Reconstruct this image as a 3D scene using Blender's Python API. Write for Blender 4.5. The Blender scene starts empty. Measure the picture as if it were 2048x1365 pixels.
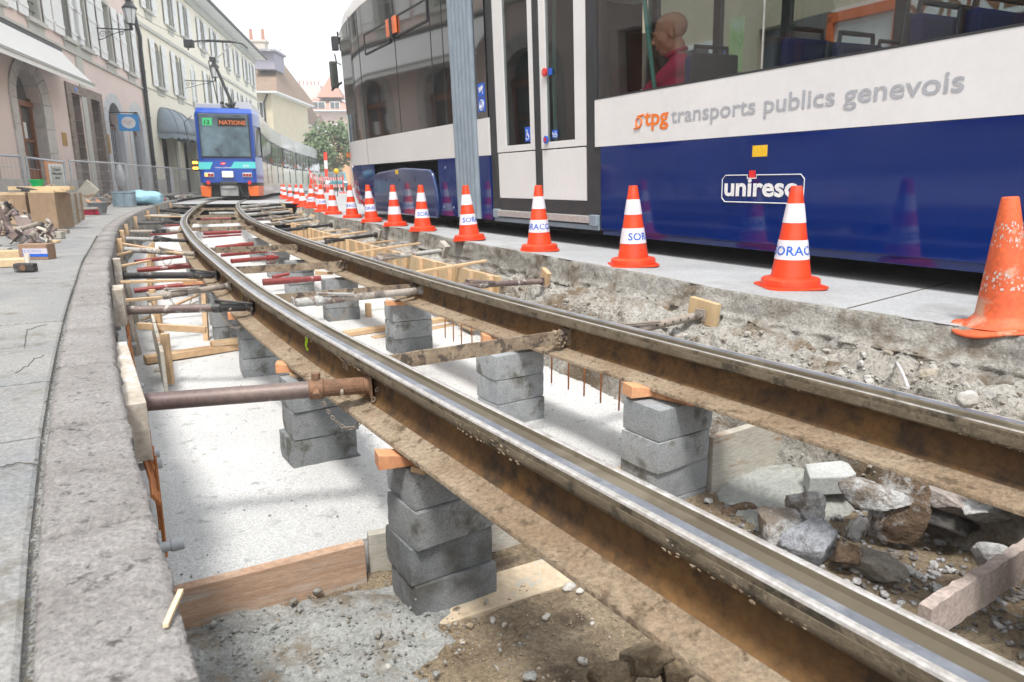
import bpy, bmesh, math, random
from math import sin, cos, pi, radians, sqrt, atan2
from mathutils import Vector, Matrix, noise
random.seed(7)
S = bpy.context.scene
COL = S.collection
# ---------------------------------------------------------------- camera
CAM_H, F, CX, CY, HZ = 0.56, 1365.0, 1024.0, 682.5, 369.0
TH = math.atan((CY - HZ) / F)
cam = bpy.data.cameras.new('camera'); camo = bpy.data.objects.new('camera', cam); COL.objects.link(camo)
camo.location = (0, 0, CAM_H); camo.rotation_euler = (pi / 2 - TH, 0, 0)
cam.sensor_width = 36.0; cam.lens = F / 2048 * 36.0
cam.clip_start = 0.05; cam.clip_end = 2000
cam.dof.use_dof = True; cam.dof.focus_distance = 2.6; cam.dof.aperture_fstop = 9.0
S.camera = camo
# ---------------------------------------------------------------- sky, sun, exposure
W = bpy.data.worlds.new('World'); S.world = W; W.use_nodes = True
wn = W.node_tree; wn.nodes.clear()
wo = wn.nodes.new('ShaderNodeOutputWorld'); bg = wn.nodes.new('ShaderNodeBackground')
sky = wn.nodes.new('ShaderNodeTexSky'); sky.sky_type = 'NISHITA'; sky.sun_disc = False
SUN_EL, SUN_AZ = radians(62), radians(-175)      # az measured clockwise from +Y
sky.sun_elevation = SUN_EL; sky.sun_rotation = SUN_AZ; sky.dust_density = 4.0; sky.air_density = 1.0
hsv = wn.nodes.new('ShaderNodeHueSaturation'); hsv.inputs['Saturation'].default_value = 0.22
wn.links.new(sky.outputs[0], hsv.inputs['Color'])
cl = wn.nodes.new('ShaderNodeMix'); cl.data_type = 'RGBA'; cl.inputs[0].default_value = 0.72
wn.links.new(hsv.outputs[0], cl.inputs[6]); cl.inputs[7].default_value = (7.6, 7.9, 8.3, 1)   # even cloud layer
wn.links.new(cl.outputs[2], bg.inputs['Color']); bg.inputs['Strength'].default_value = 0.088
wn.links.new(bg.outputs[0], wo.inputs['Surface'])
sl = bpy.data.lights.new('sun', 'SUN'); sl.energy = 1.5; sl.angle = radians(11); sl.color = (1, .965, .91)
so = bpy.data.objects.new('sun', sl); COL.objects.link(so)
sd = Vector((sin(SUN_AZ) * cos(SUN_EL), cos(SUN_AZ) * cos(SUN_EL), sin(SUN_EL)))
so.rotation_euler = (-sd).to_track_quat('-Z', 'Y').to_euler()
S.view_settings.view_transform = 'Standard'; S.view_settings.look = 'None'
S.view_settings.gamma = 1.0; S.view_settings.use_curve_mapping = False
S.view_settings.exposure = 1.47
S.render.engine = 'CYCLES'
S.cycles.use_denoising = True
S.cycles.max_bounces = 7; S.cycles.diffuse_bounces = 3; S.cycles.glossy_bounces = 3
S.cycles.transparent_max_bounces = 16; S.cycles.transmission_bounces = 4
S.cycles.caustics_reflective = False; S.cycles.caustics_refractive = False
S.cycles.sample_clamp_indirect = 6.0

# ---------------------------------------------------------------- survey: sight line through (u,v) met with a level plane
def ray(u, v):
    a, b = u - CX, CY - v
    return Vector((a, F * cos(TH) + b * sin(TH), -F * sin(TH) + b * cos(TH)))
def G(u, v, z=0.0):
    r = ray(u, v); k = (z - CAM_H) / r.z
    return Vector((r.x * k, r.y * k, z))
def AtY(u, v, y):
    r = ray(u, v); k = y / r.y
    return Vector((r.x * k, y, CAM_H + r.z * k))

# ---------------------------------------------------------------- materials
MATS = {}
def M(name, c1, c2=None, c3=None, ns=6.0, fs=70.0, rough=.7, metal=0.0, bump=0.0, bd=.004, coat=0.0, spec=.5,
      s3=2.5, t3=(.52, .62), stretch=None, fmix=.25, trans=0.0, emit=None, es=1.0, rand=0.0, bump2=0.0):
    """colour = c1..c2 by noise, c3 in blotches, fine grain of the same; bump from the grain"""
    if name in MATS: return MATS[name]
    m = bpy.data.materials.new(name); m.use_nodes = True; nt = m.node_tree; N = nt.nodes; L = nt.links
    b = N['Principled BSDF']
    b.inputs['Roughness'].default_value = rough; b.inputs['Metallic'].default_value = metal
    b.inputs['Specular IOR Level'].default_value = spec
    b.inputs['Coat Weight'].default_value = coat; b.inputs['Coat Roughness'].default_value = .06
    tc = N.new('ShaderNodeTexCoord'); vec = tc.outputs['Object']
    if rand or True:
        oi = N.new('ShaderNodeObjectInfo')
        mu = N.new('ShaderNodeVectorMath'); mu.operation = 'ADD'
        cb = N.new('ShaderNodeMath'); cb.operation = 'MULTIPLY'; cb.inputs[1].default_value = 37.0
        L.new(oi.outputs['Random'], cb.inputs[0]); L.new(vec, mu.inputs[0]); L.new(cb.outputs[0], mu.inputs[1]); vec = mu.outputs[0]
    if stretch:
        mp = N.new('ShaderNodeMapping'); mp.inputs['Scale'].default_value = stretch; L.new(vec, mp.inputs[0]); vec = mp.outputs[0]
    def nz(scale, det=6, rg=.6):
        n = N.new('ShaderNodeTexNoise'); n.inputs['Scale'].default_value = scale; n.inputs['Detail'].default_value = det
        n.inputs['Roughness'].default_value = rg; L.new(vec, n.inputs['Vector']); return n
    def ramp(src, a, c, ca=(0, 0, 0, 1), cb_=(1, 1, 1, 1)):
        r = N.new('ShaderNodeValToRGB'); r.color_ramp.elements[0].position = a; r.color_ramp.elements[1].position = c
        r.color_ramp.elements[0].color = ca; r.color_ramp.elements[1].color = cb_; L.new(src, r.inputs[0]); return r.outputs[0]
    def mix(f, a, c, bt='MIX'):
        x = N.new('ShaderNodeMix'); x.data_type = 'RGBA'; x.blend_type = bt
        if isinstance(f, (int, float)): x.inputs[0].default_value = f
        else: L.new(f, x.inputs[0])
        for i, q in ((6, a), (7, c)):
            if isinstance(q, tuple): x.inputs[i].default_value = (*q[:3], 1)
            else: L.new(q, x.inputs[i])
        return x.outputs[2]
    c2 = c2 or c1
    n1 = nz(ns); col = mix(ramp(n1.outputs[0], .35, .65), c1, c2)
    n2 = nz(fs, 5, .7)
    if fmix: col = mix(fmix, col, mix(1.0, col, ramp(n2.outputs[0], .3, .7, (.25, .25, .25, 1), (1.7, 1.7, 1.7, 1)), 'MULTIPLY'))
    if c3:
        n3 = nz(s3, 9, .68); col = mix(ramp(n3.outputs[0], *t3), col, c3)
    if rand:
        h = N.new('ShaderNodeHueSaturation'); mr = N.new('ShaderNodeMapRange'); L.new(oi.outputs['Random'], mr.inputs[0])
        mr.inputs[3].default_value = 1 - rand; mr.inputs[4].default_value = 1 + rand
        L.new(mr.outputs[0], h.inputs['Value']); L.new(col, h.inputs['Color']); col = h.outputs[0]
    L.new(col, b.inputs['Base Color'])
    if bump or bump2:
        bp = N.new('ShaderNodeBump'); bp.inputs['Distance'].default_value = bd; bp.inputs['Strength'].default_value = max(bump, .01)
        L.new(n2.outputs[0], bp.inputs['Height'])
        if bump2:
            b2 = N.new('ShaderNodeBump'); b2.inputs['Distance'].default_value = bd * 5; b2.inputs['Strength'].default_value = bump2
            L.new(nz(ns * 3, 8).outputs[0], b2.inputs['Height']); L.new(b2.outputs[0], bp.inputs['Normal'])
        L.new(bp.outputs[0], b.inputs['Normal'])
    if emit:
        b.inputs['Emission Color'].default_value = (*emit, 1); b.inputs['Emission Strength'].default_value = es
    MATS[name] = m; return m
def glass(name, tint=(.6, .64, .64), refl=1.0, ior=1.5):
    """clear or tinted pane: part mirror by Fresnel, the rest seen through"""
    m = bpy.data.materials.new(name); m.use_nodes = True; nt = m.node_tree; N = nt.nodes; L = nt.links; N.clear()
    o = N.new('ShaderNodeOutputMaterial'); t = N.new('ShaderNodeBsdfTransparent'); g = N.new('ShaderNodeBsdfGlossy')
    g.inputs['Roughness'].default_value = .02; t.inputs[0].default_value = (*tint, 1); fr = N.new('ShaderNodeMath'); fr.operation = 'MULTIPLY_ADD'; fr.inputs[1].default_value = .92; fr.inputs[2].default_value = .05
    lw = N.new('ShaderNodeLayerWeight'); lw.inputs[0].default_value = .5; pw_ = N.new('ShaderNodeMath'); pw_.operation = 'POWER'; pw_.inputs[1].default_value = 4.5
    L.new(lw.outputs['Facing'], pw_.inputs[0]); L.new(pw_.outputs[0], fr.inputs[0])
    mm = N.new('ShaderNodeMath'); mm.operation = 'MULTIPLY'; mm.inputs[1].default_value = refl; mm.use_clamp = True
    x = N.new('ShaderNodeMixShader'); L.new(fr.outputs[0], mm.inputs[0]); L.new(mm.outputs[0], x.inputs[0]); L.new(t.outputs[0], x.inputs[1]); L.new(g.outputs[0], x.inputs[2])
    L.new(x.outputs[0], o.inputs[0]); MATS[name] = m; return m

# ---------------------------------------------------------------- mesh builder
class MB:
    def __init__(s): s.v = []; s.f = []; s.m = []
    def add(s, vs, fs, mi=0):
        o = len(s.v); s.v += [tuple(p) for p in vs]; s.f += [tuple(i + o for i in q) for q in fs]; s.m += [mi] * len(fs); return s
    def box(s, c, d, rz=0, rx=0, ry=0, mi=0, taper=None):
        R = Matrix.Rotation(rz, 3, 'Z') @ Matrix.Rotation(ry, 3, 'Y') @ Matrix.Rotation(rx, 3, 'X'); c = Vector(c)
        vs = []
        for k, z in enumerate((-.5, .5)):
            t = taper if (taper and k) else 1
            for x, y in ((-.5, -.5), (.5, -.5), (.5, .5), (-.5, .5)):
                vs.append(c + R @ Vector((x * d[0] * t, y * d[1] * t, z * d[2])))
        return s.add(vs, [(3, 2, 1, 0), (4, 5, 6, 7), (0, 1, 5, 4), (1, 2, 6, 5), (2, 3, 7, 6), (3, 0, 4, 7)], mi)
    def beam(s, a, b, w, h, mi=0, up=(0, 0, 1), ext=0):
        """box from a to b, w wide (sideways), h high"""
        a, b = Vector(a), Vector(b); d = (b - a).normalized(); a = a - d * ext; b = b + d * ext
        sd_ = d.cross(Vector(up)).normalized(); u = sd_.cross(d).normalized()
        vs = []
        for p in (a, b):
            for x, y in ((-1, -1), (1, -1), (1, 1), (-1, 1)): vs.append(p + sd_ * (x * w / 2) + u * (y * h / 2))
        return s.add(vs, [(0, 1, 2, 3), (7, 6, 5, 4), (0, 4, 5, 1), (1, 5, 6, 2), (2, 6, 7, 3), (3, 7, 4, 0)], mi)
    def tube(s, pts, r, seg=8, cap=True, mi=0, closed=False):
        pts = [Vector(p) for p in pts]; n = len(pts); rr = r if isinstance(r, (list, tuple)) else [r] * n
        vs = []; fs = []; pu = None
        for i, p in enumerate(pts):
            if closed: d = pts[(i + 1) % n] - pts[i - 1]
            else: d = pts[min(i + 1, n - 1)] - pts[max(i - 1, 0)]
            d = d.normalized() if d.length > 1e-9 else Vector((0, 0, 1))
            if pu is None: pu = d.orthogonal().normalized()
            u = (pu - d * pu.dot(d)); u = u.normalized() if u.length > 1e-6 else d.orthogonal().normalized(); pu = u; w = d.cross(u)
            for k in range(seg):
                a = 2 * pi * k / seg; vs.append(p + (u * cos(a) + w * sin(a)) * rr[i])
        for i in range(n - (0 if closed else 1)):
            j = (i + 1) % n
            for k in range(seg):
                k2 = (k + 1) % seg; fs.append((i * seg + k, i * seg + k2, j * seg + k2, j * seg + k))
        if cap and not closed:
            fs.append(tuple(range(seg - 1, -1, -1))); fs.append(tuple((n - 1) * seg + k for k in range(seg)))
        return s.add(vs, fs, mi)
    def lathe(s, prof, seg=24, c=(0, 0, 0), mi=0, mfun=None, sq=None):
        c = Vector(c); vs = []; fs = []; n = len(prof)
        for r, z in prof:
            for k in range(seg):
                a = 2 * pi * k / seg; vs.append(c + Vector((r * cos(a), r * sin(a), z)))
        o = len(s.v); s.v += [tuple(p) for p in vs]
        for i in range(n - 1):
            for k in range(seg):
                k2 = (k + 1) % seg; s.f.append((o + i * seg + k, o + i * seg + k2, o + (i + 1) * seg + k2, o + (i + 1) * seg + k)); s.m.append(mfun(i) if mfun else mi)
        return s
    def prism(s, poly, a, b, mi=0):
        """polygon (x,z pairs) extruded along y from a to b"""
        n = len(poly); vs = [(x, a, z) for x, z in poly] + [(x, b, z) for x, z in poly]
        fs = [tuple(range(n)), tuple(range(2 * n - 1, n - 1, -1))] + [(i, i + n, (i + 1) % n + n, (i + 1) % n) for i in range(n)]
        return s.add(vs, fs, mi)
    def plate(s, poly, z0, z1, mi=0):
        n = len(poly); vs = [(p[0], p[1], z0) for p in poly] + [(p[0], p[1], z1) for p in poly]
        fs = [tuple(range(n - 1, -1, -1)), tuple(range(n, 2 * n))] + [(i, (i + 1) % n, (i + 1) % n + n, i + n) for i in range(n)]
        return s.add(vs, fs, mi)
    def sweep(s, path, prof, mi=0, cap=True, closed=True, mfun=None):
        """path of (point, right vector); prof of (w, z)"""
        n = len(prof); vs = []; fs = []
        for p, r in path:
            for w, z in prof: vs.append(Vector(p) + r * w + Vector((0, 0, z)))
        o = len(s.v); s.v += [tuple(p) for p in vs]
        for i in range(len(path) - 1):
            for k in range(n if closed else n - 1):
                k2 = (k + 1) % n; s.f.append((o + i * n + k, o + i * n + k2, o + (i + 1) * n + k2, o + (i + 1) * n + k)); s.m.append(mfun(k) if mfun else mi)
        if cap and closed:
            s.f.append(tuple(o + k for k in range(n - 1, -1, -1))); s.m.append(mfun(0) if mfun else mi)
            s.f.append(tuple(o + (len(path) - 1) * n + k for k in range(n))); s.m.append(mfun(0) if mfun else mi)
        return s
    def ico(s, c, r, sub=1, sc=(1, 1, 1), jit=.0, mi=0, rz=0, seed=0, nf=1.7):
        V, Fc = ICO[sub]; c = Vector(c); R = Matrix.Rotation(rz, 3, 'Z'); vs = []
        for p in V:
            q = p
            if jit: q = p * (1 + jit * noise.noise(p * nf + Vector((seed * 7.3, seed * 3.1, seed))) + jit * .5 * noise.noise(p * nf * 2.6 + Vector((seed, 0, 0))))
            vs.append(c + R @ Vector((q.x * sc[0], q.y * sc[1], q.z * sc[2])) * r)
        return s.add(vs, Fc, mi)
ICO = {}
for _s in (1, 2, 3, 4):
    _b = bmesh.new(); bmesh.ops.create_icosphere(_b, subdivisions=_s, radius=1); _b.verts.ensure_lookup_table()
    ICO[_s] = ([v.co.copy() for v in _b.verts], [tuple(v.index for v in f.verts) for f in _b.faces]); _b.free()

def tag(o, label=None, cat=None, group=None, kind=None):
    if label: o['label'] = label
    if cat: o['category'] = cat
    if group: o['group'] = group
    if kind: o['kind'] = kind
    return o
def inv(parent):
    T = Matrix.Identity(4); p = parent
    while p:
        T = Matrix.LocRotScale(p.location, p.rotation_euler, p.scale) @ T; p = p.parent
    return T.inverted()
def obj(name, mb, mat, parent=None, label=None, cat=None, group=None, kind=None, smooth=False, world=False, bevel=0, keep=False):
    """link a builder's faces as ONE mesh object; world=True: vertices are given in world coordinates"""
    vs = [Vector(p) for p in mb.v]; loc = Vector((0, 0, 0))
    if parent is not None and world:
        T = inv(parent); vs = [T @ p for p in vs]
    elif parent is None and not keep and vs:
        lo = Vector([min(p[i] for p in vs) for i in range(3)]); hi = Vector([max(p[i] for p in vs) for i in range(3)])
        loc = Vector(((lo.x + hi.x) / 2, (lo.y + hi.y) / 2, lo.z)); vs = [p - loc for p in vs]
    me = bpy.data.meshes.new(name); me.from_pydata([tuple(p) for p in vs], [], mb.f)
    ms = mat if isinstance(mat, (list, tuple)) else [mat]
    for q in ms: me.materials.append(q)
    if len(ms) > 1: me.polygons.foreach_set('material_index', mb.m)
    if smooth:
        me.polygons.foreach_set('use_smooth', [True] * len(me.polygons))
        if smooth != 'all': me.set_sharp_from_angle(angle=radians(38))
    me.update()
    o = bpy.data.objects.new(name, me); COL.objects.link(o); o.location = loc
    if parent is not None: o.parent = parent
    if bevel:
        bv = o.modifiers.new('bevel', 'BEVEL'); bv.width = bevel; bv.segments = 2; bv.limit_method = 'ANGLE'
    return tag(o, label, cat, group, kind)
def thing(name, loc, rz=0, label=None, cat=None, group=None, rx=0, ry=0):
    o = bpy.data.objects.new(name, None); COL.objects.link(o); o.location = loc; o.rotation_euler = (rx, ry, rz); o.empty_display_size = .1
    return tag(o, label, cat, group)
def dup(o, parent=None):
    c = o.copy(); COL.objects.link(c); c.parent = parent
    for ch in [q for q in bpy.data.objects if q.parent == o and q != c]: dup(ch, c)
    return c
_tc = {}
def text_faces(txt, size, shear=0.0, bold=0.0, spacing=1.0):
    k = (txt, size, shear, bold, spacing)
    if k not in _tc:
        cu = bpy.data.curves.new('t', 'FONT'); cu.body = txt; cu.size = size; cu.shear = shear; cu.offset = bold; cu.space_character = spacing; cu.resolution_u = 3
        o = bpy.data.objects.new('t', cu); COL.objects.link(o)
        dg = bpy.context.evaluated_depsgraph_get(); me = bpy.data.meshes.new_from_object(o.evaluated_get(dg))
        _tc[k] = ([v.co.copy() for v in me.vertices], [tuple(p.vertices) for p in me.polygons])
        bpy.data.objects.remove(o); bpy.data.curves.remove(cu); bpy.data.meshes.remove(me)
    return _tc[k]
def put_text(mb, txt, size, fn, mi=0, **kw):
    """text vertices (x,y) mapped by fn to 3D"""
    V, Fc = text_faces(txt, size, **kw); return mb.add([fn(p.x, p.y) for p in V], Fc, mi)
def fbm(x, y, z=0.0, o=5, h=1.0):
    return noise.fractal(Vector((x, y, z)), h, 2.1, o)

# ---------------------------------------------------------------- the palette
c_floor = M('floor_concrete', (.70, .70, .69), (.58, .585, .58), (.34, .35, .35), ns=1.4, fs=150, rough=.6, bump=1, bd=.006, s3=16, t3=(.58, .68), fmix=.5, bump2=.3)
c_wet = M('wet_cement', (.25, .255, .245), (.33, .335, .32), (.20, .17, .13), ns=5, fs=90, rough=.6, bump=1, bd=.006, s3=7, t3=(.52, .62), fmix=.5, bump2=.4)
c_block = M('concrete_block', (.225, .24, .25), (.35, .36, .365), (.12, .12, .105), ns=7, fs=190, rough=.93, bump=1, bd=.003, s3=7, t3=(.52, .64), fmix=.5, rand=.22)
c_mortar = M('mortar_base', (.12, .13, .12), (.17, .18, .17), ns=8, fs=120, rough=.8, bump=.6)
c_street = M('street_concrete', (.40, .41, .42), (.33, .34, .345), (.25, .25, .24), ns=2, fs=60, rough=.85, bump=.4, bd=.003, s3=1.5, t3=(.55, .7))
c_pave = M('pavement_concrete', (.215, .22, .225), (.285, .28, .265), (.15, .135, .11), ns=2.2, fs=130, rough=.85, bump=.9, bd=.004, s3=7, t3=(.54, .68), fmix=.5, bump2=.2)
c_kerb = M('kerb_granite', (.30, .285, .275), (.225, .21, .20), (.09, .085, .08), ns=5, fs=120, rough=.92, bump=1, bd=.005, s3=36, t3=(.57, .66), fmix=.5, bump2=.25)
c_cut = M('cut_ground', (.24, .23, .21), (.42, .42, .40), (.2, .15, .1), ns=3, fs=34, rough=.95, bump=1, bd=.02, s3=4, t3=(.48, .62), fmix=.5, bump2=1)
c_dark = M('dark_joint', (.07, .065, .05), (.11, .1, .08), rough=1)
c_soil = M('soil_sand', (.30, .235, .155), (.22, .165, .1), (.12, .085, .05), ns=3, fs=60, rough=.95, bump=1, bd=.015, s3=6, t3=(.5, .6), fmix=.5, bump2=.8)
c_pebb = M('pebble', (.36, .34, .31), (.25, .21, .16), (.45, .44, .42), ns=9, fs=60, rough=.8, bump=.3)
c_white_stone = M('broken_concrete', (.62, .62, .62), (.50, .495, .49), (.26, .22, .18), ns=8, fs=55, rough=.95, bump=1, bd=.012, s3=7, t3=(.5, .58), fmix=.5, bump2=.6)
c_brown_stone = M('conglomerate', (.27, .18, .115), (.16, .11, .07), (.56, .55, .53), ns=10, fs=50, rough=.95, bump=1, bd=.02, s3=7, t3=(.50, .56), fmix=.5, bump2=.6)
c_asph = M('asphalt_lump', (.055, .055, .058), (.11, .1, .09), (.2, .17, .15), ns=10, fs=60, rough=.95, bump=1, bd=.012, fmix=.4)
m_steel = M('polished_steel', (.26, .28, .32), (.18, .195, .225), (.34, .35, .37), ns=14, fs=80, rough=.42, metal=.45, s3=9, stretch=(1, 1, 1), fmix=.15)
m_edge = M('bright_rail_edge', (.50, .485, .47), (.36, .335, .305), ns=30, fs=90, rough=.45, metal=.3, fmix=.35)
m_groove = M('rail_groove', (.125, .105, .072), (.09, .072, .048), (.17, .145, .105), ns=2, fs=30, rough=.55, metal=.1, fmix=.1)
m_head = M('rail_side', (.12, .09, .055), (.18, .145, .10), (.05, .04, .026), ns=7, fs=50, rough=.8, bump=.8, bd=.004, s3=12, bump2=.3)
m_web = M('rail_web_rust', (.17, .09, .03), (.09, .047, .019), (.045, .028, .016), ns=5, fs=45, rough=.85, bump=.6, s3=12, t3=(.5, .64), fmix=.4)
m_foot = M('rail_foot_dust', (.34, .27, .19), (.25, .18, .115), (.13, .09, .055), ns=4, fs=75, rough=.95, bump=1, bd=.008, s3=22, t3=(.55, .63), fmix=.55)
m_tie = M('tie_bar_crust', (.33, .26, .18), (.20, .145, .1), (.09, .07, .055), ns=12, fs=60, rough=.9, bump=1, bd=.004, s3=16, t3=(.52, .58), fmix=.4)
m_wood = M('fresh_pine', (.62, .44, .27), (.55, .36, .2), (.46, .44, .4), ns=3, fs=30, rough=.75, bump=.25, stretch=(1, 1, 1), fmix=.2, s3=5, t3=(.6, .68), rand=.12)
m_orange = M('wedge_wood', (.60, .26, .12), (.68, .36, .19), (.62, .48, .36), ns=5, fs=60, rough=.7, bump=.3, fmix=.25, s3=6, t3=(.56, .66), rand=.1)
m_form = M('form_board', (.50, .34, .235), (.38, .235, .155), (.47, .45, .41), ns=3, fs=26, rough=.75, bump=.6, stretch=(1.5, 1.5, 22), fmix=.45, s3=1.2, t3=(.54, .66))
m_grey_board = M('grey_form_board', (.40, .37, .31), (.47, .45, .40), (.30, .2, .12), ns=4, fs=30, rough=.8, bump=.4, stretch=(1, 1, 5), fmix=.3, s3=2, t3=(.55, .64))
m_ply = M('yellow_plywood', (.54, .41, .25), (.48, .34, .19), (.42, .26, .1), ns=2.4, fs=18, rough=.6, stretch=(1, 1, .4), fmix=.2, s3=3, t3=(.56, .64))
m_old = M('weathered_wood', (.47, .42, .36), (.38, .33, .27), (.56, .53, .49), ns=4, fs=26, rough=.9, bump=.5, stretch=(2, 2, 2), fmix=.35, s3=5)
m_prust = M('prop_brown', (.135, .095, .09), (.20, .15, .13), (.46, .44, .40), ns=4, fs=50, rough=.5, metal=.2, bump=.4, s3=9, t3=(.56, .61), fmix=.25)
m_orust = M('orange_rust', (.25, .135, .075), (.17, .10, .065), (.42, .34, .27), ns=14, fs=70, rough=.8, metal=.2, bump=.6, fmix=.35)
m_pblk = M('prop_black', (.045, .043, .045), (.075, .07, .068), (.25, .24, .23), ns=5, fs=50, rough=.4, metal=.3, bump=.3, s3=7, t3=(.6, .64))
m_pgrey = M('prop_cement', (.42, .42, .40), (.33, .32, .3), (.2, .15, .13), ns=4, fs=45, rough=.85, bump=.8, bd=.004, s3=5, t3=(.55, .6))
m_pgb = M('prop_grey_brown', (.28, .23, .19), (.35, .31, .27), (.13, .11, .1), ns=4, fs=45, rough=.7, metal=.1, bump=.6, s3=5, t3=(.53, .6))
m_pred = M('prop_red', (.27, .035, .03), (.19, .035, .032), (.45, .38, .36), ns=5, fs=50, rough=.45, bump=.2, s3=6, t3=(.6, .64))
m_reb = M('rebar_rust', (.50, .20, .07), (.38, .13, .045), ns=20, fs=80, rough=.85, bump=.4)
m_pvc = M('grey_pvc', (.42, .44, .46), (.38, .40, .42), rough=.4, fmix=.05)
m_lime = M('lime_spray', (.55, .85, .02), (.5, .78, .03), rough=.6, ns=30)
m_green = M('green_spray', (.03, .25, .13), (.05, .33, .18), rough=.6)
m_chain = M('chain_steel', (.36, .31, .26), (.26, .2, .15), rough=.6, metal=.2)
# ================================================================ paths (metres; x right, y ahead, rail tops at z = 0)
def catmull(pts, step=.1):
    P = [Vector((*p, 0)) for p in pts]; P = [P[0] * 2 - P[1]] + P + [P[-1] * 2 - P[-2]]; out = []
    for i in range(1, len(P) - 2):
        n = max(2, int((P[i + 1] - P[i]).length / step))
        for k in range(n):
            t = k / n; a, b, c, d = P[i - 1], P[i], P[i + 1], P[i + 2]
            out.append(.5 * ((2 * b) + (c - a) * t + (2 * a - 5 * b + 4 * c - d) * t * t + (3 * b - a - 3 * c + d) * t ** 3))
    out.append(P[-2]); return out
class Path:
    def __init__(s, pts, step=.1, smooth=6):
        q = catmull(pts, step)
        for _ in range(smooth): q = [q[0]] + [(q[i - 1] + q[i] * 2 + q[i + 1]) / 4 for i in range(1, len(q) - 1)] + [q[-1]]
        s.p = q; s.l = [0]
        for i in range(1, len(q)): s.l.append(s.l[-1] + (q[i] - q[i - 1]).length)
        s.L = s.l[-1]
        s.r = []
        for i in range(len(q)):
            d = (q[min(i + 1, len(q) - 1)] - q[max(i - 1, 0)]).normalized(); s.r.append(Vector((d.y, -d.x, 0)))
    def idx(s, t):
        import bisect
        t = max(0, min(s.L - 1e-6, t)); i = bisect.bisect_right(s.l, t) - 1
        return i, (t - s.l[i]) / (s.l[i + 1] - s.l[i])
    def at(s, t, n=0, z=0):
        i, k = s.idx(t); p = s.p[i].lerp(s.p[i + 1], k); r = s.r[i].lerp(s.r[i + 1], k).normalized()
        if t < 0: p = p + Vector((r.y * -1, r.x, 0)) * t
        return p + r * n + Vector((0, 0, z))
    def right(s, t): i, k = s.idx(t); return s.r[i].lerp(s.r[i + 1], k).normalized()
    def yaw(s, t): r = s.right(t); return atan2(r.y, r.x)
    def near(s, q):
        q = Vector((q[0], q[1], 0)); N_ = len(s.p); c = min(range(0, N_, 14), key=lambda i: (s.p[i].x - q.x) ** 2 + (s.p[i].y - q.y) ** 2)
        j = min(range(max(0, c - 14), min(N_, c + 15)), key=lambda i: (s.p[i].x - q.x) ** 2 + (s.p[i].y - q.y) ** 2)
        r = s.r[j]; d = q - s.p[j]; return s.l[j] + d.dot(Vector((-r.y, r.x, 0))), d.dot(r)
    def frames(s, t0, t1, step, n=0, z=0):
        k = max(1, int((t1 - t0) / step)); return [(s.at(t0 + (t1 - t0) * i / k, n, z), s.right(t0 + (t1 - t0) * i / k)) for i in range(k + 1)]
RA = Path([(1.0, 0), (.855, .19), (.505, .685), (.195, 1.15), (-.33, 1.925), (-1.02, 2.99), (-1.87, 4.44), (-3.75, 7.92), (-5.9, 12.4), (-9.25, 20.6), (-11.59, 27.6), (-13.4, 34.5), (-14.9, 42), (-16, 50), (-17.5, 62)])
KB = Path([(.42, -.55), (.1, -.05), (-.314, .607), (-.487, .868), (-.813, 1.379), (-1.45, 2.43), (-2.16, 3.65), (-3.15, 5.4), (-5.6, 10.0), (-8.3, 16.0), (-11.1, 23.06), (-14.2, 33), (-16.3, 42), (-18.5, 55)])
SE = Path([(2.75, .6), (2.2, 1.5), (1.69, 2.4), (1.127, 3.2), (.798, 3.93), (.208, 5.08), (-.379, 6.2), (-.93, 7.42), (-1.43, 8.42), (-1.88, 9.25), (-2.4, 10.25), (-3.2, 11.95), (-4.6, 15.9), (-6.1, 20.2), (-8.3, 27.6), (-10.4, 35), (-12.2, 42), (-14, 50)])
GA = 1.11                                    # outer edge to outer edge of the two rails

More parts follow.
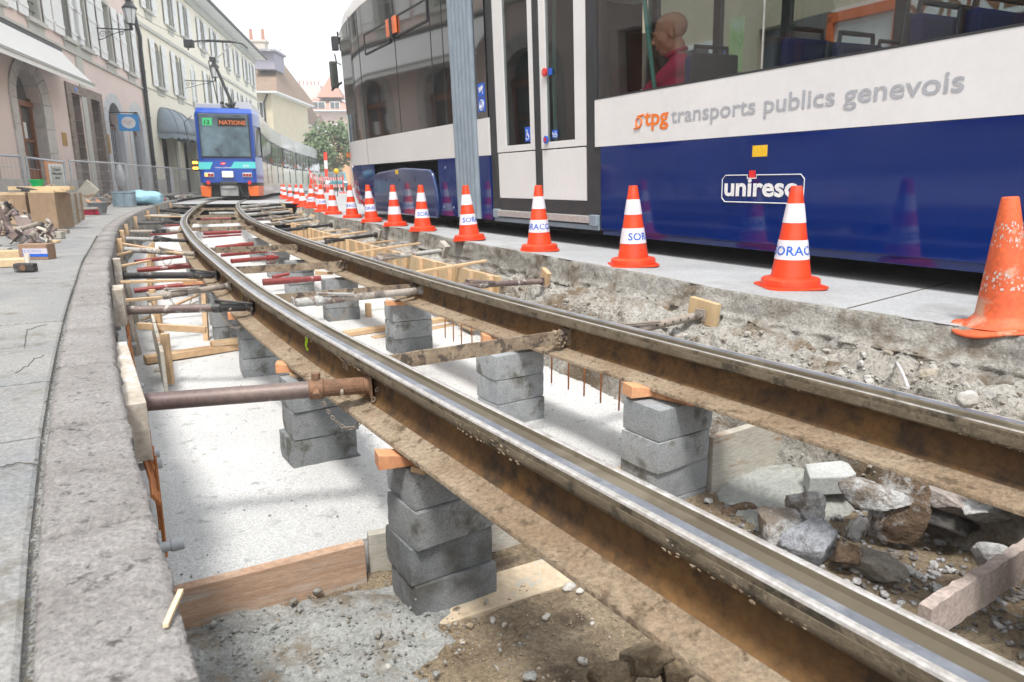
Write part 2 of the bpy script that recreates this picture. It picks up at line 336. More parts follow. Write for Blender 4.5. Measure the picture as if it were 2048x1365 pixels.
# ================================================================ rails
HP = [(0, -.004), (.004, 0), (.012, .0), (.044, -.001), (.052, -.012), (.055, -.02), (.084, -.02), (.088, -.005), (.098, -.003), (.1, -.006)]
def rail_parts(flip, label, grime):
    r = thing('grooved_rail', (RA.at(3, GA if flip else 0)), 0, label, 'tram rail', 'running rails of the track under repair')
    def pf(l): return [((GA - w) if flip else w, z) for w, z in (l[::-1] if flip else l)]
    fr = RA.frames(0, 31, .07)
    top = [(.0, -.006), (.002, -.002), (.006, .0), (.014, .0), (.036, -.001), (.041, -.004), (.044, -.012), (.080, -.012), (.084, -.003), (.088, -.001), (.098, -.002), (.1, -.007), (.1, -.018), (.0, -.018)]
    tm = {0: 1, 1: 1, 2: 1, 3: 0, 4: 2, 5: 2, 6: 2, 7: 2, 8: 1, 9: 1, 10: 3, 11: 3, 12: 3, 13: 3}
    def mf(k):
        return tm[(len(top) - 2 - k) % len(top)] if flip else tm[k]
    h = MB().sweep(fr, pf(top), mfun=mf)
    obj('rail_head', h, [m_steel, m_edge, m_groove, m_head], r, world=True)
    side = MB()
    prof = [(-.001, -.0181), (-.0015, -.036), (.006, -.044), (.03, -.056), (.036, -.075), (.036, -.12), (.03, -.138), (.022, -.148), (.05, -.15), (.058, -.138), (.05, -.12), (.05, -.075), (.06, -.056), (.096, -.044), (.101, -.036), (.101, -.0181)]
    hd = MB().sweep(fr, pf([(-.0015, -.0181), (-.003, -.030), (-.001, -.040), (.006, -.047), (.03, -.058), (.056, -.058), (.094, -.047), (.101, -.04), (.102, -.03), (.1015, -.0181)]))
    o = obj('head_flank', hd, m_head, r, smooth=True, world=True)
    wb = MB().sweep(fr, pf([(.036, -.0575), (.0355, -.08), (.0345, -.12), (.028, -.14), (.018, -.150), (.068, -.150), (.056, -.14), (.05, -.12), (.049, -.08), (.049, -.0575)]))
    obj('web', wb, m_web, r, smooth=True, world=True)
    ft = MB().sweep(fr, pf([(-.055, -.172), (-.053, -.168), (.0, -.160), (.020, -.1495), (.066, -.1495), (.09, -.160), (.143, -.168), (.145, -.172), (.145, -.18), (-.055, -.18)]))
    obj('foot', ft, m_foot, r, smooth=True, world=True)
    # crusts of dried mud on the foot and the head flank
    cr = MB(); rnd = random.Random(11 if flip else 5)
    for i in range(grime):
        t = .2 + rnd.random() ** 1.7 * 9; w = rnd.choice((rnd.uniform(-.048, .024), rnd.uniform(.0, .026)))
        z = -.167 + max(0, (w + .03) * .22); sz = rnd.uniform(.0012, .0035) * (2.2 if rnd.random() < .06 else 1)
        cr.ico(RA.at(t, GA - w if flip else w, z), sz, 1, (1.2, 1, .55), .5, seed=i, rz=rnd.random() * 6)
    for i in range(grime // 2):
        t = .2 + rnd.random() ** 1.3 * 8; q_ = fbm(t * 3, 7, 1, 3)
        if q_ < .02: continue
        cr.ico(RA.at(t, GA - .0985 if flip else -.0015, -.022 - rnd.random() * .024), rnd.uniform(.001, .0035), 1, (.6, 1.8, .9), .9, seed=i, rz=RA.yaw(t))
    obj('mud_crust', cr, m_foot, r, kind='stuff', world=True)
    return r
railA = rail_parts(False, 'left grooved tram rail, rust brown web, standing free on block piers across the pit', 2600)
railB = rail_parts(True, 'right grooved tram rail with narrow shiny groove, running off at the right below the cones', 2600)
def spray(rail, t, h0, h1, w, flip=False, seed=0):
    b = MB(); rnd = random.Random(seed)
    for k in range(7):
        z0 = h0 + (h1 - h0) * k / 7; z1 = h0 + (h1 - h0) * (k + 1.15) / 7
        tt = t + rnd.uniform(-.2, .2) * w; ww = w * rnd.uniform(.5, 1)
        n = .0322
        q = [RA.at(tt - ww / 2, GA - 1.11 + n if not flip else GA - n, z0), RA.at(tt + ww / 2, GA - 1.11 + n if not flip else GA - n, z0), RA.at(tt + ww / 2, GA - 1.11 + n, z1), RA.at(tt - ww / 2, GA - 1.11 + n, z1)]
        b.add(q, [(0, 1, 2, 3)])
    obj('lime_paint_mark', b, m_lime, rail, world=True)
def tA(u, v, z=-.09): return RA.near(G(u, v, z))[0]
for u, v, w in ((634, 686, .045), (508, 590, .012), (433, 521, .012), (399, 505, .012)):
    b = MB(); t = tA(u, v, -.1); rnd = random.Random(u)
    for k in range(6):
        z = -.064 - k * .012; tt = t + rnd.uniform(-.25, .25) * w; ww = w * rnd.uniform(.6, 1.1)
        b.add([RA.at(tt - ww / 2, .0335, z), RA.at(tt + ww / 2, .0335, z), RA.at(tt + ww / 2, .0325, z - .014), RA.at(tt - ww / 2, .0325, z - .014)], [(0, 1, 2, 3)])
    obj('lime_paint_mark', b, m_lime, railA, world=True)
# ================================================================ tie bars between the rails
tie_px = [(1120, 675), (815, 578), (676, 530), (585, 495), (502, 456), (478, 443), (476, 432), (482, 418), (495, 409)]
tie_lab = ['nearest flat steel tie bar, crusted brown, crossing in front of the third pier', 'second flat tie bar, lying just behind the grey cement coated prop', 'third flat tie bar, grey brown, behind the red tube with the cut end',
           'fourth flat tie bar, smeared with pale grey cement in its middle', 'fifth flat tie bar, dark brown, beyond the pair of red tubes', 'sixth flat tie bar, streaked with white cement near its left end',
           'seventh flat tie bar, a small bright patch on its face', 'eighth flat tie bar from the camera, dull brown', 'farthest flat tie bar before the blue tram']
for (u, v), lb in zip(tie_px, tie_lab):
    t = RA.near(G(u, v, -.1))[0]
    r = thing('tie_bar', RA.at(t, .555, -.13), RA.yaw(t), lb, 'tie bar', 'flat tie bars joining the two rails')
    b = MB(); n = 14; vs = []
    for i in range(n + 1):
        x = -.5 + i / n
        for dy, dz in ((-.005, 0), (.005, 0), (.005, .06), (-.005, .06)):
            vs.append((x * .99, dy + fbm(x * 9, dy * 90, t) * .002, dz + fbm(x * 14, dz * 9, t) * .003))
    fs = []
    for i in range(n):
        for k in range(4): fs.append((i * 4 + k, i * 4 + (k + 1) % 4, i * 4 + 4 + (k + 1) % 4, i * 4 + 4 + k))
    b.add(vs, fs + [(3, 2, 1, 0), tuple(n * 4 + k for k in range(4))]); obj('flat_bar', b, m_tie, r)
    for sx in (-1, 1):
        c = MB().box((sx * .505, 0, .03), (.03, .05, .075)).lathe([(0, .0), (.016, .0), (.016, .02), (0, .02)], 6, (sx * .488, -.012, .02))
        for k in range(26): c.ico((sx * (.48 - random.random() * .05), random.uniform(-.02, .02), random.random() * .07 - .01), random.uniform(.005, .013), 1, (1, 1, 1), .6, seed=k)
        obj('muddy_bolt_lug', c, m_tie, r)

# ================================================================ kerb stones and pavement
pavement = obj('pavement', MB().add([KB.at(t, -.02, .044) for t in [i * .5 for i in range(0, 118)]] + [KB.at(t, -26, .044) for t in [i * .5 for i in range(0, 118)]],
    [(i, i + 1, i + 119, i + 118) for i in range(117)]), c_pave, kind='structure', keep=True)
kbase = thing('kerb', KB.at(2, -.08, .06), 0); kbase['kind'] = 'structure'
t = -.35; k = 0; rnd = random.Random(3)
while t < 26:
    ln = (.56 if k < 12 else .8) * rnd.uniform(.92, 1.08); g = .006; near_ = t < 6
    nu, nv = (90, 34) if t < 1.9 else ((16, 10) if near_ else (3, 2)); wd = .15
    vs = []; fs = []; dz0 = rnd.uniform(-.003, .003)
    for i in range(nu + 1):
        for j in range(nv + 1):
            a = t + g + (ln - 2 * g) * i / nu; w = -wd + (wd) * j / nv
            p = KB.at(a, w, .06 + dz0); am = .0045 if near_ else 0
            d = fbm(p.x * 26, p.y * 30, 2, 6, .6) * am * .55 + fbm(p.x * 5, p.y * 6, 9, 3) * am * .4 - max(0, fbm(p.x * 34, p.y * 50, 5, 4, .7) - .1) * am * 1.6
            edge = min(i, nu - i) / nu * ln; e2 = min(j, nv - j) / nv * wd
            ch = max(0, .012 - min(edge, e2)) * .55
            off = 0
            if near_ and j == nv: off = fbm(p.x * 9, p.y * 9, 4, 5) * .010 - .004
            vs.append(KB.at(a, w + off, .06 + dz0 + d - ch))
    R_ = nv + 1
    for i in range(nu):
        for j in range(nv): fs.append((i * R_ + j, (i + 1) * R_ + j, (i + 1) * R_ + j + 1, i * R_ + j + 1))
    o = len(vs); depth = 4
    for d_ in range(1, depth + 1):                       # outer face, rough
        for i in range(nu + 1):
            a = t + g + (ln - 2 * g) * i / nu; p = KB.at(a); z = .06 - .05 * d_
            vs.append(KB.at(a, (fbm(p.x * 11, p.y * 11, z * 18, 5) * .012 - .004) if near_ else 0, z))
    for i in range(nu):
        fs.append((i * R_ + nv, (i + 1) * R_ + nv, o + i + 1, o + i))
        for d_ in range(depth - 1):
            q = o + d_ * (nu + 1); fs.append((q + i, q + i + 1, q + nu + 2 + i, q + nu + 1 + i))
    e0 = len(vs); vs += [KB.at(t + g, -wd, -.14), KB.at(t + ln - g, -wd, -.14)]
    fs.append(tuple([j for j in range(nv + 1)] + [o + d_ * (nu + 1) for d_ in range(depth)] + [e0]))
    fs.append(tuple([nu * R_ + j for j in range(nv, -1, -1)] + [e0 + 1] + [o + d_ * (nu + 1) + nu for d_ in range(depth - 1, -1, -1)]))
    fs.append(tuple([i * R_ for i in range(nu, -1, -1)] + [e0, e0 + 1]))
    obj('kerb_stone', MB().add(vs, fs), c_kerb, kbase, smooth='all', world=True)
    t += ln; k += 1
# paving slabs behind the kerb
t = -.5; row = 0
while t < 8.5:
    ln = .47; w0 = -.162
    for c_ in range(5):
        w1 = w0 - (.62 + .02 * ((row + c_) % 3)); h = .06 + random.uniform(-.0025, .0025)
        a, b = t + .006, t + ln - .006
        P4 = [KB.at(a, w0, 0), KB.at(b, w0, 0), KB.at(b, w1, 0), KB.at(a, w1, 0)]
        m = MB(); cen = sum(P4, Vector()) / 4; ins = [p.lerp(cen, .02) for p in P4]
        vs = [(p.x, p.y, .0445) for p in P4] + [(p.x, p.y, h - .004) for p in P4] + [(p.x, p.y, h) for p in ins]
        m.add(vs, [(i, (i + 1) % 4, (i + 1) % 4 + 4, i + 4) for i in range(4)] + [(i + 4, (i + 1) % 4 + 4, (i + 1) % 4 + 8, i + 8) for i in range(4)] + [(8, 9, 10, 11)])
        obj('paving_slab', m, c_pave, pavement, world=True); w0 = w1 - .012
    t += ln; row += 1
# cracks in the slabs
for pts_ in ([(30, 745), (60, 728), (72, 716), (92, 712)], [(48, 700), (55, 660), (70, 655), (100, 648)], [(0, 935), (40, 925), (90, 930)], [(60, 600), (95, 590), (118, 596)]):
    q_ = []
    for (a, b), (c, d) in zip(pts_, pts_[1:]): q_ += [(a + (c - a) * k / 5 + random.uniform(-2, 2), b + (d - b) * k / 5 + random.uniform(-2, 2)) for k in range(5)]
    cr_ = MB()
    for (a, b), (c, d) in zip(q_, q_[1:]): cr_.beam(G(a, b, .0612), G(c, d, .0612), random.uniform(.0007, .0022), .0016, ext=.0005)
    obj('crack', cr_, c_dark, pavement, world=True)
jd = MB()                                                 # dirt lying in the joint behind the kerb stones
for i in range(2600):
    t = random.random() ** 1.6 * 9 - .3; jd.ico(KB.at(t, -.156 + random.gauss(0, .0028), .057), random.uniform(.0006, .0022), 1, (1, 1.3, .5), .5, seed=i)
obj('joint_dirt', jd, c_dark, label='dark grit lying in the joint behind the kerb stones', cat='grit', kind='stuff')

# ================================================================ the pit
def strip(path, t0, t1, dt, prof, mat, name, amp=0.0, fr=6.0, sub=1, kind='structure', parent=None, sm=True):
    rows = []; n = int((t1 - t0) / dt)
    pr = []
    for i in range(len(prof) - 1):
        for k in range(sub): a = k / sub; pr.append((prof[i][0] * (1 - a) + prof[i + 1][0] * a, prof[i][1] * (1 - a) + prof[i + 1][1] * a))
    pr.append(prof[-1]); vs = []
    for i in range(n + 1):
        t = t0 + (t1 - t0) * i / n
        for w, z in pr:
            p = path.at(t, w, z); d = fbm(p.x * fr, p.y * fr, z * fr, 6, .8) * amp
            vs.append(path.at(t, w + d, z + d * .4))
    R_ = len(pr); fs = [(i * R_ + j, (i + 1) * R_ + j, (i + 1) * R_ + j + 1, i * R_ + j + 1) for i in range(n) for j in range(R_ - 1)]
    return obj(name, MB().add(vs, fs), mat, parent, kind=kind, keep=True, smooth='all' if sm else False)
strip(KB, -.5, 30, .06, [(-.03, -.13), (-.07, -.2), (-.04, -.34), (-.09, -.46), (-.02, -.62), (0, -.8)], c_cut, 'cut_ground_below_kerb', .05, 7, 3)
# floor of set concrete: level sheet whose near edge is held by the formwork boards
fl = MB(); edge = [Vector((-1.15, 1.70, 0)), Vector((-.93, 1.80, 0)), Vector((-.50, 2.045, 0)), Vector((-.1, 2.24, 0)), Vector((.23, 2.40, 0)), Vector((.55, 2.62, 0)), Vector((.93, 2.93, 0)), Vector((1.26, 3.1, 0)), Vector((1.5, 3.3, 0))]
pts = []; NU = 8
def edge_at(f):
    q = f * (len(edge) - 1); i = min(int(q), len(edge) - 2); return edge[i].lerp(edge[i + 1], q - i)
ts = [0, .08, .16, .26, .36, .5, .65, .8, 1.0, 1.3, 1.6, 2, 2.5, 3, 4, 5, 6, 8, 10, 12, 15, 18, 22, 26, 30]
NU = 44
for i, tt in enumerate(ts):
    for j in range(NU + 1):
        f = j / NU; a = edge_at(f); t0 = RA.near(a)[0]; nn = RA.near(a)[1]
        far_n = -.95 + f * (.95 + 1.95)
        w = min(1, tt / 1.5); p = RA.at(t0 + tt, nn * (1 - w) + far_n * w)
        z = -.58 + fbm(p.x * 2.5, p.y * 2.5, 1, 4) * .006 + (fbm(p.x * 11, p.y * 11, 3, 5) * .002)
        pts.append((p.x, p.y, z))
fl.add(pts, [(i * (NU + 1) + j, i * (NU + 1) + j + 1, (i + 1) * (NU + 1) + j + 1, (i + 1) * (NU + 1) + j) for i in range(len(ts) - 1) for j in range(NU)])
n0 = len(fl.v); fl.add([(edge_at(j / NU).x, edge_at(j / NU).y, -.8) for j in range(NU + 1)], [])
for j in range(NU): fl.f.append((j, n0 + j, n0 + j + 1, j + 1)); fl.m.append(0)
obj('pit_floor', fl, c_floor, kind='structure', keep=True, smooth=True)
# excavated ground of the near end; heights follow the pit section
def sm(x): x = max(0, min(1, x)); return x * x * (3 - 2 * x)
def ground_h(x, y):
    t, n = RA.near((x, y)); e = -SE.near((x, y))[1]
    base = -.722 + .02 * sm((t - 1.7) / .6) + .11 * sm((n - .75) / .4) * sm((t - .6) / .5)
    bank = -.16 - .08 * sm((e - .15) / .5)
    up = sm((n - .95 - .80 * sm((t - .95) / .35)) / .24)
    h = base * (1 - up) + bank * up
    for q_ in range(len(edge) - 1):
        if edge[q_].x <= x < edge[q_ + 1].x and y > edge[q_].y + (edge[q_ + 1].y - edge[q_].y) * (x - edge[q_].x) / (edge[q_ + 1].x - edge[q_].x) - .004: return -.82
    m = sm(1 - math.hypot(x - .34, y - 1.12) / .22) * .17                       # dark heap at the bottom edge
    h += m + sm(1 - math.hypot(x - 1.2, y - 2.45) / .4) * .02
    return h + fbm(x * 7, y * 7, 0, 6, .75) * .018 + fbm(x * 30, y * 30, 5, 4, .8) * .004
gx0, gx1, gy0, gy1, st = -1.3, 2.9, .35, 3.3, .021
nx, ny = int((gx1 - gx0) / st), int((gy1 - gy0) / st)
hv = [(gx0 + i * st, gy0 + j * st) for i in range(nx + 1) for j in range(ny + 1)]
keepv = {}; vs = []
for q, (x, y) in enumerate(hv):
    vs.append((x, y, ground_h(x, y)))
fs = []
for i in range(nx):
    for j in range(ny):
        x, y = gx0 + (i + .5) * st, gy0 + (j + .5) * st
        tk, nk = KB.near((x, y)) if (i % 4 == 0 and j % 4 == 0) or True else (0, 0)
        if nk < -.12: continue
        se = SE.near((x, y))[1]
        if se > -.04: continue
        a = i * (ny + 1) + j; fs.append((a, a + ny + 1, a + ny + 2, a + 1))
c_earth = M('excavated_earth', (.35, .28, .19), (.24, .18, .115), (.11, .08, .055), ns=6, fs=70, rough=.97, bump=1, bd=.012, s3=5, t3=(.55, .66), fmix=.55, bump2=.8)
earth = obj('excavated_ground', MB().add(vs, fs), [c_earth], kind='structure', keep=True, smooth='all')
c_apron = M('pale_cement', (.42, .43, .40), (.34, .35, .33), (.27, .26, .23), ns=4, fs=60, rough=.7, bump=1, bd=.01, bump2=.5)
# wet cement spilled beside the pier, left of the sand: a thin skin lying on the ground
cm = MB(); vs = []; R0, R1 = 46, 40
def spill(name, cx_, cy_, rx, ry, rot, z, lab, th=.02, seed=0, mat=None):
    m = MB(); vs = [(cx_, cy_, 0)]; fs = []; na, nr = 110, 40
    for j in range(1, nr + 1):
        for i in range(na):
            a = 2 * pi * i / na; q = 1 + .28 * fbm(cos(a) * 1.3 + seed, sin(a) * 1.3, 2, 4)
            r = j / nr * q; lx, ly = rx * r * cos(a), ry * r * sin(a)
            vs.append((cx_ + lx * cos(rot) - ly * sin(rot), cy_ + lx * sin(rot) + ly * cos(rot), 0))
    out = []
    for q, (x, y, _) in enumerate(vs):
        f = 0 if q == 0 else ((q - 1) // na + 1) / nr
        out.append((x, y, (z if z is not None else ground_h(x, y)) + th * (1 - f ** 3) - .012 * (f >= .99) + fbm(x * 11, y * 11, 7, 5, .8) * .007 * (f < .99) + max(0, fbm(x * 38, y * 38, 3, 4, .8)) * .005))
    for i in range(na): fs.append((0, 1 + i, 1 + (i + 1) % na))
    for j in range(nr - 1):
        for i in range(na): a = 1 + j * na + i; b = 1 + j * na + (i + 1) % na; fs.append((a, a + na, b + na, b))
    return obj(name, m.add(out, fs), mat or c_wet, kind='structure', keep=True, smooth='all')
spill('wet_cement_spill', -.74, 1.54, .62, .42, radians(20), None, '', .022, 3)
spill('wet_cement_apron', 1.12, 2.44, .40, .24, radians(35), None, '', .05, 9, c_apron)
# right bank: broken edge of the street slab, rubble slope down to the floor
def bank(t, e):
    near_w = 1 - sm((t - 4.3) / .5)                                    # 1 at the camera end
    fw_ = .36 + .64 * (1 - sm((t - 4.5) / .5))
    far_p = [(-.045, .047), (.004, .053), (.016, -.08), (.05, -.155), (.24, -.19), (.42, -.21), (.52, -.33), (.58, -.5), (.62, -.8)]
    near_p = [(-.045, .047), (.006, .053), (.03, -.045), (.08, -.095), (.26, -.12), (.31, -.15), (.34, -.24), (.36, -.42), (.38, -.80)]
    q = e * (len(far_p) - 1); i = min(int(q), len(far_p) - 2); k = q - i
    A = [far_p[i][c] * (1 - k) + far_p[i + 1][c] * k for c in (0, 1)]; B = [near_p[i][c] * (1 - k) + near_p[i + 1][c] * k for c in (0, 1)]
    A[0] *= fw_
    w, z = [A[c] * (1 - near_w) + B[c] * near_w for c in (0, 1)]
    p = SE.at(t, -w, z); am = .045 * sm((e - .26) / .14) + .0075
    d = fbm(p.x * 5, p.y * 5, z * 6, 6, .7) * am + fbm(p.x * 22, p.y * 22, z * 22, 4, .8) * am * .45
    return SE.at(t, -w - d * (.4 if e > .34 else 1.5), z + d * (1 if e > .34 else .35))
bt = []; t = -.6
while t < 30: bt.append(t); t += .022 if t < 5.5 else (.08 if t < 12 else .4)
NB = 64; vs = [bank(t, j / NB) for t in bt for j in range(NB + 1)]
fs = [(i * (NB + 1) + j, i * (NB + 1) + j + 1, (i + 1) * (NB + 1) + j + 1, (i + 1) * (NB + 1) + j) for i in range(len(bt) - 1) for j in range(NB)]
c_bank = M('bank_rubble', (.47, .455, .42), (.35, .32, .275), (.20, .15, .10), ns=3, fs=55, rough=.95, bump=1, bd=.014, s3=2.4, t3=(.50, .60), fmix=.55, bump2=.8)
c_rim = M('slab_edge_concrete', (.42, .405, .37), (.32, .305, .275), (.18, .145, .105), ns=5, fs=80, rough=.95, bump=1, bd=.01, s3=4, t3=(.50, .62), fmix=.5, bump2=.7)
bm = MB().add(vs, fs); bm.m = [1 if (q % NB) < NB * .37 else 0 for q in range(len(fs))]
obj('trench_bank', bm, [c_bank, c_rim], kind='structure', keep=True, smooth='all')
# gravel and crumbs: on the bank, on the sand, on the floor
def scatter(name, items, mat, lab, cat='gravel'):
    b = MB()
    for i, (p, r) in enumerate(items): b.ico(p, r, 1, (random.uniform(.8, 1.3), random.uniform(.7, 1), random.uniform(.5, .85)), .5, seed=i % 97, rz=random.random() * 6)
    return obj(name, b, mat, label=lab, cat=cat, kind='stuff')
rnd = random.Random(21); it = []
for i in range(5200):
    t = -.4 + rnd.random() ** 1.5 * 6; e = rnd.uniform(.22, .95); e = rnd.uniform(.36, .95); r = rnd.uniform(.0025, .008) * (2.8 if rnd.random() < .06 else 1)
    it.append((bank(t, e) + Vector((0, 0, r * .2)), r))
scatter('gravel', it, c_pebb, 'grey gravel and crumbs strewn down the bank below the cones')
it = []
for i in range(3800):
    x, y = rnd.uniform(-1, 1.0), rnd.uniform(.75, 2.1)
    if y < 1.25 and x < -.6: continue
    r = rnd.uniform(.0018, .006) * (2.4 if rnd.random() < .035 else 1); it.append((Vector((x, y, ground_h(x, y) + r * .3)), r))
c_crumb = M('earth_crumbs', (.33, .26, .18), (.22, .165, .11), (.42, .40, .36), ns=40, fs=60, rough=.95, bump=.4, s3=30, t3=(.55, .6))
it2 = []
for i in range(900):
    x, y = rnd.gauss(-.6, .25), rnd.gauss(1.55, .18); r = rnd.uniform(.0022, .007) * (2.6 if rnd.random() < .05 else 1)
    if KB.near((x, y))[1] > .03: it2.append((Vector((x, y, ground_h(x, y) + .022 + r * .2)), r))
scatter('cement_lumps', it2, c_wet, 'grey cement lumps and flakes stuck in the wet cement left of the nearest pier', 'lumps')
scatter('earth_crumbs', it, c_crumb, 'sandy crumbs and small pebbles on the ground round the nearest pier', 'crumbs')
it = []
for i in range(2600):
    x, y = rnd.uniform(.55, 2.0), rnd.uniform(.75, 2.3)
    if RA.near((x, y))[1] < .12: continue
    r = rnd.uniform(.004, .012); it.append((Vector((x, y, ground_h(x, y) + r * .4)), r))
c_dg = M('dark_gravel', (.20, .19, .185), (.12, .105, .09), (.36, .36, .37), ns=14, fs=50, rough=.95, bump=.5, s3=12, t3=(.5, .56))
scatter('dark_gravel', it, c_dg, 'dark lumpy gravel between the rails at the bottom right corner')
it = []
for i in range(900):
    t = 1.6 + rnd.random() ** 1.6 * 9; n = rnd.uniform(-.6, 1.3); p = RA.at(t, n); cl_ = fbm(p.x * 3, p.y * 3, 8, 3)
    if cl_ < -.02: continue
    r = rnd.uniform(.0015, .005); it.append((Vector((p.x, p.y, -.577)), r))
scatter('cement_crumbs', it, c_wet, 'dark cement crumbs scattered on the pale pit floor', 'crumbs')
PL_ = ['smooth white pebble at the bottom edge of the photo', 'small pebble on the wet cement left of the pier foot', 'largest oval white pebble at the end of the footing plank', 'pale pebble just right of the largest oval one', 'pale pebble below the two large ones by the plank end', 'brown pebble lying alone on the sand under the rail',
    'tiny white pebble right of the plank end pebbles', 'grey white pebble near the dark clods', 'rounded ochre pebble beside the brown one', 'half buried brown pebble against the edge of the footing plank']
for (u, v, r_, sx) in ((775, 1336, .011, 1.5), (790, 1240, .008, 1), (1138, 1183, .017, 1.5), (1165, 1172, .015, 1.4), (1160, 1190, .011, 1.5), (1095, 1235, .009, 1), (1185, 1238, .007, 1.3), (1165, 1320, .012, 1.3), (1090, 1240, .01, 1), (985, 1240, .01, 1.6)):
    p = G(u, v, -.71); obj('pebble', MB().ico((p.x, p.y, ground_h(p.x, p.y) + r_ * .45), r_, 3, (sx, 1, .75), .22, seed=u, rz=u), M('smooth_pebble', (.52, .50, .46), (.42, .39, .34), ns=30, fs=90, rough=.6, rand=.2),
        label=PL_.pop(0), cat='pebble', group='smooth pebbles by the nearest pier', smooth='all')
# ================================================================ block piers, wedges
BW, BL_, BH = .28, .19, .118
def block_mesh(seed, n=7):
    m = MB(); vs = []; idx = {}
    # rounded, slightly chipped block: subdivided box
    nx_, ny_, nz_ = 8, 6, 4
    def P_(i, j, k):
        key = (i, j, k)
        if key in idx: return idx[key]
        x, y, z = (i / nx_ - .5) * BW, (j / ny_ - .5) * BL_, k / nz_ * BH
        q = Vector((x, y, z - BH / 2)); d = Vector((max(0, abs(x) - BW / 2 + .008) , max(0, abs(y) - BL_ / 2 + .008), max(0, abs(z - BH / 2) - BH / 2 + .008)))
        cnt = sum(1 for c in d if c > .004)
        if cnt >= 2: q = q * (1 - .006 * cnt) * (1 - abs(noise.noise(q * 30 + Vector((seed, 0, 0)))) * .018 * cnt)
        q = q + Vector((noise.noise(q * 40 + Vector((seed, 1, 1))), noise.noise(q * 40 + Vector((seed, 5, 1))), 0)) * .001
        idx[key] = len(vs); vs.append((q.x, q.y, q.z + BH / 2)); return idx[key]
    fs = []
    for i in range(nx_):
        for j in range(ny_):
            fs.append((P_(i, j, 0), P_(i, j + 1, 0), P_(i + 1, j + 1, 0), P_(i + 1, j, 0))); fs.append((P_(i, j, nz_), P_(i + 1, j, nz_), P_(i + 1, j + 1, nz_), P_(i, j + 1, nz_)))
        for k in range(nz_):
            fs.append((P_(i, 0, k), P_(i + 1, 0, k), P_(i + 1, 0, k + 1), P_(i, 0, k + 1))); fs.append((P_(i, ny_, k), P_(i, ny_, k + 1), P_(i + 1, ny_, k + 1), P_(i + 1, ny_, k)))
    for j in range(ny_):
        for k in range(nz_):
            fs.append((P_(0, j, k), P_(0, j, k + 1), P_(0, j + 1, k + 1), P_(0, j + 1, k))); fs.append((P_(nx_, j, k), P_(nx_, j + 1, k), P_(nx_, j + 1, k + 1), P_(nx_, j, k + 1)))
    return m.add(vs, fs)
blkm = []
for s_ in range(4):
    o = obj('tmp', block_mesh(s_ * 3.7), c_block, smooth=True, keep=True); blkm.append(o.data); bpy.data.objects.remove(o)
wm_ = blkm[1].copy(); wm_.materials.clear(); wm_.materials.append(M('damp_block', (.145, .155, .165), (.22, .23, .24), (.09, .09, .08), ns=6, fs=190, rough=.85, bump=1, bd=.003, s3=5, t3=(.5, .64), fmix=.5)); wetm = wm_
def corner(x, y, rz): return (x + cos(rz) * BW / 2 - sin(rz) * BL_ / 2, y + sin(rz) * BW / 2 + cos(rz) * BL_ / 2)
yw = lambda x, y: RA.yaw(RA.near((x, y))[0])
piers = [  # front corner x, y, top z, blocks, mortar, where
    (-.287, 1.784, -.232, 4, 0, 'standing on the plank nearest the camera'),
    (-.893, 2.616, -.222, 3, .035, 'behind the rusty prop'),
    (-1.61, 3.957, -.225, 3, .03, 'below the brown prop with green paint'),
    (-2.19, 4.893, -.225, 3, .03, 'fourth along under the left rail'),
    (-2.85, 6.15, -.225, 3, .03, 'fifth along under the left rail'), (-3.55, 7.5, -.225, 3, .03, 'sixth along under the left rail'), (-4.3, 9.0, -.225, 3, .03, 'seventh along under the left rail'),
    (.515, 2.279, -.215, 4, .03, 'under the right rail beside the grey form board'),
    (-.075, 3.089, -.225, 3, .035, 'behind the nearest flat tie bar'),
    (-.79, 4.511, -.228, 3, .03, 'between the rails past the cement coated prop'),
    (-1.567, 5.69, -.228, 3, .03, 'under the right rail behind the cut red tube'),
    (-2.35, 7.1, -.228, 3, .03, 'under the right rail, fifth along'), (-3.05, 8.5, -.228, 3, .03, 'under the right rail, sixth along'), (-3.9, 10.2, -.228, 3, .03, 'under the right rail, seventh along')]
for x, y, tp, n, mb_, wh in piers:
    rz = yw(x, y); c = corner(x, y, rz)
    z = tp
    for i in range(n):
        z -= BH + .002
        o = bpy.data.objects.new('concrete_block', random.choice(blkm)); COL.objects.link(o)
        o.location = (c[0] + random.uniform(-.009, .009), c[1] + random.uniform(-.008, .008), z); o.rotation_euler = (0, 0, rz + random.uniform(-.05, .05) + (pi if random.random() < .5 else 0))
        nm = 'topmost' if i == 0 else ('bottom' if i == n - 1 else ('second' if i == 1 else 'third'))
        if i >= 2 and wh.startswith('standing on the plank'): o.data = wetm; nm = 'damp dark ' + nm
        tag(o, '%s grey concrete block of the pier %s' % (nm, wh), 'concrete block', 'grey concrete blocks piled as piers under the rails')
    if mb_:
        obj('mortar_bed', MB().box((c[0], c[1], z - mb_ / 2), (BW * 1.03, BL_ * 1.05, mb_), rz), c_mortar, label='dark mortar bed under the pier ' + wh, cat='mortar bed', group='dark mortar beds under the piers', bevel=.004)
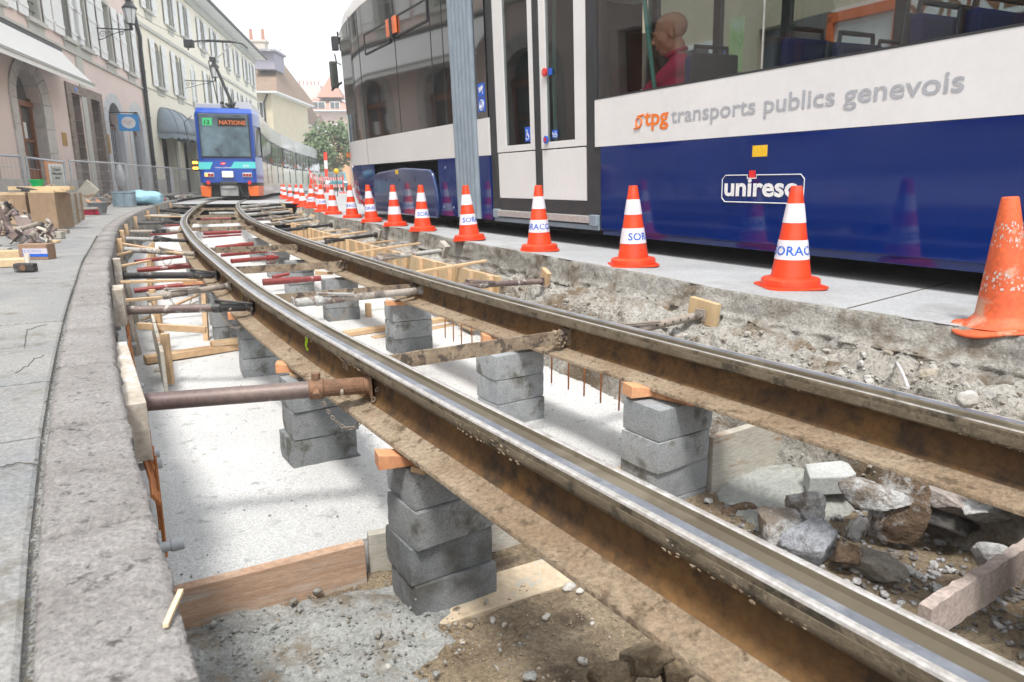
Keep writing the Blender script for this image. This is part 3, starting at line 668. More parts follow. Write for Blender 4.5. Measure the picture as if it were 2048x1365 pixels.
def wedge(x, y, z, rz, L=.16, w=.055, h0=.042, h1=.012, lab='', mat=None, ry=0):
    m = MB(); vs = [(-L / 2, -w / 2, 0), (L / 2, -w / 2, 0), (L / 2, w / 2, 0), (-L / 2, w / 2, 0), (-L / 2, -w / 2, h0), (L / 2, -w / 2, h1), (L / 2, w / 2, h1), (-L / 2, w / 2, h0)]
    m.add(vs, [(3, 2, 1, 0), (4, 5, 6, 7), (0, 1, 5, 4), (1, 2, 6, 5), (2, 3, 7, 6), (3, 0, 4, 7)])
    o = obj('wooden_wedge', m, mat or m_orange, keep=True, bevel=.0015, label=lab, cat='wedge', group='wooden wedges between the piers and the rails'); o.location = (x, y, z); o.rotation_euler = (0, ry, rz)
    return o
def wp(u, v, z): p = G(u, v, z); return p.x, p.y
x, y = wp(812, 912, -.205); wedge(x, y, -.226, radians(22), .17, .06, .045, .018, 'thick orange wedge sticking out left on top of the pier nearest the camera')
x, y = wp(838, 932, -.225); wedge(x + .03, y + .01, -.231, radians(60), .12, .045, .016, .012, 'thin split shim under the thick wedge of the nearest pier', m_wood)
x, y = wp(590, 733, -.195); wedge(x, y, -.213, radians(12), .15, .07, .04, .018, 'orange wedge with a sawn notched end on the pier behind the rusty prop')
x, y = wp(602, 748, -.22); wedge(x + .02, y, -.2225, radians(50), .12, .06, .014, .012, 'pale shim under the wedge on the pier behind the rusty prop', m_wood)
x, y = wp(487, 632, -.2); wedge(x, y, -.215, radians(20), .17, .06, .04, .015, 'orange wedge on the pier below the prop with green paint')
x, y = wp(395, 565, -.2); wedge(x - .02, y, -.215, radians(20), .17, .06, .038, .015, 'brown orange wedge end below the black prop')
x, y = wp(1292, 783, -.195); wedge(x, y, -.205, radians(18), .16, .075, .045, .02, 'broad orange wedge on the pier under the right rail')
x, y = wp(1330, 800, -.21); wedge(x + .05, y + .02, -.2145, radians(-40), .17, .085, .022, .02, 'layered plywood shim below the broad orange wedge')
x, y = wp(995, 675, -.2); wedge(x, y, -.22, radians(14), .16, .07, .042, .012, 'orange wedge on the pier behind the nearest tie bar')
x, y = wp(792, 602, -.2); wedge(x, y, -.2275, radians(8), .14, .06, .03, .02, 'dark orange wedge under the cement coated prop end')
for q, (u, v) in enumerate(((648, 545), (560, 500))):
    x, y = wp(u, v, -.2); wedge(x, y, -.22, radians(20), .15, .06, .038, .014, ['pale wedge on the pier behind the cut red tube', 'small pale wedge farther along under the right rail'][q], m_wood)

# ================================================================ formwork boards and planks
def board(name, a, b, w, h, mat, lab, cat='board', up=(0, 0, 1), bev=.003, group=None, ext=0):
    return obj(name, MB().beam(a, b, w, h, up=up, ext=ext), mat, label=lab, cat=cat, bevel=bev, group=group)
board('form_board', (-1.12, 1.672, -.655), (-.478, 2.0, -.643), .038, .165, m_form, 'long reddish form board holding the edge of the fresh floor', 'form board')
board('form_board', (-.475, 2.045, -.632), (.16, 2.285, -.632), .034, .15, m_grey_board, 'cement grey form board continuing behind the nearest pier', 'form board')
board('form_board', (.76, 2.45, -.575), (1.26, 2.74, -.555), .034, .40, m_grey_board, 'grey stained form board right of the pier under the right rail', 'form board')
board('form_board', (.2, 2.36, -.60), (.50, 2.50, -.60), .03, .18, m_wood, 'short piece of form board seen between rail and right pier', 'form board')
board('plank', G(825, 1262, -.715) + Vector((.02, .07, 0)), G(1180, 1150, -.705) + Vector((.03, .08, 0)), .17, .03, M('footing_plank', (.56, .46, .34), (.50, .40, .28), (.40, .40, .37), ns=3, fs=30, rough=.75, s3=9, t3=(.54, .6), fmix=.3, bump=.4), 'wide plank smeared with cement lying under the nearest pier', 'plank', ext=.03)
a, b = G(285, 722, -.55), G(475, 690, -.55); board('plank', a + Vector((0, .03, -.0)), b + Vector((.1, .05, 0)), .09, .045, m_wood, 'long squared plank lying across the floor left of the third pier', 'plank')
a, b = G(418, 690, -.51), G(475, 680, -.51); board('plank', a + Vector((0, .03, 0)), b + Vector((.1, .03, 0)), .085, .03, m_wood, 'short offcut lying on top of the long plank', 'plank')
a = G(315, 742, -.575); board('wood_offcut', a + Vector((-.02, 0, 0)), a + Vector((.05, .02, 0)), .05, .02, m_old, 'little grey offcut under the left end of the long plank', 'offcut')
board('batten', G(275, 652, -.38), G(412, 660, -.42), .03, .045, m_wood, 'horizontal batten braced from the leaning post to the pier side', 'batten')
board('batten', G(408, 588, -.25), G(409, 665, -.5).lerp(G(408, 588, -.25), 0) + Vector((0, 0, -.26)), .035, .03, m_wood, 'upright batten beside the third pier, propped on the floor', 'batten', up=(0, 1, 0))
board('plank', G(690, 668, -.56), G(935, 632, -.56), .09, .035, m_wood, 'plank lying on the floor behind the middle pier', 'plank')
board('plank', G(745, 678, -.58) + Vector((0, .03, .0)), G(910, 652, -.58) + Vector((0, .03, 0)), .08, .02, m_wood, 'thin plank lying under the plank behind the middle pier', 'plank')
board('wood_block', G(922, 640, -.5) + Vector((0, .0, 0)), G(940, 652, -.5) + Vector((.03, 0, 0)), .06, .08, m_wood, 'short upright offcut at the right end of the floor planks', 'offcut')
a = G(735, 636, -.58); obj('wood_block', MB().box((a.x, a.y + .05, -.52), (.05, .05, .12), radians(20)), m_wood, label='small squared block standing left of the middle pier', cat='offcut', bevel=.002)
# leaning posts, cleats of the left side forms
for i, (u0, v0, u1, v1, z0, z1, lb) in enumerate([(243, 590, 268, 725, -.2, -.56, 'yellowish leaning post nearest the camera on the kerb side'), (238, 512, 246, 560, -.17, -.4, 'pale leaning post between the two red tubes'),
     (252, 560, 258, 640, -.2, -.55, 'pale post behind the grey brown prop'), (262, 455, 264, 500, -.2, -.5, 'grey post in the row of side forms farther back')]):
    p0, p1 = G(u0, v0, z0), G(u1, v1, z1); q = Vector((p0.x * .5 + p1.x * .5, p0.y * .5 + p1.y * .5, 0))
    board('form_post', (q.x, q.y, z0), (q.x + .04, q.y + .015, z1 - .02), .03, .055, m_old, lb, 'post', up=(0, 1, 0))
k = 0
for t in [x_ * .95 + 4.6 for x_ in range(9)]:
    n = -.44
    a, b = RA.at(t, n, -.45), RA.at(t + .9, n, -.45)
    o = board('form_board', a, b, .02, .24, m_old if k % 2 else m_grey_board, '%s side form panel of the left wall, in shade below the props' % ['first', 'second', 'third', 'fourth', 'fifth', 'sixth', 'seventh', 'eighth', 'ninth'][k], 'form board', group='side form panels along the left pit wall')
    board('form_post', RA.at(t + .2, n + .03, -.57), RA.at(t + .2, n + .03, -.27), .045, .03, m_wood, '%s upright cleat on the left side forms' % ['first', 'second', 'third', 'fourth', 'fifth', 'sixth', 'seventh', 'eighth', 'ninth'][k], 'post', up=(0, 1, 0), group='upright cleats on the left side forms'); k += 1
for (u0, v0, z0, u1, v1, z1, lb) in [(226, 603, -.09, 322, 596, -.12, 'short pale batten from kerb pad to the cement coated prop'), (225, 536, -.1, 300, 522, -.1, 'pale batten lying over the red tubes by the kerb'),
      (225, 512, -.1, 290, 498, -.12, 'thin batten resting on the leaning post'), (240, 487, -.06, 365, 508, -.1, 'light batten under the fifth kerb prop'), (240, 565, -.1, 405, 560, -.14, 'thin grey batten beneath the black prop'),
      (290, 432, -.05, 368, 434, -.06, 'pale batten between far kerb props'), (480, 578, -.3, 380, 560, -.35, 'slanting batten in the shade left of the rail'), (285, 640, -.55, 430, 575, -.5, 'slanting brace on the floor behind the props')]:
    board('batten', G(u0, v0, z0), G(u1, v1, z1), .035, .018, m_wood, lb, 'batten')
# plank leaning on the kerb face and pads behind the props
a, b = G(228, 690, -.0), G(258, 815, -.0)
o = board('kerb_plank', a + Vector((.018, .0, -.07)), b + Vector((.018, .0, -.07)), .05, .16, m_old, 'weathered plank standing on edge against the kerb, nearest the camera', 'plank')
props_left = [  # left end u,v,z  right end u,v,z radius materials
 (276, 806, -.10, 737, 771, -.09, .0285, m_prust, m_orust, m_orust, 'brown painted steel prop nearest the camera, with an orange rusted threaded collar'),
 (219, 624, -.11, 514, 613, -.10, .024, m_prust, m_pblk, m_pblk, 'purple brown prop with a green paint splash and black threaded end'),
 (296, 596, -.13, 458, 572, -.10, .023, m_pgb, m_pgb, m_pgb, 'dusty grey brown prop with its collar near the kerb, sloping up to the rail'),
 (221, 553, -.11, 438, 551, -.10, .025, m_pblk, m_pblk, m_pblk, 'black painted prop with a lever lying along it'),
 (226, 500, -.09, 390, 509, -.11, .027, m_pgrey, m_pgb, m_pgb, 'prop with a cement grey left half and dark brown collar'),
 (243, 478, -.08, 373, 482, -.10, .024, m_pgrey, m_pblk, m_pblk, 'prop with black middle and thin lever, sixth along the kerb'),
 (256, 464, -.09, 371, 463, -.10, .026, m_pgb, m_pblk, m_pgb, 'mottled black and tan prop, seventh along the kerb'),
 (275, 447, -.09, 367, 446, -.10, .028, m_pblk, m_pblk, m_pblk, 'blackish prop near the bend of the kerb'),
 (300, 432, -.09, 368, 432, -.10, .03, m_pgrey, m_pgb, m_pgrey, 'cement white prop beyond the bend of the kerb'),
 (320, 422, -.09, 378, 423, -.10, .032, m_pblk, m_pblk, m_pblk, 'thin black prop far along the kerb'),
 (338, 413, -.09, 392, 415, -.10, .034, m_pgb, m_pblk, m_pgb, 'last dark prop before the blue tram on the kerb side')]
def prop(a, b, r, m1, m2, m3, lab, collar=.72, holes=False, chain=True, group=None, flange=True, lever=True, n3=0):
    """telescopic steel prop from a to b: wide tube, screw thread, collar nut with lever, pin on a chain, end plates"""
    a, b = Vector(a), Vector(b); L_ = (b - a).length
    root = thing('steel_prop', a, 0, lab, 'steel prop', group); d = (b - a).normalized()
    root.rotation_euler = d.to_track_quat('X', 'Z').to_euler()
    c = L_ * collar
    t = MB(); n = 24; pts = [(c * i / n, 0, 0) for i in range(n + 1)]
    t.tube(pts, r, 16); obj('outer_tube', t, m1, root, smooth=True)
    th = MB(); l2 = min(.16, L_ * .26); nn = 26; pp = []; rr = []
    for i in range(nn * 2 + 1): pp.append((c + l2 * i / (nn * 2), 0, 0)); rr.append(r * (1.03 if i % 2 else .96))
    th.tube(pp, rr, 16); obj('screw_thread', th, m2, root)
    it_ = MB().tube([(c + l2 * .9, 0, 0), (L_ - .01, 0, 0)], r * .86, 14); obj('inner_tube', it_, m3, root, smooth=True)
    if holes:
        k = c + l2 + .04
        while k < L_ - .04: obj('pin_hole', MB().tube([(k, -r * .86 - .0012, r * .15), (k, -r * .8, r * .15)], r * .26, 8), c_dark, root); k += .055
    co = MB().tube([(c - .016, 0, 0), (c - .012, 0, 0), (c + .028, 0, 0), (c + .032, 0, 0)], [r * 1.05, r * 1.2, r * 1.2, r * 1.05], 14)
    co.tube([(c + .008, 0, r * 1.1), (c + .008, 0, r * 1.9)], r * .5, 10).tube([(c + .008, -r * 1.1, 0), (c + .008, -r * 1.9, -r * .3)], r * .42, 8)
    obj('collar', co, m2, root, smooth=True)
    if lever:
        obj('lever', MB().tube([(c + .008, -r * .3, r * 1.75), (c + .05, -r * .9, r * 1.6), (c + .21 * min(1, r / .024), -r * 1.2, r * .95)], [r * .36, r * .3, r * .26], 8), m2, root, smooth=True)
    obj('pin', MB().tube([(c + l2 * .55, -r * 2, -r * .2), (c + l2 * .55, r * 1.5, r * .1)], r * .2, 8), m_chain, root, smooth=True)
    if chain:
        ch = MB(); x0, x1 = c + .015, c + l2 * 1.25; N_ = 15
        R3 = root.rotation_euler.to_matrix().inverted(); g = R3 @ Vector((0, 0, -1))
        for i in range(N_):
            f = i / (N_ - 1); p = Vector((x0 + (x1 - x0) * f, -r * 1.15, -r * .3)) + g * (.105 * 4 * f * (1 - f) * (r / .024)) ; df = Vector((x1 - x0, 0, 0)) + g * (.105 * 4 * (1 - 2 * f)); df.normalize()
            u = df; w = df.cross(Vector((0, 1, 0)) if i % 2 else Vector((0, .7, .7))).normalized(); ring = []
            for k in range(8): aa = 2 * pi * k / 8; ring.append(p + u * cos(aa) * .0085 + w * sin(aa) * .005)
            ch.tube(ring, .0019, 5, closed=True)
        obj('pin_chain', ch, m_chain, root)
    for x_, nm in ((0, 'end_plate'), (L_, 'end_plate')):
        obj(nm, MB().box((x_ + (.003 if x_ == 0 else -.004), 0, 0), (.008, r * 2.5, r * 2.5)), m2 if x_ else m1, root, bevel=.001)
    if flange:
        obj('end_cup', MB().tube([(L_ - .03, 0, 0), (L_ - .012, 0, 0), (L_ - .008, 0, 0)], [r * .9, r * 1.05, r * 1.45], 12), m2, root, smooth=True)
    return root
pad_lab = ['squared pad behind the second kerb prop, with a weathered grey top', 'grey pad of two boards behind the sloping kerb prop', 'tall pale pad behind the black kerb prop', 'brown end grain pad behind the half grey prop', 'tilted brown pad behind the sixth kerb prop',
           'brown pad behind the mottled prop', 'pale pad at the bend of the kerb', 'small pale pad past the bend', 'tiny pale pad farther along the kerb', 'last but one pad on the kerb side', 'last pad on the kerb side']
for i, (u0, v0, z0, u1, v1, z1, r, m1, m2, m3, lab) in enumerate(props_left):
    b = G(u1, v1, z1); tb, nb = RA.near(b); b = RA.at(tb, .028, z1)
    a = G(u0, v0, z0); ta, na = KB.near(a)
    if i == 0: a = G(u0, v0, z0)
    elif i == 2: pass
    else: a = KB.at(ta, .06, z0)
    prop(a, b, r, m1, m2, m3, lab, collar=(.74, .7, .2, .72, .5, .48, .45, .5, .5, .5, .5)[i], group='steel props between kerb and left rail', chain=i < 5, holes=False, lever=i > 0)
    if i > 0:
        if i == 2: ta, na = KB.near(G(215, 590, -.02)); a = KB.at(ta, 0, -.06)
        hh = .17 + .03 * (i % 2)
        obj('timber_pad', MB().box(tuple(KB.at(ta, .029, -.02 - hh / 2 + .04)), (.052, .10 if i != 1 else .16, hh), KB.yaw(ta) + random.uniform(-.08, .08), rx=random.uniform(-.06, .06)), m_old if i in (1, 2, 3) else m_wood, label=pad_lab[i - 1], cat='timber pad', bevel=.002, group='timber pads against the kerb')
# green paint splash on the second prop is a flat shell
p2 = [o for o in bpy.data.objects if o.name.startswith('steel_prop')][1]
gp = MB()
for i in range(60):
    x_ = .5 + random.gauss(0, .05); a0 = random.uniform(-2.2, -.4); da = random.uniform(.08, .3); dx = random.uniform(.003, .012); rr_ = .0246
    gp.add([(x_, rr_ * cos(a0), rr_ * -sin(a0)), (x_ + dx, rr_ * cos(a0), rr_ * -sin(a0)), (x_ + dx, rr_ * cos(a0 + da), rr_ * -sin(a0 + da)), (x_, rr_ * cos(a0 + da), rr_ * -sin(a0 + da))], [(0, 1, 2, 3)])
obj('green_paint_splash', gp, m_green, p2)
# red tubes of the left pit side
RG = 'red steel tubes in the pit'
def red(a, b, r, lab, grp=RG, mat=None, fat=.0, ends=None):
    root = thing('steel_tube', a, 0, lab, 'steel tube', grp); a, b = Vector(a), Vector(b); d = (b - a); L_ = d.length; root.rotation_euler = d.normalized().to_track_quat('X', 'Z').to_euler()
    mm = mat or m_pred
    obj('outer_tube', MB().tube([(0, 0, 0), (L_ * .62, 0, 0)], r, 14), mm, root, smooth=True)
    obj('inner_tube', MB().tube([(L_ * .6, 0, 0), (L_, 0, 0)], r * (.85 if not fat else 1.15), 14), mm, root, smooth=True)
    if ends:
        c = L_ * ends
        obj('collar', MB().tube([(c - .04, 0, 0), (c + .03, 0, 0)], r * 1.35, 12), mm, root, smooth=True)
        for sg in (-1, 1):
            hp = [(c - .05, 0, sg * r * 1.2), (c - .05, 0, sg * r * 2.3), (c + .05, 0, sg * r * 2.3), (c + .05, 0, sg * r * 1.2)]
            obj('loop_handle', MB().tube(hp, r * .22, 6), mm, root)
    return root
red(G(270, 524, -.26), G(364, 513, -.24), .022, 'mottled red tube, upper of the two by the kerb posts')
red(G(275, 541, -.28), G(395, 530, -.24), .026, 'mottled red tube, lower of the two by the kerb posts', fat=1)
red(G(268, 582, -.30), G(412, 565, -.27), .022, 'dull red perforated tube behind the grey brown prop')
red(G(300, 469, -.26), G(372, 465, -.24), .026, 'red tube seen under the sixth kerb prop')
red(G(330, 452, -.24), G(372, 450, -.24), .022, 'short red tube far along the kerb side')
red(G(300, 482, -.3), G(372, 479, -.3), .02, 'thin red tube low under the kerb props')
# between the rails
red(G(526, 565, -.2), G(641, 557, -.2), .028, 'bright red tube with a cleanly cut end between the rails', fat=0)
red(G(545, 555, -.24), G(578, 548, -.22), .018, 'short orange red tube lying behind the cut end tube')
red(G(463, 523, -.2), G(556, 515, -.2), .024, 'red tube with a collar and two loop handles', ends=.84)
red(G(443, 511, -.2), G(533, 503, -.2), .02, 'red tube smeared with dark mud behind the one with loop handles')
red(G(432, 496, -.22), G(506, 488, -.2), .026, 'red tube with a dirty middle, pale at its left end', fat=1)
red(G(408, 468, -.2), G(482, 464, -.2), .03, 'bright red tube, front one of the far pair')
red(G(400, 462, -.22), G(478, 459, -.22), .02, 'darker red tube, rear one of the far pair')
red(G(405, 475, -.24), G(482, 470, -.24), .018, 'thin red tube with a dark lever')
red(G(402, 438, -.2), G(462, 437, -.2), .026, 'light red tube far between the rails')
red(G(398, 447, -.2), G(475, 444, -.2), .03, 'dark brown tube with a yellow band between the rails', mat=m_pgb)
red(G(418, 427, -.2), G(480, 426, -.2), .03, 'blue grey tube far between the rails', mat=m_pgrey)
red(G(420, 417, -.2), G(478, 416, -.2), .035, 'pale blue grey tube just before the blue tram', mat=m_pgrey)
# the cement coated prop between the rails
b = G(822, 583, -.1); tb = RA.near(b)[0]
prop(G(585, 607, -.12), RA.at(tb, 1.07, -.1), .0265, m_pgrey, m_pgrey, m_pgb, 'prop thickly coated in grey cement between the rails, with a hanging chain', collar=.18, group='steel props between the rails')
# props right of the track
props_right = [
 (1300, 662, -.10, 1480, 622, -.07, .024, m_pgb, m_pgb, m_pgb, 'dusty beige prop with a row of pin holes, nearest on the cone side', .28),
 (925, 571, -.10, 1085, 563, -.10, .023, m_prust, m_prust, m_prust, 'purple brown prop with pin holes on the cone side', .36),
 (751, 523, -.10, 884, 502, -.06, .026, m_prust, m_pgb, m_pgrey, 'dark prop with a cement grey right end', .32),
 (651, 490, -.10, 752, 470, -.06, .024, m_pgrey, m_pblk, m_pblk, 'black prop with a thin lever on the cone side', .3),
 (567, 464, -.10, 671, 450, -.06, .026, m_pblk, m_pblk, m_pblk, 'dark grey prop with a tee handle on the cone side', .45),
 (540, 452, -.10, 624, 438, -.06, .03, m_pgb, m_pgrey, m_pgrey, 'whitish prop, sixth from the camera on the cone side', .4),
 (527, 441, -.10, 600, 430, -.06, .032, m_prust, m_pgb, m_pgb, 'rust brown prop, seventh from the camera on the cone side', .4),
 (516, 430, -.10, 580, 423, -.06, .032, m_pgrey, m_pgb, m_pgrey, 'pale prop, eighth from the camera on the cone side', .4),
 (505, 421, -.10, 566, 414, -.06, .034, m_pgrey, m_pgb, m_pgrey, 'bulky cement grey prop nearly at the tram', .4),
 (505, 414, -.10, 560, 408, -.06, .034, m_pgrey, m_pgrey, m_pgrey, 'last pale prop on the cone side before the tram', .4)]
pl2 = ['square fresh timber pad leaning on the slab edge behind the pin hole prop', 'orange brown timber pad set high on the wall', 'weathered hexagonal looking pad, split and dark', 'rounded brown pad behind the black lever prop', 'dark edged pad behind the tee handle prop', 'pale pad, sixth on the cone side', 'brown pad, seventh on the cone side', 'small pad, eighth on the cone side', 'tiny pad nearly at the tram', 'last tiny pad on the cone side']
for i, (u0, v0, z0, u1, v1, z1, r, m1, m2, m3, lab, col) in enumerate(props_right):
    a = G(u0, v0, z0); ta = RA.near(a)[0]; a = RA.at(ta, GA - .03, z0); b = G(u1, v1, z1)
    tb_, nb_ = SE.near(b)
    if nb_ > -.12: b = SE.at(tb_, -.12, z1)
    prop(a, b, r, m1, m2, m3, lab, collar=col, holes=i < 2, chain=i == 3, group='steel props between right rail and slab edge', flange=False)
    tp = SE.near(b)[0]; d = (b - a).normalized()
    pw, ph = ((.17, .12), (.1, .1), (.11, .13), (.1, .13), (.1, .12), (.1, .12), (.1, .12), (.1, .11), (.1, .11), (.1, .1))[i]
    c = b + d * .022 + Vector((0, 0, .03 if i == 1 else .012)); obj('timber_pad', MB().box(tuple(c), (.034 if i != 2 else .06, pw, ph), atan2(d.y, d.x), rx=(.1, .35, .5, .3, 0, .1, 0, 0, 0, 0)[i]), m_ply if i in (0,) else (m_wood if i not in (2, 3, 4) else m_grey_board), label=pl2[i], cat='timber pad', bevel=.003, group='timber pads against the slab edge')
# plywood side forms on the right
fp = [(RA.near(G(u, v, -.12))) for u, v in ((575, 450), (625, 466), (672, 481), (735, 503), (800, 522), (930, 556))]
t_ = 4.75; k = 0
while k < 8:
    n = GA + .62
    r = thing('plywood_form', RA.at(t_ + .5, n, -.47), RA.yaw(t_ + .5) + pi / 2, '%s yellow plywood form panel of the right side wall' % ['nearest', 'second', 'third', 'fourth', 'fifth', 'sixth', 'seventh', 'farthest'][k], 'form panel', 'yellow plywood forms along the right side')
    hgt = .39; L_ = 1.0
    obj('panel', MB().box((0, 0, hgt / 2), (L_ - .012, .018, hgt)), m_ply, r)
    for q in (-.42, -.1, .3): obj('cleat', MB().box((q, .028, hgt / 2), (.045, .035, hgt + .01)), m_wood, r, bevel=.002)
    obj('top_rail', MB().box((0, -.02, hgt - .015), (L_ - .02, .02, .03)), m_wood, r)
    t_ += 1.02; k += 1
for (u0, v0, u1, v1, lb, z0, z1) in [(833, 545, 972, 522, 'long pale batten reaching out from the nearest plywood form', -.09, -.04), (700, 507, 839, 487, 'pale batten over the second plywood form', -.09, -.03), (724, 489, 788, 481, 'short orange tinted batten below the cones', -.09, -.03),
      (612, 480, 733, 463, 'long thin batten behind the black lever prop', -.09, -.03), (640, 464, 700, 459, 'thin batten deep in the forms', -.1, -.05), (573, 449, 640, 443, 'batten in the far forms', -.09, -.03), (540, 421, 575, 418, 'pale batten close to the far cones', -.09, -.03), (545, 441, 600, 433, 'brown batten near the far cones', -.1, -.05)]:
    board('batten', G(u0, v0, z0), G(u1, v1, z1), .04, .018, m_wood, lb, 'batten')
# ================================================================ reinforcement
def rebar_cage(name, lab, path, n, t0, t1, zl, zt, sp=.11, zb=-.56, far=1.0):
    r = thing(name, path.at((t0 + t1) / 2, n, zb), 0, lab, 'rebar')
    for z_ in zl:
        obj('long_bar', MB().tube([path.at(t0 + (t1 - t0) * i / 24, n + fbm(i * .35, z_ * 9) * .014, z_ + fbm(i * .3, z_, 5) * .008) for i in range(25)], .0045, 6), m_reb, r, world=True)
    t = t0; k = 0
    while t < t1:
        h = zt + random.uniform(-.012, .012); w = random.uniform(-.004, .004)
        obj('upright_bar', MB().tube([path.at(t, n + .006 + w, zb), path.at(t, n + .006, h)], .004, 6), m_reb, r, world=True)
        if k % 3 == 0:
            obj('tie_wire', MB().tube([path.at(t - .012, n - .005, zl[0] + .006), path.at(t + .004, n + .012, zl[0] + .012), path.at(t + .014, n - .004, zl[0] - .006)], .0015, 5), m_chain, r, world=True)
        t += sp * random.uniform(.85, 1.15); k += 1
    return r
rebar_cage('rebar_mesh', 'rusty orange rebar grid standing between the right rail and the rubble bank', RA, GA + .09, 2.35, 4.5, (-.235, -.252), -.195, .125, -.42)
rebar_cage('rebar_mesh', 'rusty orange rebar strip along the kerb wall in front of the pipe stubs', KB, .05, 2.75, 6.4, (-.2, -.25, -.31), -.18, .1, -.5)
pr = thing('rebar_stirrup_row', KB.at(1.5, .085, -.4), 0, 'bundle of bent rusty bars hanging along the near kerb wall', 'rebar')
for k in range(4):
    obj('long_bar', MB().tube([KB.at(2.5 + .05 * k + i * .1, .03 + .007 * k + fbm(i * .4, k) * .008, -.20 - .03 * k + fbm(i * .3, k, 3) * .01) for i in range(13)], .0055, 6), m_reb, pr, world=True)
for i, (u, v, lb) in enumerate([(264, 690, 'pipe stub beside the leaning post'), (275, 773, 'small pipe stub behind the kerb plank'), (307, 930, 'pair of pipe stubs, the nearer and larger one'), (296, 912, 'thin pipe stub just behind the larger one'), (336, 1093, 'pipe stub nearest the camera under the kerb')]):
    p = G(u, v, -.33); t, n = KB.near(p); d = KB.right(t); rr_ = .013 if i in (2, 4) else .010
    pp = KB.at(t, max(.02, n - .07), -.33); root = thing('pipe_stub', pp, 0, 'grey plastic ' + lb, 'pipe stub', 'grey plastic pipe stubs in the kerb wall')
    obj('pipe', MB().tube([pp - d * .08, pp + d * .05], rr_, 14), m_pvc, root, smooth=True, world=True)
    obj('socket', MB().tube([pp + d * .035, pp + d * .036, pp + d * .065, pp + d * .066], [rr_, rr_ * 1.25, rr_ * 1.25, rr_ * 1.0], 14), m_pvc, root, smooth=True, world=True)
# ================================================================ rubble
def onbank(u, v):
    p = G(u, v, -.1)
    for _ in range(12):
        e = -SE.near(p)[1]; t = SE.near(p)[0]; q = min([bank(t, j / 40) for j in range(41)], key=lambda b: (b.xy - p.xy).length)
        p = G(u, v, q.z)
    return q.z
def rock(u, v, z, r, sc, mat, lab, seed, rz=0, jit=.55, name='concrete_chunk', cat='rubble chunk', rx=0, ry=0, cuts=9):
    if z == 'bank': z = onbank(u, v)
    p = G(u, v, z); V, Fc = ICO[4]; vs = []; rn = random.Random(seed); pl = []
    for _ in range(cuts):
        n_ = Vector((rn.gauss(0, 1), rn.gauss(0, 1), rn.gauss(0, .7))).normalized(); pl.append((n_, rn.uniform(.42, .70)))
    for q in V:
        w = q.copy()
        for n_, d_ in pl:
            k = w.dot(n_) - d_
            if k > 0: w -= n_ * k * .93
        w = w * (1 + jit * .16 * fbm(w.x * 2 + seed, w.y * 2, w.z * 2, 5, .8)) + w.normalized() * fbm(w.x * 9, w.y * 9 + seed, w.z * 9, 4, .7) * .034
        vs.append(Vector((w.x * sc[0], w.y * sc[1], w.z * sc[2])) * r * (1.24 if mat is c_white_stone or name != 'concrete_chunk' else 1.08))
    o = obj(name, MB().add(vs, Fc), mat, keep=True, smooth='all', label=lab, cat=cat); o.location = p; o.rotation_euler = (rx, ry, rz); return o
it = []
rnd = random.Random(91)
for i in range(200):
    x, y = rnd.gauss(1.12, .22), rnd.gauss(2.0, .22)
    if RA.near((x, y))[1] < .2 or SE.near((x, y))[1] > -.38: continue
    r = rnd.uniform(.006, .02); it.append((Vector((x, y, ground_h(x, y) + r * .5)), r))
scatter('rubble_chips', it, c_white_stone, 'pale angular chips of broken concrete lying between the larger chunks', 'rubble')
rock(1612, 1012, -.50, .058, (1, .8, 1), c_white_stone, 'upright white broken concrete chunk below the grey paver', 3)
rock(1562, 1048, -.54, .085, (1.15, .8, .75), c_white_stone, 'white and grey broken chunk leaning against the left rail', 5, rz=.3)
rock(1628, 1082, -.54, .085, (1.15, .9, .8), M('grey_broken', (.42, .44, .48), (.34, .35, .38), (.22, .19, .17), ns=9, fs=60, rough=.95, bump=1, bd=.01, fmix=.5, bump2=.6), 'large grey blue broken chunk in the middle of the heap', 7)
rock(1712, 1058, -.52, .045, (1, .9, .9), c_brown_stone, 'small rusty brown lump between the larger chunks', 9)
rock(1782, 1010, -.47, .135, (.85, .8, 1.0), c_brown_stone, 'largest chunk, brown conglomerate with a white concrete crust', 11, rz=.4)
rock(1752, 990, -.43, .07, (1.3, .7, .75), c_white_stone, 'white crusted chunk lying on the largest brown one', 31, rz=-.5)
rock(1880, 1040, -.50, .12, (1.2, .8, .45), c_asph, 'dark asphalt slab piece tilted beneath the right rail', 13, rz=-.55, rx=-.15, ry=.15)
rock(1905, 1010, -.43, .10, (1.4, .7, .32), M('pinkish_broken', (.42, .36, .33), (.34, .30, .28), (.2, .18, .17), ns=12, fs=60, rough=.95, bump=1, bd=.01, fmix=.45), 'pinkish broken paving piece on top of the dark asphalt', 15, rz=-.6, rx=-.2, ry=.2)
rock(1692, 1112, -.55, .05, (1, .8, .9), c_brown_stone, 'rough brown lump beside the dark wedge shaped stone', 17)
rock(1762, 1135, -.56, .085, (1.1, .6, .6), M('dark_paver', (.17, .16, .14), (.23, .21, .18), (.06, .06, .06), ns=8, fs=70, rough=.9, bump=.8, fmix=.4), 'dark grey wedge shaped stone with a black face', 19, rz=-.7)
rock(1955, 1020, -.42, .055, (1.3, .9, .6), c_white_stone, 'pale chunk in the hollow below the right rail', 21)
rock(1985, 1120, -.47, .05, (1, .9, .8), c_white_stone, 'pale lump behind the granite edging', 23)
rock(1470, 1022, -.6, .07, (1.2, .8, .45), c_brown_stone, 'low brown crumbly lump touching the right pier', 25)
rock(2040, 960, -.30, .11, (1.1, .9, .8), c_brown_stone, 'big brown earth clod at the right edge of the picture', 27)
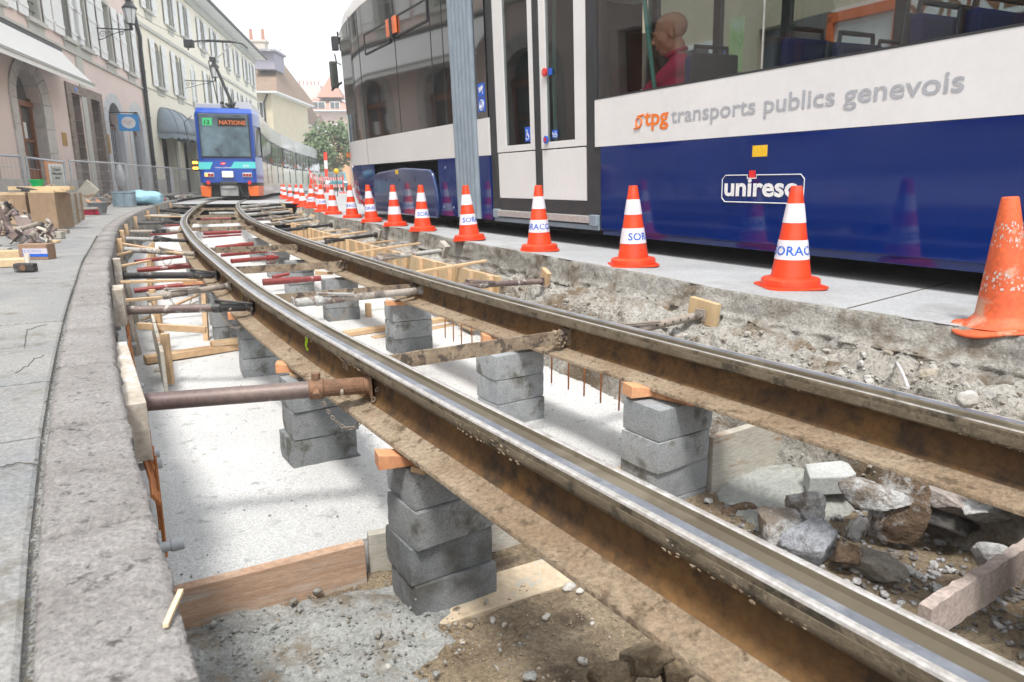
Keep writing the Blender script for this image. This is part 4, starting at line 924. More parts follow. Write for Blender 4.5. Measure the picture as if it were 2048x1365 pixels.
rock(1860, 752, 'bank', .028, (1.5, 1, .7), M('sandy_stone', (.36, .32, .26), (.3, .26, .2), ns=9, rough=.95, bump=.8), 'flat sandy clod lying on the bank beside the round stone', 33, name='stone', cat='stone')
rock(1820, 742, 'bank', .018, (.8, .8, 1), M('round_stone', (.5, .42, .3), (.44, .36, .25), rough=.8), 'round ochre stone inside the hook of the bent white rod', 35, name='stone', cat='stone', cuts=0, jit=.2)
rock(1995, 712, 'bank', .02, (1.5, .9, .6), c_white_stone, 'white angular stone on the bank under the worn cone', 37, name='stone', cat='stone')
rock(1940, 800, 'bank', .022, (1.2, 1, .8), c_pebb, 'grey rounded stone on the bank close to the right rail', 39, name='stone', cat='stone')
rock(1290, 1330, -.58, .06, (1.2, .9, .7), c_soil, 'dark clod of soil at the bottom edge of the picture', 41, name='soil_clod', cat='clod')
rock(1350, 1345, -.6, .05, (1.1, .9, .8), c_soil, 'second dark clod of soil, half under the left rail', 43, name='soil_clod', cat='clod')
rock(1225, 1350, -.6, .045, (1.1, .9, .8), c_soil, 'smaller dark clod left of the large one', 45, name='soil_clod', cat='clod')
q = G(1655, 938, -.45); pv = MB().plate([(-.095, -.05), (.05, -.062), (.085, -.045), (.1, .03), (.085, .055), (-.06, .05)], -.075, 0)
o = obj('paver', pv, M('pale_paver', (.50, .51, .50), (.43, .44, .43), (.36, .37, .36), ns=5, fs=110, rough=.85, bump=.5, fmix=.3), keep=True, label='pale grey concrete paver with rounded corners lying on wet cement', cat='paver', bevel=.006); o.location = q; o.rotation_euler = (radians(5), radians(-2), radians(6))
m = MB(); a, b = G(1850, 1212, -.44), G(2075, 1072, -.40); n = 26; d = (b - a); s_ = d.normalized().cross(Vector((0, 0, 1)))
vs = []
for i in range(n + 1):
    p = a + d * (i / n); j1 = fbm(i * .5, 1) * .006; 
    for w, z in ((-.014, 0), (.014, 0), (.016, -.1), (-.016, -.1)): vs.append(p + s_ * (w + fbm(i * .6, w * 90, z) * .004) + Vector((0, 0, z + j1 * (z == 0) + fbm(i * 1.3, w * 50) * .004)))
fs = [(i * 4 + k, i * 4 + (k + 1) % 4, i * 4 + 4 + (k + 1) % 4, i * 4 + 4 + k) for i in range(n) for k in range(4)] + [(3, 2, 1, 0), (n * 4, n * 4 + 1, n * 4 + 2, n * 4 + 3)]
obj('edging_slab', m.add(vs, fs), M('pink_granite', (.44, .36, .32), (.36, .30, .27), (.26, .23, .22), ns=14, fs=80, rough=.9, bump=.8, fmix=.4), label='thin pinkish granite edging slab standing on edge at the lower right', cat='edging slab')
hk = [G(u, v, onbank(u, v) + .006) for u, v in ((1815, 785), (1806, 760), (1795, 738), (1789, 722), (1796, 713), (1810, 713), (1828, 721), (1842, 732))]
obj('bent_rod', MB().tube(catmull([(p.x, p.y) for p in hk], .01), .004, 8) if False else MB().tube([p + Vector((0, 0, .012)) for p in hk], .0042, 8), M('white_rod', (.58, .58, .58), rough=.6, bump=.3), label='white coated rod bent into a hook, lying on the gravel bank', cat='bent rod', smooth=True)
q = G(347, 1215, .066); obj('wood_splinter', MB().beam(G(331, 1252, .068), G(362, 1182, .068), .006, .005), M('splinter', (.72, .56, .36), rough=.7), label='thin blond splinter of wood lying on the kerb', cat='splinter')
# ================================================================ street beyond the pit
q = [SE.at(i * .4 - .6, 0, 0) for i in range(0, 130)]
st_ = MB(); n = len(q)
st_.add([(p.x, p.y, .05) for p in q] + [(SE.at(i * .4 - .6, 2.0).x, SE.at(i * .4 - .6, 2.0).y, .05) for i in range(n)] + [(p.x + 60, p.y - 10, .05) for p in q], [(i, i + n, i + n + 1, i + 1) for i in range(n - 1)] + [(i + n, i + 2 * n, i + 2 * n + 1, i + n + 1) for i in range(n - 1)])
obj('street', st_, c_street, kind='structure', keep=True)
far_z = 27.0
e1 = [RA.at(t, -6, -.035) for t in range(24, 62, 2)]; e2 = [RA.at(t, 4, -.035) for t in range(24, 62, 2)]; n = len(e1)
obj('far_track_bed', MB().add(e1 + e2, [(i, i + n, i + n + 1, i + 1) for i in range(n - 1)]), c_street, kind='structure', keep=True)
obj('ground', MB().add([(-400, -60, -.95), (400, -60, -.95), (400, 600, -.95), (-400, 600, -.95)], [(0, 1, 2, 3)]), c_pave, kind='structure', keep=True)
obj('far_street', MB().add([(-60, 49, .03), (60, 38, .03), (120, 400, .03), (-120, 400, .03)], [(0, 1, 2, 3)]), c_street, kind='structure', keep=True)
for i in range(2):
    t = 2.6 + i * 5.9
    for k in range(1):
        j = MB().beam(SE.at(t, .02, .0505), SE.at(t + .1, 1.2, .0505), .008, .003); obj('street_joint', j, c_dark, kind='structure')
# ================================================================ traffic cones
m_or = M('cone_orange', (.86, .07, .014), (.76, .05, .012), (.50, .10, .06), ns=8, fs=60, rough=.42, coat=.1, s3=9, t3=(.58, .68), fmix=.12, rand=.05)
m_cw = M('cone_white', (.80, .76, .80), (.74, .70, .75), (.50, .46, .47), ns=8, fs=60, rough=.4, s3=9, t3=(.59, .68), fmix=.08)
m_cb = M('cone_blue_print', (.03, .13, .55), rough=.5)
CT = .50
def cone_r(z): return .098 + (.027 - .098) * (z - .045) / (CT - .045)
def make_cone(lab, txt_az=None):
    r = thing('traffic_cone', (0, 0, 0), 0, lab, 'traffic cone', 'orange and white traffic cones along the slab edge')
    b = MB().lathe([(.001, CT - .004), (.021, CT - .003), (.0265, CT), (.028, CT - .004)] + [(cone_r(z), z) for z in (.45, .4, .3, .2, .1, .05)] , 32)
    obj('cone_body', b, m_or, r, smooth=True)
    for z0, z1 in ((.322, .414), (.142, .236)):
        obj('white_band', MB().lathe([(cone_r(z1) + .0002, z1 + .001), (cone_r(z1) + .0016, z1), (cone_r(z0) + .0016, z0), (cone_r(z0) + .0002, z0 - .001)], 32), m_cw, r, smooth=True)
    obj('base_ring', MB().lathe([(.097, .052), (.104, .05), (.134, .046), (.141, .040), (.144, .014), (.144, .0)], 32), m_or, r, smooth=True)
    poly = []
    for k in range(48):
        a = 2 * pi * k / 48; rr = min(.152 / max(abs(cos(a)), abs(sin(a))), .185); poly.append((rr * cos(a), rr * sin(a)))
    obj('foot_flange', MB().plate(poly, .0, .009), m_or, r, smooth=True)
    return r
def cone_text(r, az, txt='SORACO', h=.046):
    V, _ = text_faces(txt, h * 1.36, 0, .0012, 1.05); w = max(p.x for p in V) - min(p.x for p in V); x0 = min(p.x for p in V)
    def fn(x, y):
        z = .165 + y; rr = cone_r(z) + .0028; a = az + (x - x0 - w / 2) / cone_r(.19); return (rr * cos(a), rr * sin(a), z)
    obj('stencilled_name', put_text(MB(), txt, h * 1.36, fn, bold=.0012, spacing=1.05), m_cb, r)
cones = [(1.419, 3.458, 's', 'cone in front of the framed word on the tram, its stencilled letters facing us'), (.782, 4.407, 'r', 'second striped cone from the right, streaked with black drips'),
 (.218, 5.435, 'c', 'cone in front of the white tram door, end of its stencil in view'), (-.401, 6.485, 'rr', 'cone in front of the grey tram bellows'), (-1.002, 7.763, 'rr', 'cone standing before the right half of the blue bogie cover'),
 (-1.469, 8.713, 'n', 'cone before the middle of the blue bogie cover, without letters in view'), (-1.954, 9.654, 's', 'cone with full blue stencil beside the front edge of the bogie cover'), (-2.491, 10.821, 'c', 'cone with stencil just left of the tram nose corner'),
 (-3.114, 12.097, 'n', 'tenth striped cone along the row, plain bands'), (-3.606, 13.208, 'rr', 'cone in the row just clear of the tram nose'), (-4.361, 15.151, 'c', 'small far cone, stencil facing the pit'), (-4.849, 16.169, 'n', 'small far cone, fifth from the blue tram'),
 (-5.743, 18.674, 'n', 'small far cone overlapped by its neighbours'), (-6.803, 21.438, 's', 'small far cone, third from the blue tram'), (-8.0, 24.6, 'n', 'tiny cone second from the blue tram'), (-9.2, 28.0, 'n', 'tiny cone at the flank of the blue tram')]
rnd = random.Random(4)
for i, (x, y, k, lab) in enumerate(cones):
    r = make_cone(lab); r.location = (x, y, .0525)
    vd = atan2(-y, -x)                                    # azimuth facing the camera side
    if k != 'n': cone_text(r, vd + {'s': .25, 'r': 1.35, 'c': -.45, 'rr': 1.05}[k])
    rz = vd + pi / 4 + rnd.uniform(-.2, .2)
    lean = radians((1.4, 2.2, 1.6, 3.6, 1.5, 2.2, 4.6, 2.6)[i] if i < 8 else rnd.uniform(.2, 3.5))
    # lean to the left as seen along the street
    M3 = Matrix.Rotation(-lean, 3, Vector((0, 1, 0)))
    r.rotation_euler = (M3).to_euler()
# the worn cone
m_oldc = M('worn_cone_orange', (.72, .13, .04), (.58, .10, .035), (.55, .30, .20), ns=6, fs=60, rough=.6, bump=.3, bd=.002, s3=9, t3=(.54, .62), fmix=.3)
r = thing('traffic_cone', (1.80, 2.45, .045), 0, 'worn plain orange cone without clean bands, its reflective skin scraped off, at the right edge', 'traffic cone')
r.rotation_euler = (0, radians(-6), 0)
m = MB(); prof = [(.02, .47), (.031, .474), (.034, .468)] + [(.034 + (.112 - .034) * (1 - (z - .05) / .42), z) for z in (.4, .3, .2, .1, .06)] + [(.118, .048), (.135, .035), (.15, .022), (.165, .02)]
m.v = []; m.f = []; m.m = []; m.lathe([(r_ * .80, z_) for r_, z_ in prof], 40); obj('cone_body', m, m_oldc, r, smooth=True)
vs = []; fs = []; seg = 56
for j, rr in enumerate((.115, .135, .152, .166)):
    for k in range(seg):
        a = 2 * pi * k / seg; q_ = rr * (1 + .06 * cos(4 * a) * (j / 3)); vs.append((q_ * cos(a), q_ * sin(a), .022 - .004 * j + .012 * sin(a * 3 + .5) * (j / 3)))
for j in range(3): fs += [(j * seg + k, (j + 1) * seg + k, (j + 1) * seg + (k + 1) % seg, j * seg + (k + 1) % seg) for k in range(seg)]
o = obj('foot_flange', MB().add(vs, fs), m_oldc, r, smooth='all'); so_ = o.modifiers.new('thick', 'SOLIDIFY'); so_.thickness = .008
for z0, z1 in ((.30, .385), (.14, .215)):
    m = MB()
    for k in range(110):
        a0 = random.uniform(0, 6.28); zz = random.uniform(z0, z1); da = random.uniform(.03, .16); dz = random.uniform(.002, .012)
        rr = lambda z: .80 * (.034 + (.112 - .034) * (1 - (z - .05) / .42)) + .0012
        m.add([(rr(zz) * cos(a0), rr(zz) * sin(a0), zz), (rr(zz) * cos(a0 + da), rr(zz) * sin(a0 + da), zz), (rr(zz + dz) * cos(a0 + da), rr(zz + dz) * sin(a0 + da), zz + dz), (rr(zz + dz) * cos(a0), rr(zz + dz) * sin(a0), zz + dz)], [(0, 1, 2, 3)])
    obj('scraped_band', m, M('scraped_white', (.62, .50, .46), (.5, .36, .3), rough=.6), r)['kind'] = 'stuff'
# ================================================================ the low floor tram
p_white = M('tram_white', (.80, .79, .78), (.76, .75, .74), ns=2, fs=20, rough=.28, coat=.5, fmix=.04)
p_blue = M('tram_blue', (.001, .019, .145), (.001, .016, .125), ns=2, fs=20, rough=.07, coat=.0, spec=.6, fmix=.05)
p_blue2 = M('tram_cover_blue', (.022, .045, .15), (.018, .038, .13), ns=2, fs=20, rough=.12, coat=1.0, fmix=.05)
p_rub = M('tram_rubber', (.03, .032, .035), (.045, .045, .048), rough=.5, fmix=.1)
p_dark = M('underframe_black', (.012, .012, .013), rough=.85)
p_bel = M('bellows_grey', (.27, .32, .37), (.22, .27, .32), rough=.55, fmix=.1)
p_alu = M('step_aluminium', (.62, .60, .58), (.52, .5, .48), ns=20, rough=.4, metal=.5, fmix=.3)
p_or = M('logo_orange', (.85, .20, .03), rough=.4); p_gr = M('logo_grey', (.42, .43, .46), rough=.4); p_wt = M('print_white', (.82, .82, .82), rough=.4)
p_bs = M('sticker_blue', (.02, .12, .60), rough=.35); p_yl = M('sticker_yellow', (.85, .52, .03), rough=.4); p_rd = M('print_red', (.75, .03, .03), rough=.35)
g_win = glass('tram_glass', (.80, .83, .83), 1.2); g_dark = M('cab_dark_glass', (.012, .012, .013), rough=.03, spec=1.0, coat=1.0, fmix=0)
g_dark.node_tree.nodes['Principled BSDF'].inputs['IOR'].default_value = 1.6
LEAN, YAW = radians(2.5), radians(29.9)
T = thing('tram', (.68, 5.7, 0), YAW, 'low floor tram passing close on the right, white over deep blue with tinted windows', 'tram', ry=-LEAN)
def bx(mb, s0, s1, h0, h1, x0=0.0, x1=.04, mi=0): return mb.box(((x0 + x1) / 2, (s0 + s1) / 2, (h0 + h1) / 2), (abs(x1 - x0), abs(s1 - s0), abs(h1 - h0)), mi=mi)
BK = -5.6                                                  # rear end of the part that is built
# --- body of the long module
obj('lower_side_panel', bx(bx(MB(), BK, -.10, .205, .848, .0, .04), BK, -.10, .16, .205, .02, .05), p_blue, T, bevel=.004)
obj('white_side_band', bx(MB(), BK, -.03, .850, 1.205, -.001, .04), p_white, T)
wf = MB(); bx(wf, BK, -.02, 1.2055, 1.217, -.003, .04); bx(wf, BK, -.02, 2.72, 2.85, .0, .06); bx(wf, -.06, -.02, 1.217, 2.72, 0, .05)
obj('window_frame', wf, p_rub, T)
bx_ = obj('window_joint', bx(MB(), -1.654, -1.646, 1.217, 2.72, -.001, .008), p_alu, T)
obj('window_pane', bx(MB(), -1.644, -.062, 1.217, 2.72, .004, .008), g_win, T); obj('window_pane', bx(MB(), -3.9, -1.656, 1.217, 2.72, .004, .008), g_win, T)
obj('window_pane', bx(MB(), BK + .05, -3.95, 1.217, 2.72, .004, .008), g_win, T); obj('window_joint', bx(MB(), -3.95, -3.9, 1.217, 2.72, 0, .03), p_rub, T)
obj('roof_side', bx(bx(MB(), BK, 1.95, 2.85, 3.3, .0, .06), BK, 1.95, 3.3, 3.34, .02, 2.28), p_white, T)
obj('ceiling', bx(MB(), BK, 1.95, 2.45, 2.5, .25, 2.05), M('tram_ceiling', (.6, .6, .6), rough=.6), T)
obj('floor', bx(MB(), BK, 1.95, .28, .34, .05, 2.25), M('tram_floor', (.05, .05, .055), rough=.6), T)
# far side with its own window openings
fs_ = MB(); bx(fs_, BK, 1.95, .2, 1.2, 2.24, 2.3); bx(fs_, BK, 1.95, 2.7, 3.3, 2.24, 2.3)
for s_ in (-5.5, -4.0, -2.55, -1.1, .0, .85, 1.8): bx(fs_, s_, s_ + .09, 1.2, 2.7, 2.24, 2.3)
obj('far_side_wall', fs_, M('tram_inner_wall', (.16, .165, .17), (.13, .13, .14), rough=.5), T)
obj('far_side_pane', bx(MB(), BK, 1.95, 1.2, 2.7, 2.27, 2.275), glass('tram_far_glass', (.62, .65, .65), .5), T)
obj('underframe', bx(bx(MB(), BK, -.1, .14, .2, .15, 2.15), -.1, 6.4, .13, .2, .2, 2.1), p_dark, T)
und = MB(); bx(und, -.1, 2.6, .2, .28, .06, 2.2); bx(und, 2.6, 6.5, .2, .84, .15, 2.15); obj('chassis', und, p_dark, T)
# --- door
dr = MB()
obj('door_post', bx(MB(), -.10, .105, .19, 2.85, .012, .07), p_rub, T, bevel=.01)
obj('door_post', bx(MB(), 1.63, 1.755, .19, 2.85, .012, .07), p_rub, T, bevel=.01)
def leaf(s0, s1, g0, g1, nm):
    d = MB(); X0, X1 = .02, .055
    bx(d, s0, s1, .868, .925, X0, X1); bx(d, s0, g0, .925, 2.70, X0, X1); bx(d, g1, s1, .925, 2.70, X0, X1); bx(d, s0, s1, 2.70, 2.85, X0, X1); bx(d, s0 + .01, s1 - .01, .425, .858, X0 + .002, X1)
    L_ = obj('door_leaf', d, p_white, T, bevel=.002)
    obj('door_pane', bx(MB(), g0, g1, .925, 2.70, .028, .033), g_win, L_)
    return L_
l2 = leaf(.115, .80, .275, .70, 'b'); l1 = leaf(.905, 1.625, .985, 1.44, 'a')
obj('door_seal', bx(MB(), .802, .903, .40, 2.85, .014, .06), p_rub, T, bevel=.008)
db = MB(); bx(db, .1, 1.63, .27, .42, .018, .06); obj('door_sill', db, p_rub, T)
stp = MB(); bx(stp, .03, 1.62, .245, .305, -.02, .05); obj('door_step', stp, p_alu, T, bevel=.006)
e_ = MB(); bx(e_, -.07, .03, .225, .315, -.024, .05); bx(e_, 1.6, 1.7, .23, .315, -.024, .05); bx(e_, -.07, 1.7, .19, .232, .0, .05)
obj('step_bracket', e_, p_bel, T, bevel=.006)
def disc(parent, nm, mat, s, h, r, x=-.003, th=.012, ring=None):
    m = MB().tube([(x, s, h), (x - th, s, h)], r, 24); o = obj(nm, m, mat, parent, smooth=True)
    if ring: obj('button_face', MB().tube([(x - th, s, h), (x - th - .003, s, h)], r * .55, 20), ring, o)
    return o
disc(l2, 'door_button', p_rd, .695, 1.505, .034, .012, .014, M('button_red', (.8, .12, .1), rough=.3)); disc(l2, 'door_button', p_bs, .70, .945, .033, .012, .014, p_rd)
def sticker(s0, s1, h0, h1, mat=p_bs, x=-.002, nm='sticker', par=None): return obj(nm, bx(MB(), s0, s1, h0, h1, x, x + .002), mat, par or T)
def wheelchair(par, s, h, k, x):
    m = MB(); P_ = lambda a, b: (x, s - a * k, h + b * k)
    m.tube([P_(.0 + .36 * cos(t), -.2 + .36 * sin(t)) for t in [i * .33 for i in range(-9, 9)]], .05 * k, 6); m.ico(P_(-.08, .82), .11 * k, 2)
    m.tube([P_(-.08, .62), P_(-.05, .2), P_(.3, .16), P_(.42, -.3)], .065 * k, 6); m.tube([P_(-.05, .42), P_(.25, .36)], .05 * k, 6); obj('pictogram', m, p_wt, par)
a = sticker(.985, 1.075, .945, 1.075, x=.018, nm='wheelchair_sticker', par=l1); wheelchair(a, 1.03, .995, .06, .0155)
a = sticker(.53, .615, .955, 1.02, x=.018, nm='pram_sticker', par=l2); wheelchair(a, .55, .975, .034, .0155)
m = MB(); m.tube([(.0155, .605, 1.0), (.0155, .598, .982), (.0155, .572, .982), (.0155, .565, .998)], .003, 6).ico((.0155, .594, .968), .005, 1).ico((.0155, .575, .968), .005, 1); obj('pictogram', m, p_wt, a)
a = sticker(.595, .66, 1.475, 1.53, x=.018, nm='button_sticker', par=l2)
# panel between bellows and door
sp = MB(); bx(sp, 1.76, 2.0, .2, .848, .0, .04); obj('lower_side_panel', sp, p_blue, T); obj('white_side_band', bx(MB(), 1.76, 2.0, .85, 1.215, -.001, .04), p_white, T); obj('dark_side_panel', bx(MB(), 1.76, 2.0, 1.217, 2.85, .0, .04), g_dark, T)
obj('hatch', bx(MB(), 1.79, 1.97, .225, .38, -.004, .0), p_blue, T, bevel=.001)
a = sticker(1.80, 1.95, 1.425, 1.555, nm='camera_sticker'); m = MB(); P_ = lambda s, h: (-.004, s, h)
m.add([P_(1.925, 1.515), P_(1.835, 1.535), P_(1.83, 1.505), P_(1.915, 1.465)], [(0, 1, 2, 3)]).add([P_(1.86, 1.50), P_(1.85, 1.50), P_(1.835, 1.455), P_(1.85, 1.445)], [(0, 1, 2, 3)]); obj('pictogram', m, p_wt, a)
a = sticker(1.80, 1.95, 1.28, 1.415, nm='eye_sticker'); m = MB()
for rr in (.05, .028): m.tube([(-.004, 1.875 + rr * .95 * cos(t * pi / 12), 1.345 + rr * sin(t * pi / 12)) for t in range(24)], .004, 5, closed=True)
m.tube([(-.004, 1.875, 1.35), (-.004, 1.875, 1.325)], .006, 6); obj('pictogram', m, p_wt, a)
# --- bellows: one fold each
for i in range(6):
    s0 = 2.01 + i * .088; m = MB(); pr = [(-.012, s0), (-.03, s0 + .018), (-.034, s0 + .043), (-.03, s0 + .068), (-.012, s0 + .084), (.12, s0 + .084), (.12, s0)]
    vs = [(x, s, .2) for x, s in pr] + [(x, s, 3.2) for x, s in pr]; k = len(pr)
    m.add(vs, [(a, (a + 1) % k, (a + 1) % k + k, a + k) for a in range(k)] + [tuple(range(k - 1, -1, -1)), tuple(range(k, 2 * k))]); obj('bellows_fold', m, p_bel, T, smooth=True)
obj('bellows_lining', bx(MB(), 2.0, 2.54, .2, 3.1, .1, 2.2), p_rub, T)
# --- front module, lofted
def ring(s):
    """half plan: near wall offset and roof height at distance s"""
    def lut(tb, s):
        for (a, b), (c, d) in zip(tb, tb[1:]):
            if a <= s <= c: k = (s - a) / (c - a); return b * (1 - k) + d * k
        return tb[-1][1] if s > tb[-1][0] else tb[0][1]
    x0 = lut([(2.55, 0), (5.7, 0), (6.2, .012), (6.5, .04), (6.8, .10), (7.0, .19), (7.15, .32), (7.26, .52), (7.33, .78), (7.36, 1.1)], s)
    zt = lut([(2.55, 3.45), (5.2, 3.45), (5.8, 3.42), (6.3, 3.33), (6.7, 3.18), (7.0, 2.98), (7.2, 2.7), (7.3, 2.4), (7.36, 1.9)], s)
    return x0, zt
SS = [2.55, 3.2, 4.0, 4.8, 5.4, 5.7, 5.95, 6.2, 6.4, 6.6, 6.8, 6.95, 7.08, 7.18, 7.26, 7.32, 7.355]
def loft(hs, nm, mat, s_list=None, off=0.0, inset=None, sm_=True):
    m = MB(); sl_ = s_list or SS; vs = []; kk = len(hs)
    for s in sl_:
        x0, zt = ring(s); 
        for sd_ in (0, 1):
            for h in hs:
                hh, xx = h(s, zt, x0) if callable(h) else (min(h, zt), x0)
                xx = xx + off
                vs.append((xx if sd_ == 0 else 2.3 - xx, s, hh))
    N_ = 2 * kk; fs = []
    for i in range(len(sl_) - 1):
        for sd_ in (0, 1):
            for k in range(kk - 1):
                a = i * N_ + sd_ * kk + k; fs.append((a, a + 1, a + N_ + 1, a + N_))
    e = (len(sl_) - 1) * N_
    if sl_[-1] > 7.3: fs += [(e + k, e + kk + k, e + kk + k + 1, e + k + 1) for k in range(kk - 1)]
    return obj(nm, m.add(vs, fs), mat, T, smooth=True if sm_ else False)
loft([.85, 1.0, 1.215], 'front_white_band', p_white)
TP = lambda s: 2.99 - max(0, s - 5.4) * .095
loft([1.217, 1.6, 2.0, 2.4] + [lambda s, zt, x0, k=k: (min(2.4 + (TP(s) - 2.4) * k, zt - .02), x0 + .0) for k in (.5, 1.0)], 'cab_glazing', g_dark, off=.004)
rf = [lambda s, zt, x0, k=k: ((min(TP(s), zt - .02)) * (1 - sin(k * pi / 2)) + zt * sin(k * pi / 2), x0 + (1.15 - x0) * (1 - cos(k * pi / 2)) ** 1.0 * (.30 if k < 1 else 1) if True else 0) for k in (0, .2, .4, .6, .8, .92, 1.0)]
loft(rf, 'front_roof', p_white)
SK = lambda s: .25 if s < 6.9 else .25
loft([lambda s, zt, x0: (.24, x0 + .05), lambda s, zt, x0: (.4, x0 + .015), lambda s, zt, x0: (.848, x0)], 'front_skirt', p_blue, s_list=[5.36, 5.7, 5.95, 6.2, 6.4, 6.6, 6.8, 6.95, 7.08, 7.18, 7.26, 7.32, 7.355])
obj('rear_skirt', bx(MB(), 2.56, 3.06, .2, .848, .0, .03), p_blue, T)
obj('module_end_frame', bx(MB(), 2.54, 2.57, .2, 3.3, .01, 2.28), p_rub, T)
# seams and sliding windows of the cab glazing
for s_ in (2.74, 3.06, 4.17, 5.60, 5.98): obj('glazing_seam', bx(MB(), s_ - .004, s_ + .004, 1.22, 2.96, -.0005, .006), p_rub, T)
obj('band_seam', bx(MB(), 5.596, 5.604, .85, 1.215, -.0015, .006), p_rub, T)
for s0, s1, h0, h1 in ((3.09, 4.10, 2.36, 2.60), (4.30, 5.32, 2.33, 2.60)):
    w = MB(); tk = .02
    for a_, b_, c_, d_ in ((s0, s1, h0, h0 + tk), (s0, s1, h1 - tk, h1), (s0, s0 + tk, h0 + tk, h1 - tk), (s1 - tk, s1, h0 + tk, h1 - tk)): bx(w, a_, b_, c_, d_, -.012, .0)
    fr_ = obj('sliding_window', w, p_rub, T); obj('sliding_pane', bx(MB(), s0 + tk, s1 - tk, h0 + tk, h1 - tk, -.004, -.001), g_dark, fr_)
amb = M('indicator_amber', (.85, .17, .02), (.8, .14, .02), rough=.2, coat=1)
ind = obj('side_indicator', bx(MB(), 4.14, 4.20, 2.36, 2.62, -.05, .0), p_rub, T); obj('indicator_lens', bx(MB(), 4.205, 4.34, 2.39, 2.60, -.045, -.006), amb, ind, bevel=.012); obj('indicator_lens', bx(MB(), 4.02, 4.135, 2.40, 2.60, -.04, -.006), amb, ind, bevel=.01)
# cab side window and mirror cluster
obj('cab_side_window', bx(MB(), 6.02, 6.5, 1.62, 2.72, .012, .02), M('cab_window', (.02, .022, .024), rough=.03, coat=1), T, bevel=.01)
def Tl(v): return inv(T) @ Vector(v)
ms = AtY(668, 150, 12.2); mr_ = obj('rear_view_mirror', MB().box((0, 0, 0), (.13, .08, .43)), M('mirror_black', (.06, .065, .06), (.09, .095, .08), rough=.3), T, bevel=.025); mr_.location = Tl(ms)
ms2 = AtY(677, 88, 12.2); m = MB().box((-.06, 0, 0), (.10, .1, .22)).box((.07, 0, 0), (.10, .1, .22)).box((0, 0, .09), (.03, .04, .2)); o = obj('spot_mirror', m, p_rub, T, bevel=.012); o.location = Tl(ms2)
m = MB().tube([Tl(AtY(669, 108, 12.2)), Tl(AtY(673, 125, 12.2)), Tl(AtY(682, 130, 12.2))], .012, 6).tube([Tl(AtY(686, 85, 12.2)), Tl(AtY(677, 85, 12.2))], .015, 6).tube([Tl(AtY(684, 165, 12.2)), Tl(AtY(666, 178, 12.2)), Tl(AtY(664, 182, 12.2))], .02, 6); obj('mirror_arm', m, p_rub, T)
# bogie opening and cover
cv = MB(); pts_ = [(3.12, .16), (3.08, .3), (3.10, .5), (3.20, .70), (3.28, .735), (4.15, .775), (5.1, .73), (5.30, .70), (5.36, .55), (5.36, .30), (5.28, .16)]
k = len(pts_); vs = [(-.035, s, h) for s, h in pts_] + [(.02, s + (.0 if s > 4.2 else -.0), h) for s, h in pts_]
cv.add(vs, [tuple(range(k)), tuple(range(2 * k - 1, k - 1, -1))] + [(a, a + k, (a + 1) % k + k, (a + 1) % k) for a in range(k)]); cvo = obj('bogie_cover', cv, p_blue2, T, bevel=.02, smooth=True)
for s_ in (3.72, 4.28, 4.80): obj('key_hole', MB().tube([(-.036, s_, .62), (-.039, s_, .62)], .022, 12), p_rub, cvo)
obj('maker_label', bx(MB(), 4.30, 4.40, .695, .75, -.038, -.0355), p_yl, cvo)
for a_, b_, c_, d_ in ((3.72, 4.02, .50, .506), (3.72, 3.78, .285, .291), (4.016, 4.022, .30, .50)): obj('flap_seam', bx(MB(), a_, b_, c_, d_, -.0365, -.0355), p_rub, cvo)
sk = MB(); bx(sk, 2.6, 3.06, .225, .38, -.004, .0); 
for (s_, h_) in ((2.68, .3), (2.95, .3), (2.85, .75), (5.5, .75), (5.5, .35)): obj('panel_screw', MB().tube([(-.001, s_, h_), (-.006, s_, h_)], .014, 8), p_bel, T)
bg_ = MB(); 
for s_ in (3.6, 4.9): bg_.tube([(.35, s_, .33), (.48, s_, .33)], .27, 24)
obj('wheel', bg_, p_dark, T)['kind'] = 'stuff'
# --- lettering
def side_text(txt, s0, s1, base, size, mat, x=-.0035, bold=.004, par=None, nm='lettering', spacing=1.0, slope=0):
    V, _ = text_faces(txt, size, 0, bold, spacing); a = min(p.x for p in V); b = max(p.x for p in V); k = (s0 - s1) / (b - a)
    return obj(nm, put_text(MB(), txt, size, lambda X, Y: (x, s0 - (X - a) * k, base + Y + slope * (X - a)), bold=bold, spacing=spacing), mat, par or T)
side_text('tpg', -.625, -.875, .972, .155, p_or, bold=.0035)
m = MB(); m.tube([(-.0035, -.565 + .03 * cos(t * pi / 10), 1.0 + .034 * sin(t * pi / 10)) for t in range(20)], .0075, 5, closed=True).tube([(-.0035, -.555, 1.042), (-.0035, -.625, 1.047)], .0075, 5).tube([(-.0035, -.513, .958), (-.0035, -.575, .964)], .0075, 5); obj('lettering', m, p_or, T)
side_text('transports publics genevois', -.90, -2.80, .972, .138, p_gr, bold=.0015)
m = MB(); s0, s1, h0, h1, rr = -1.385, -1.995, .452, .616, .025
loop = [(s0 - rr, h1), (-1.585, h1), (-1.585, h1 - .02), (-1.655, h1 - .02), (-1.655, h1), (s1 + rr, h1), (s1, h1 - rr), (s1, h0 + rr), (s1 + rr, h0), (s0 - rr, h0), (s0, h0 + rr), (s0, h1 - rr)]
m.tube([(-.003, a_, b_) for a_, b_ in loop], .0028, 5, closed=True); obj('logo_frame', m, p_wt, T); side_text('unireso', -1.405, -1.965, .492, .155, p_wt, bold=.0045)
sticker(-1.645, -1.597, .60, .643, p_rd, nm='logo_tab'); sticker(-1.725, -1.615, .722, .788, p_yl, nm='yellow_label')
side_text('tpg', 6.83, 6.62, 1.0, .13, p_or, x=.055, bold=.002); 
m = MB(); m.tube([(.075, 6.88 + .02 * cos(t * pi / 6), 1.03 + .03 * sin(t * pi / 6)) for t in range(12)], .006, 5, closed=True); obj('lettering', m, p_or, T)
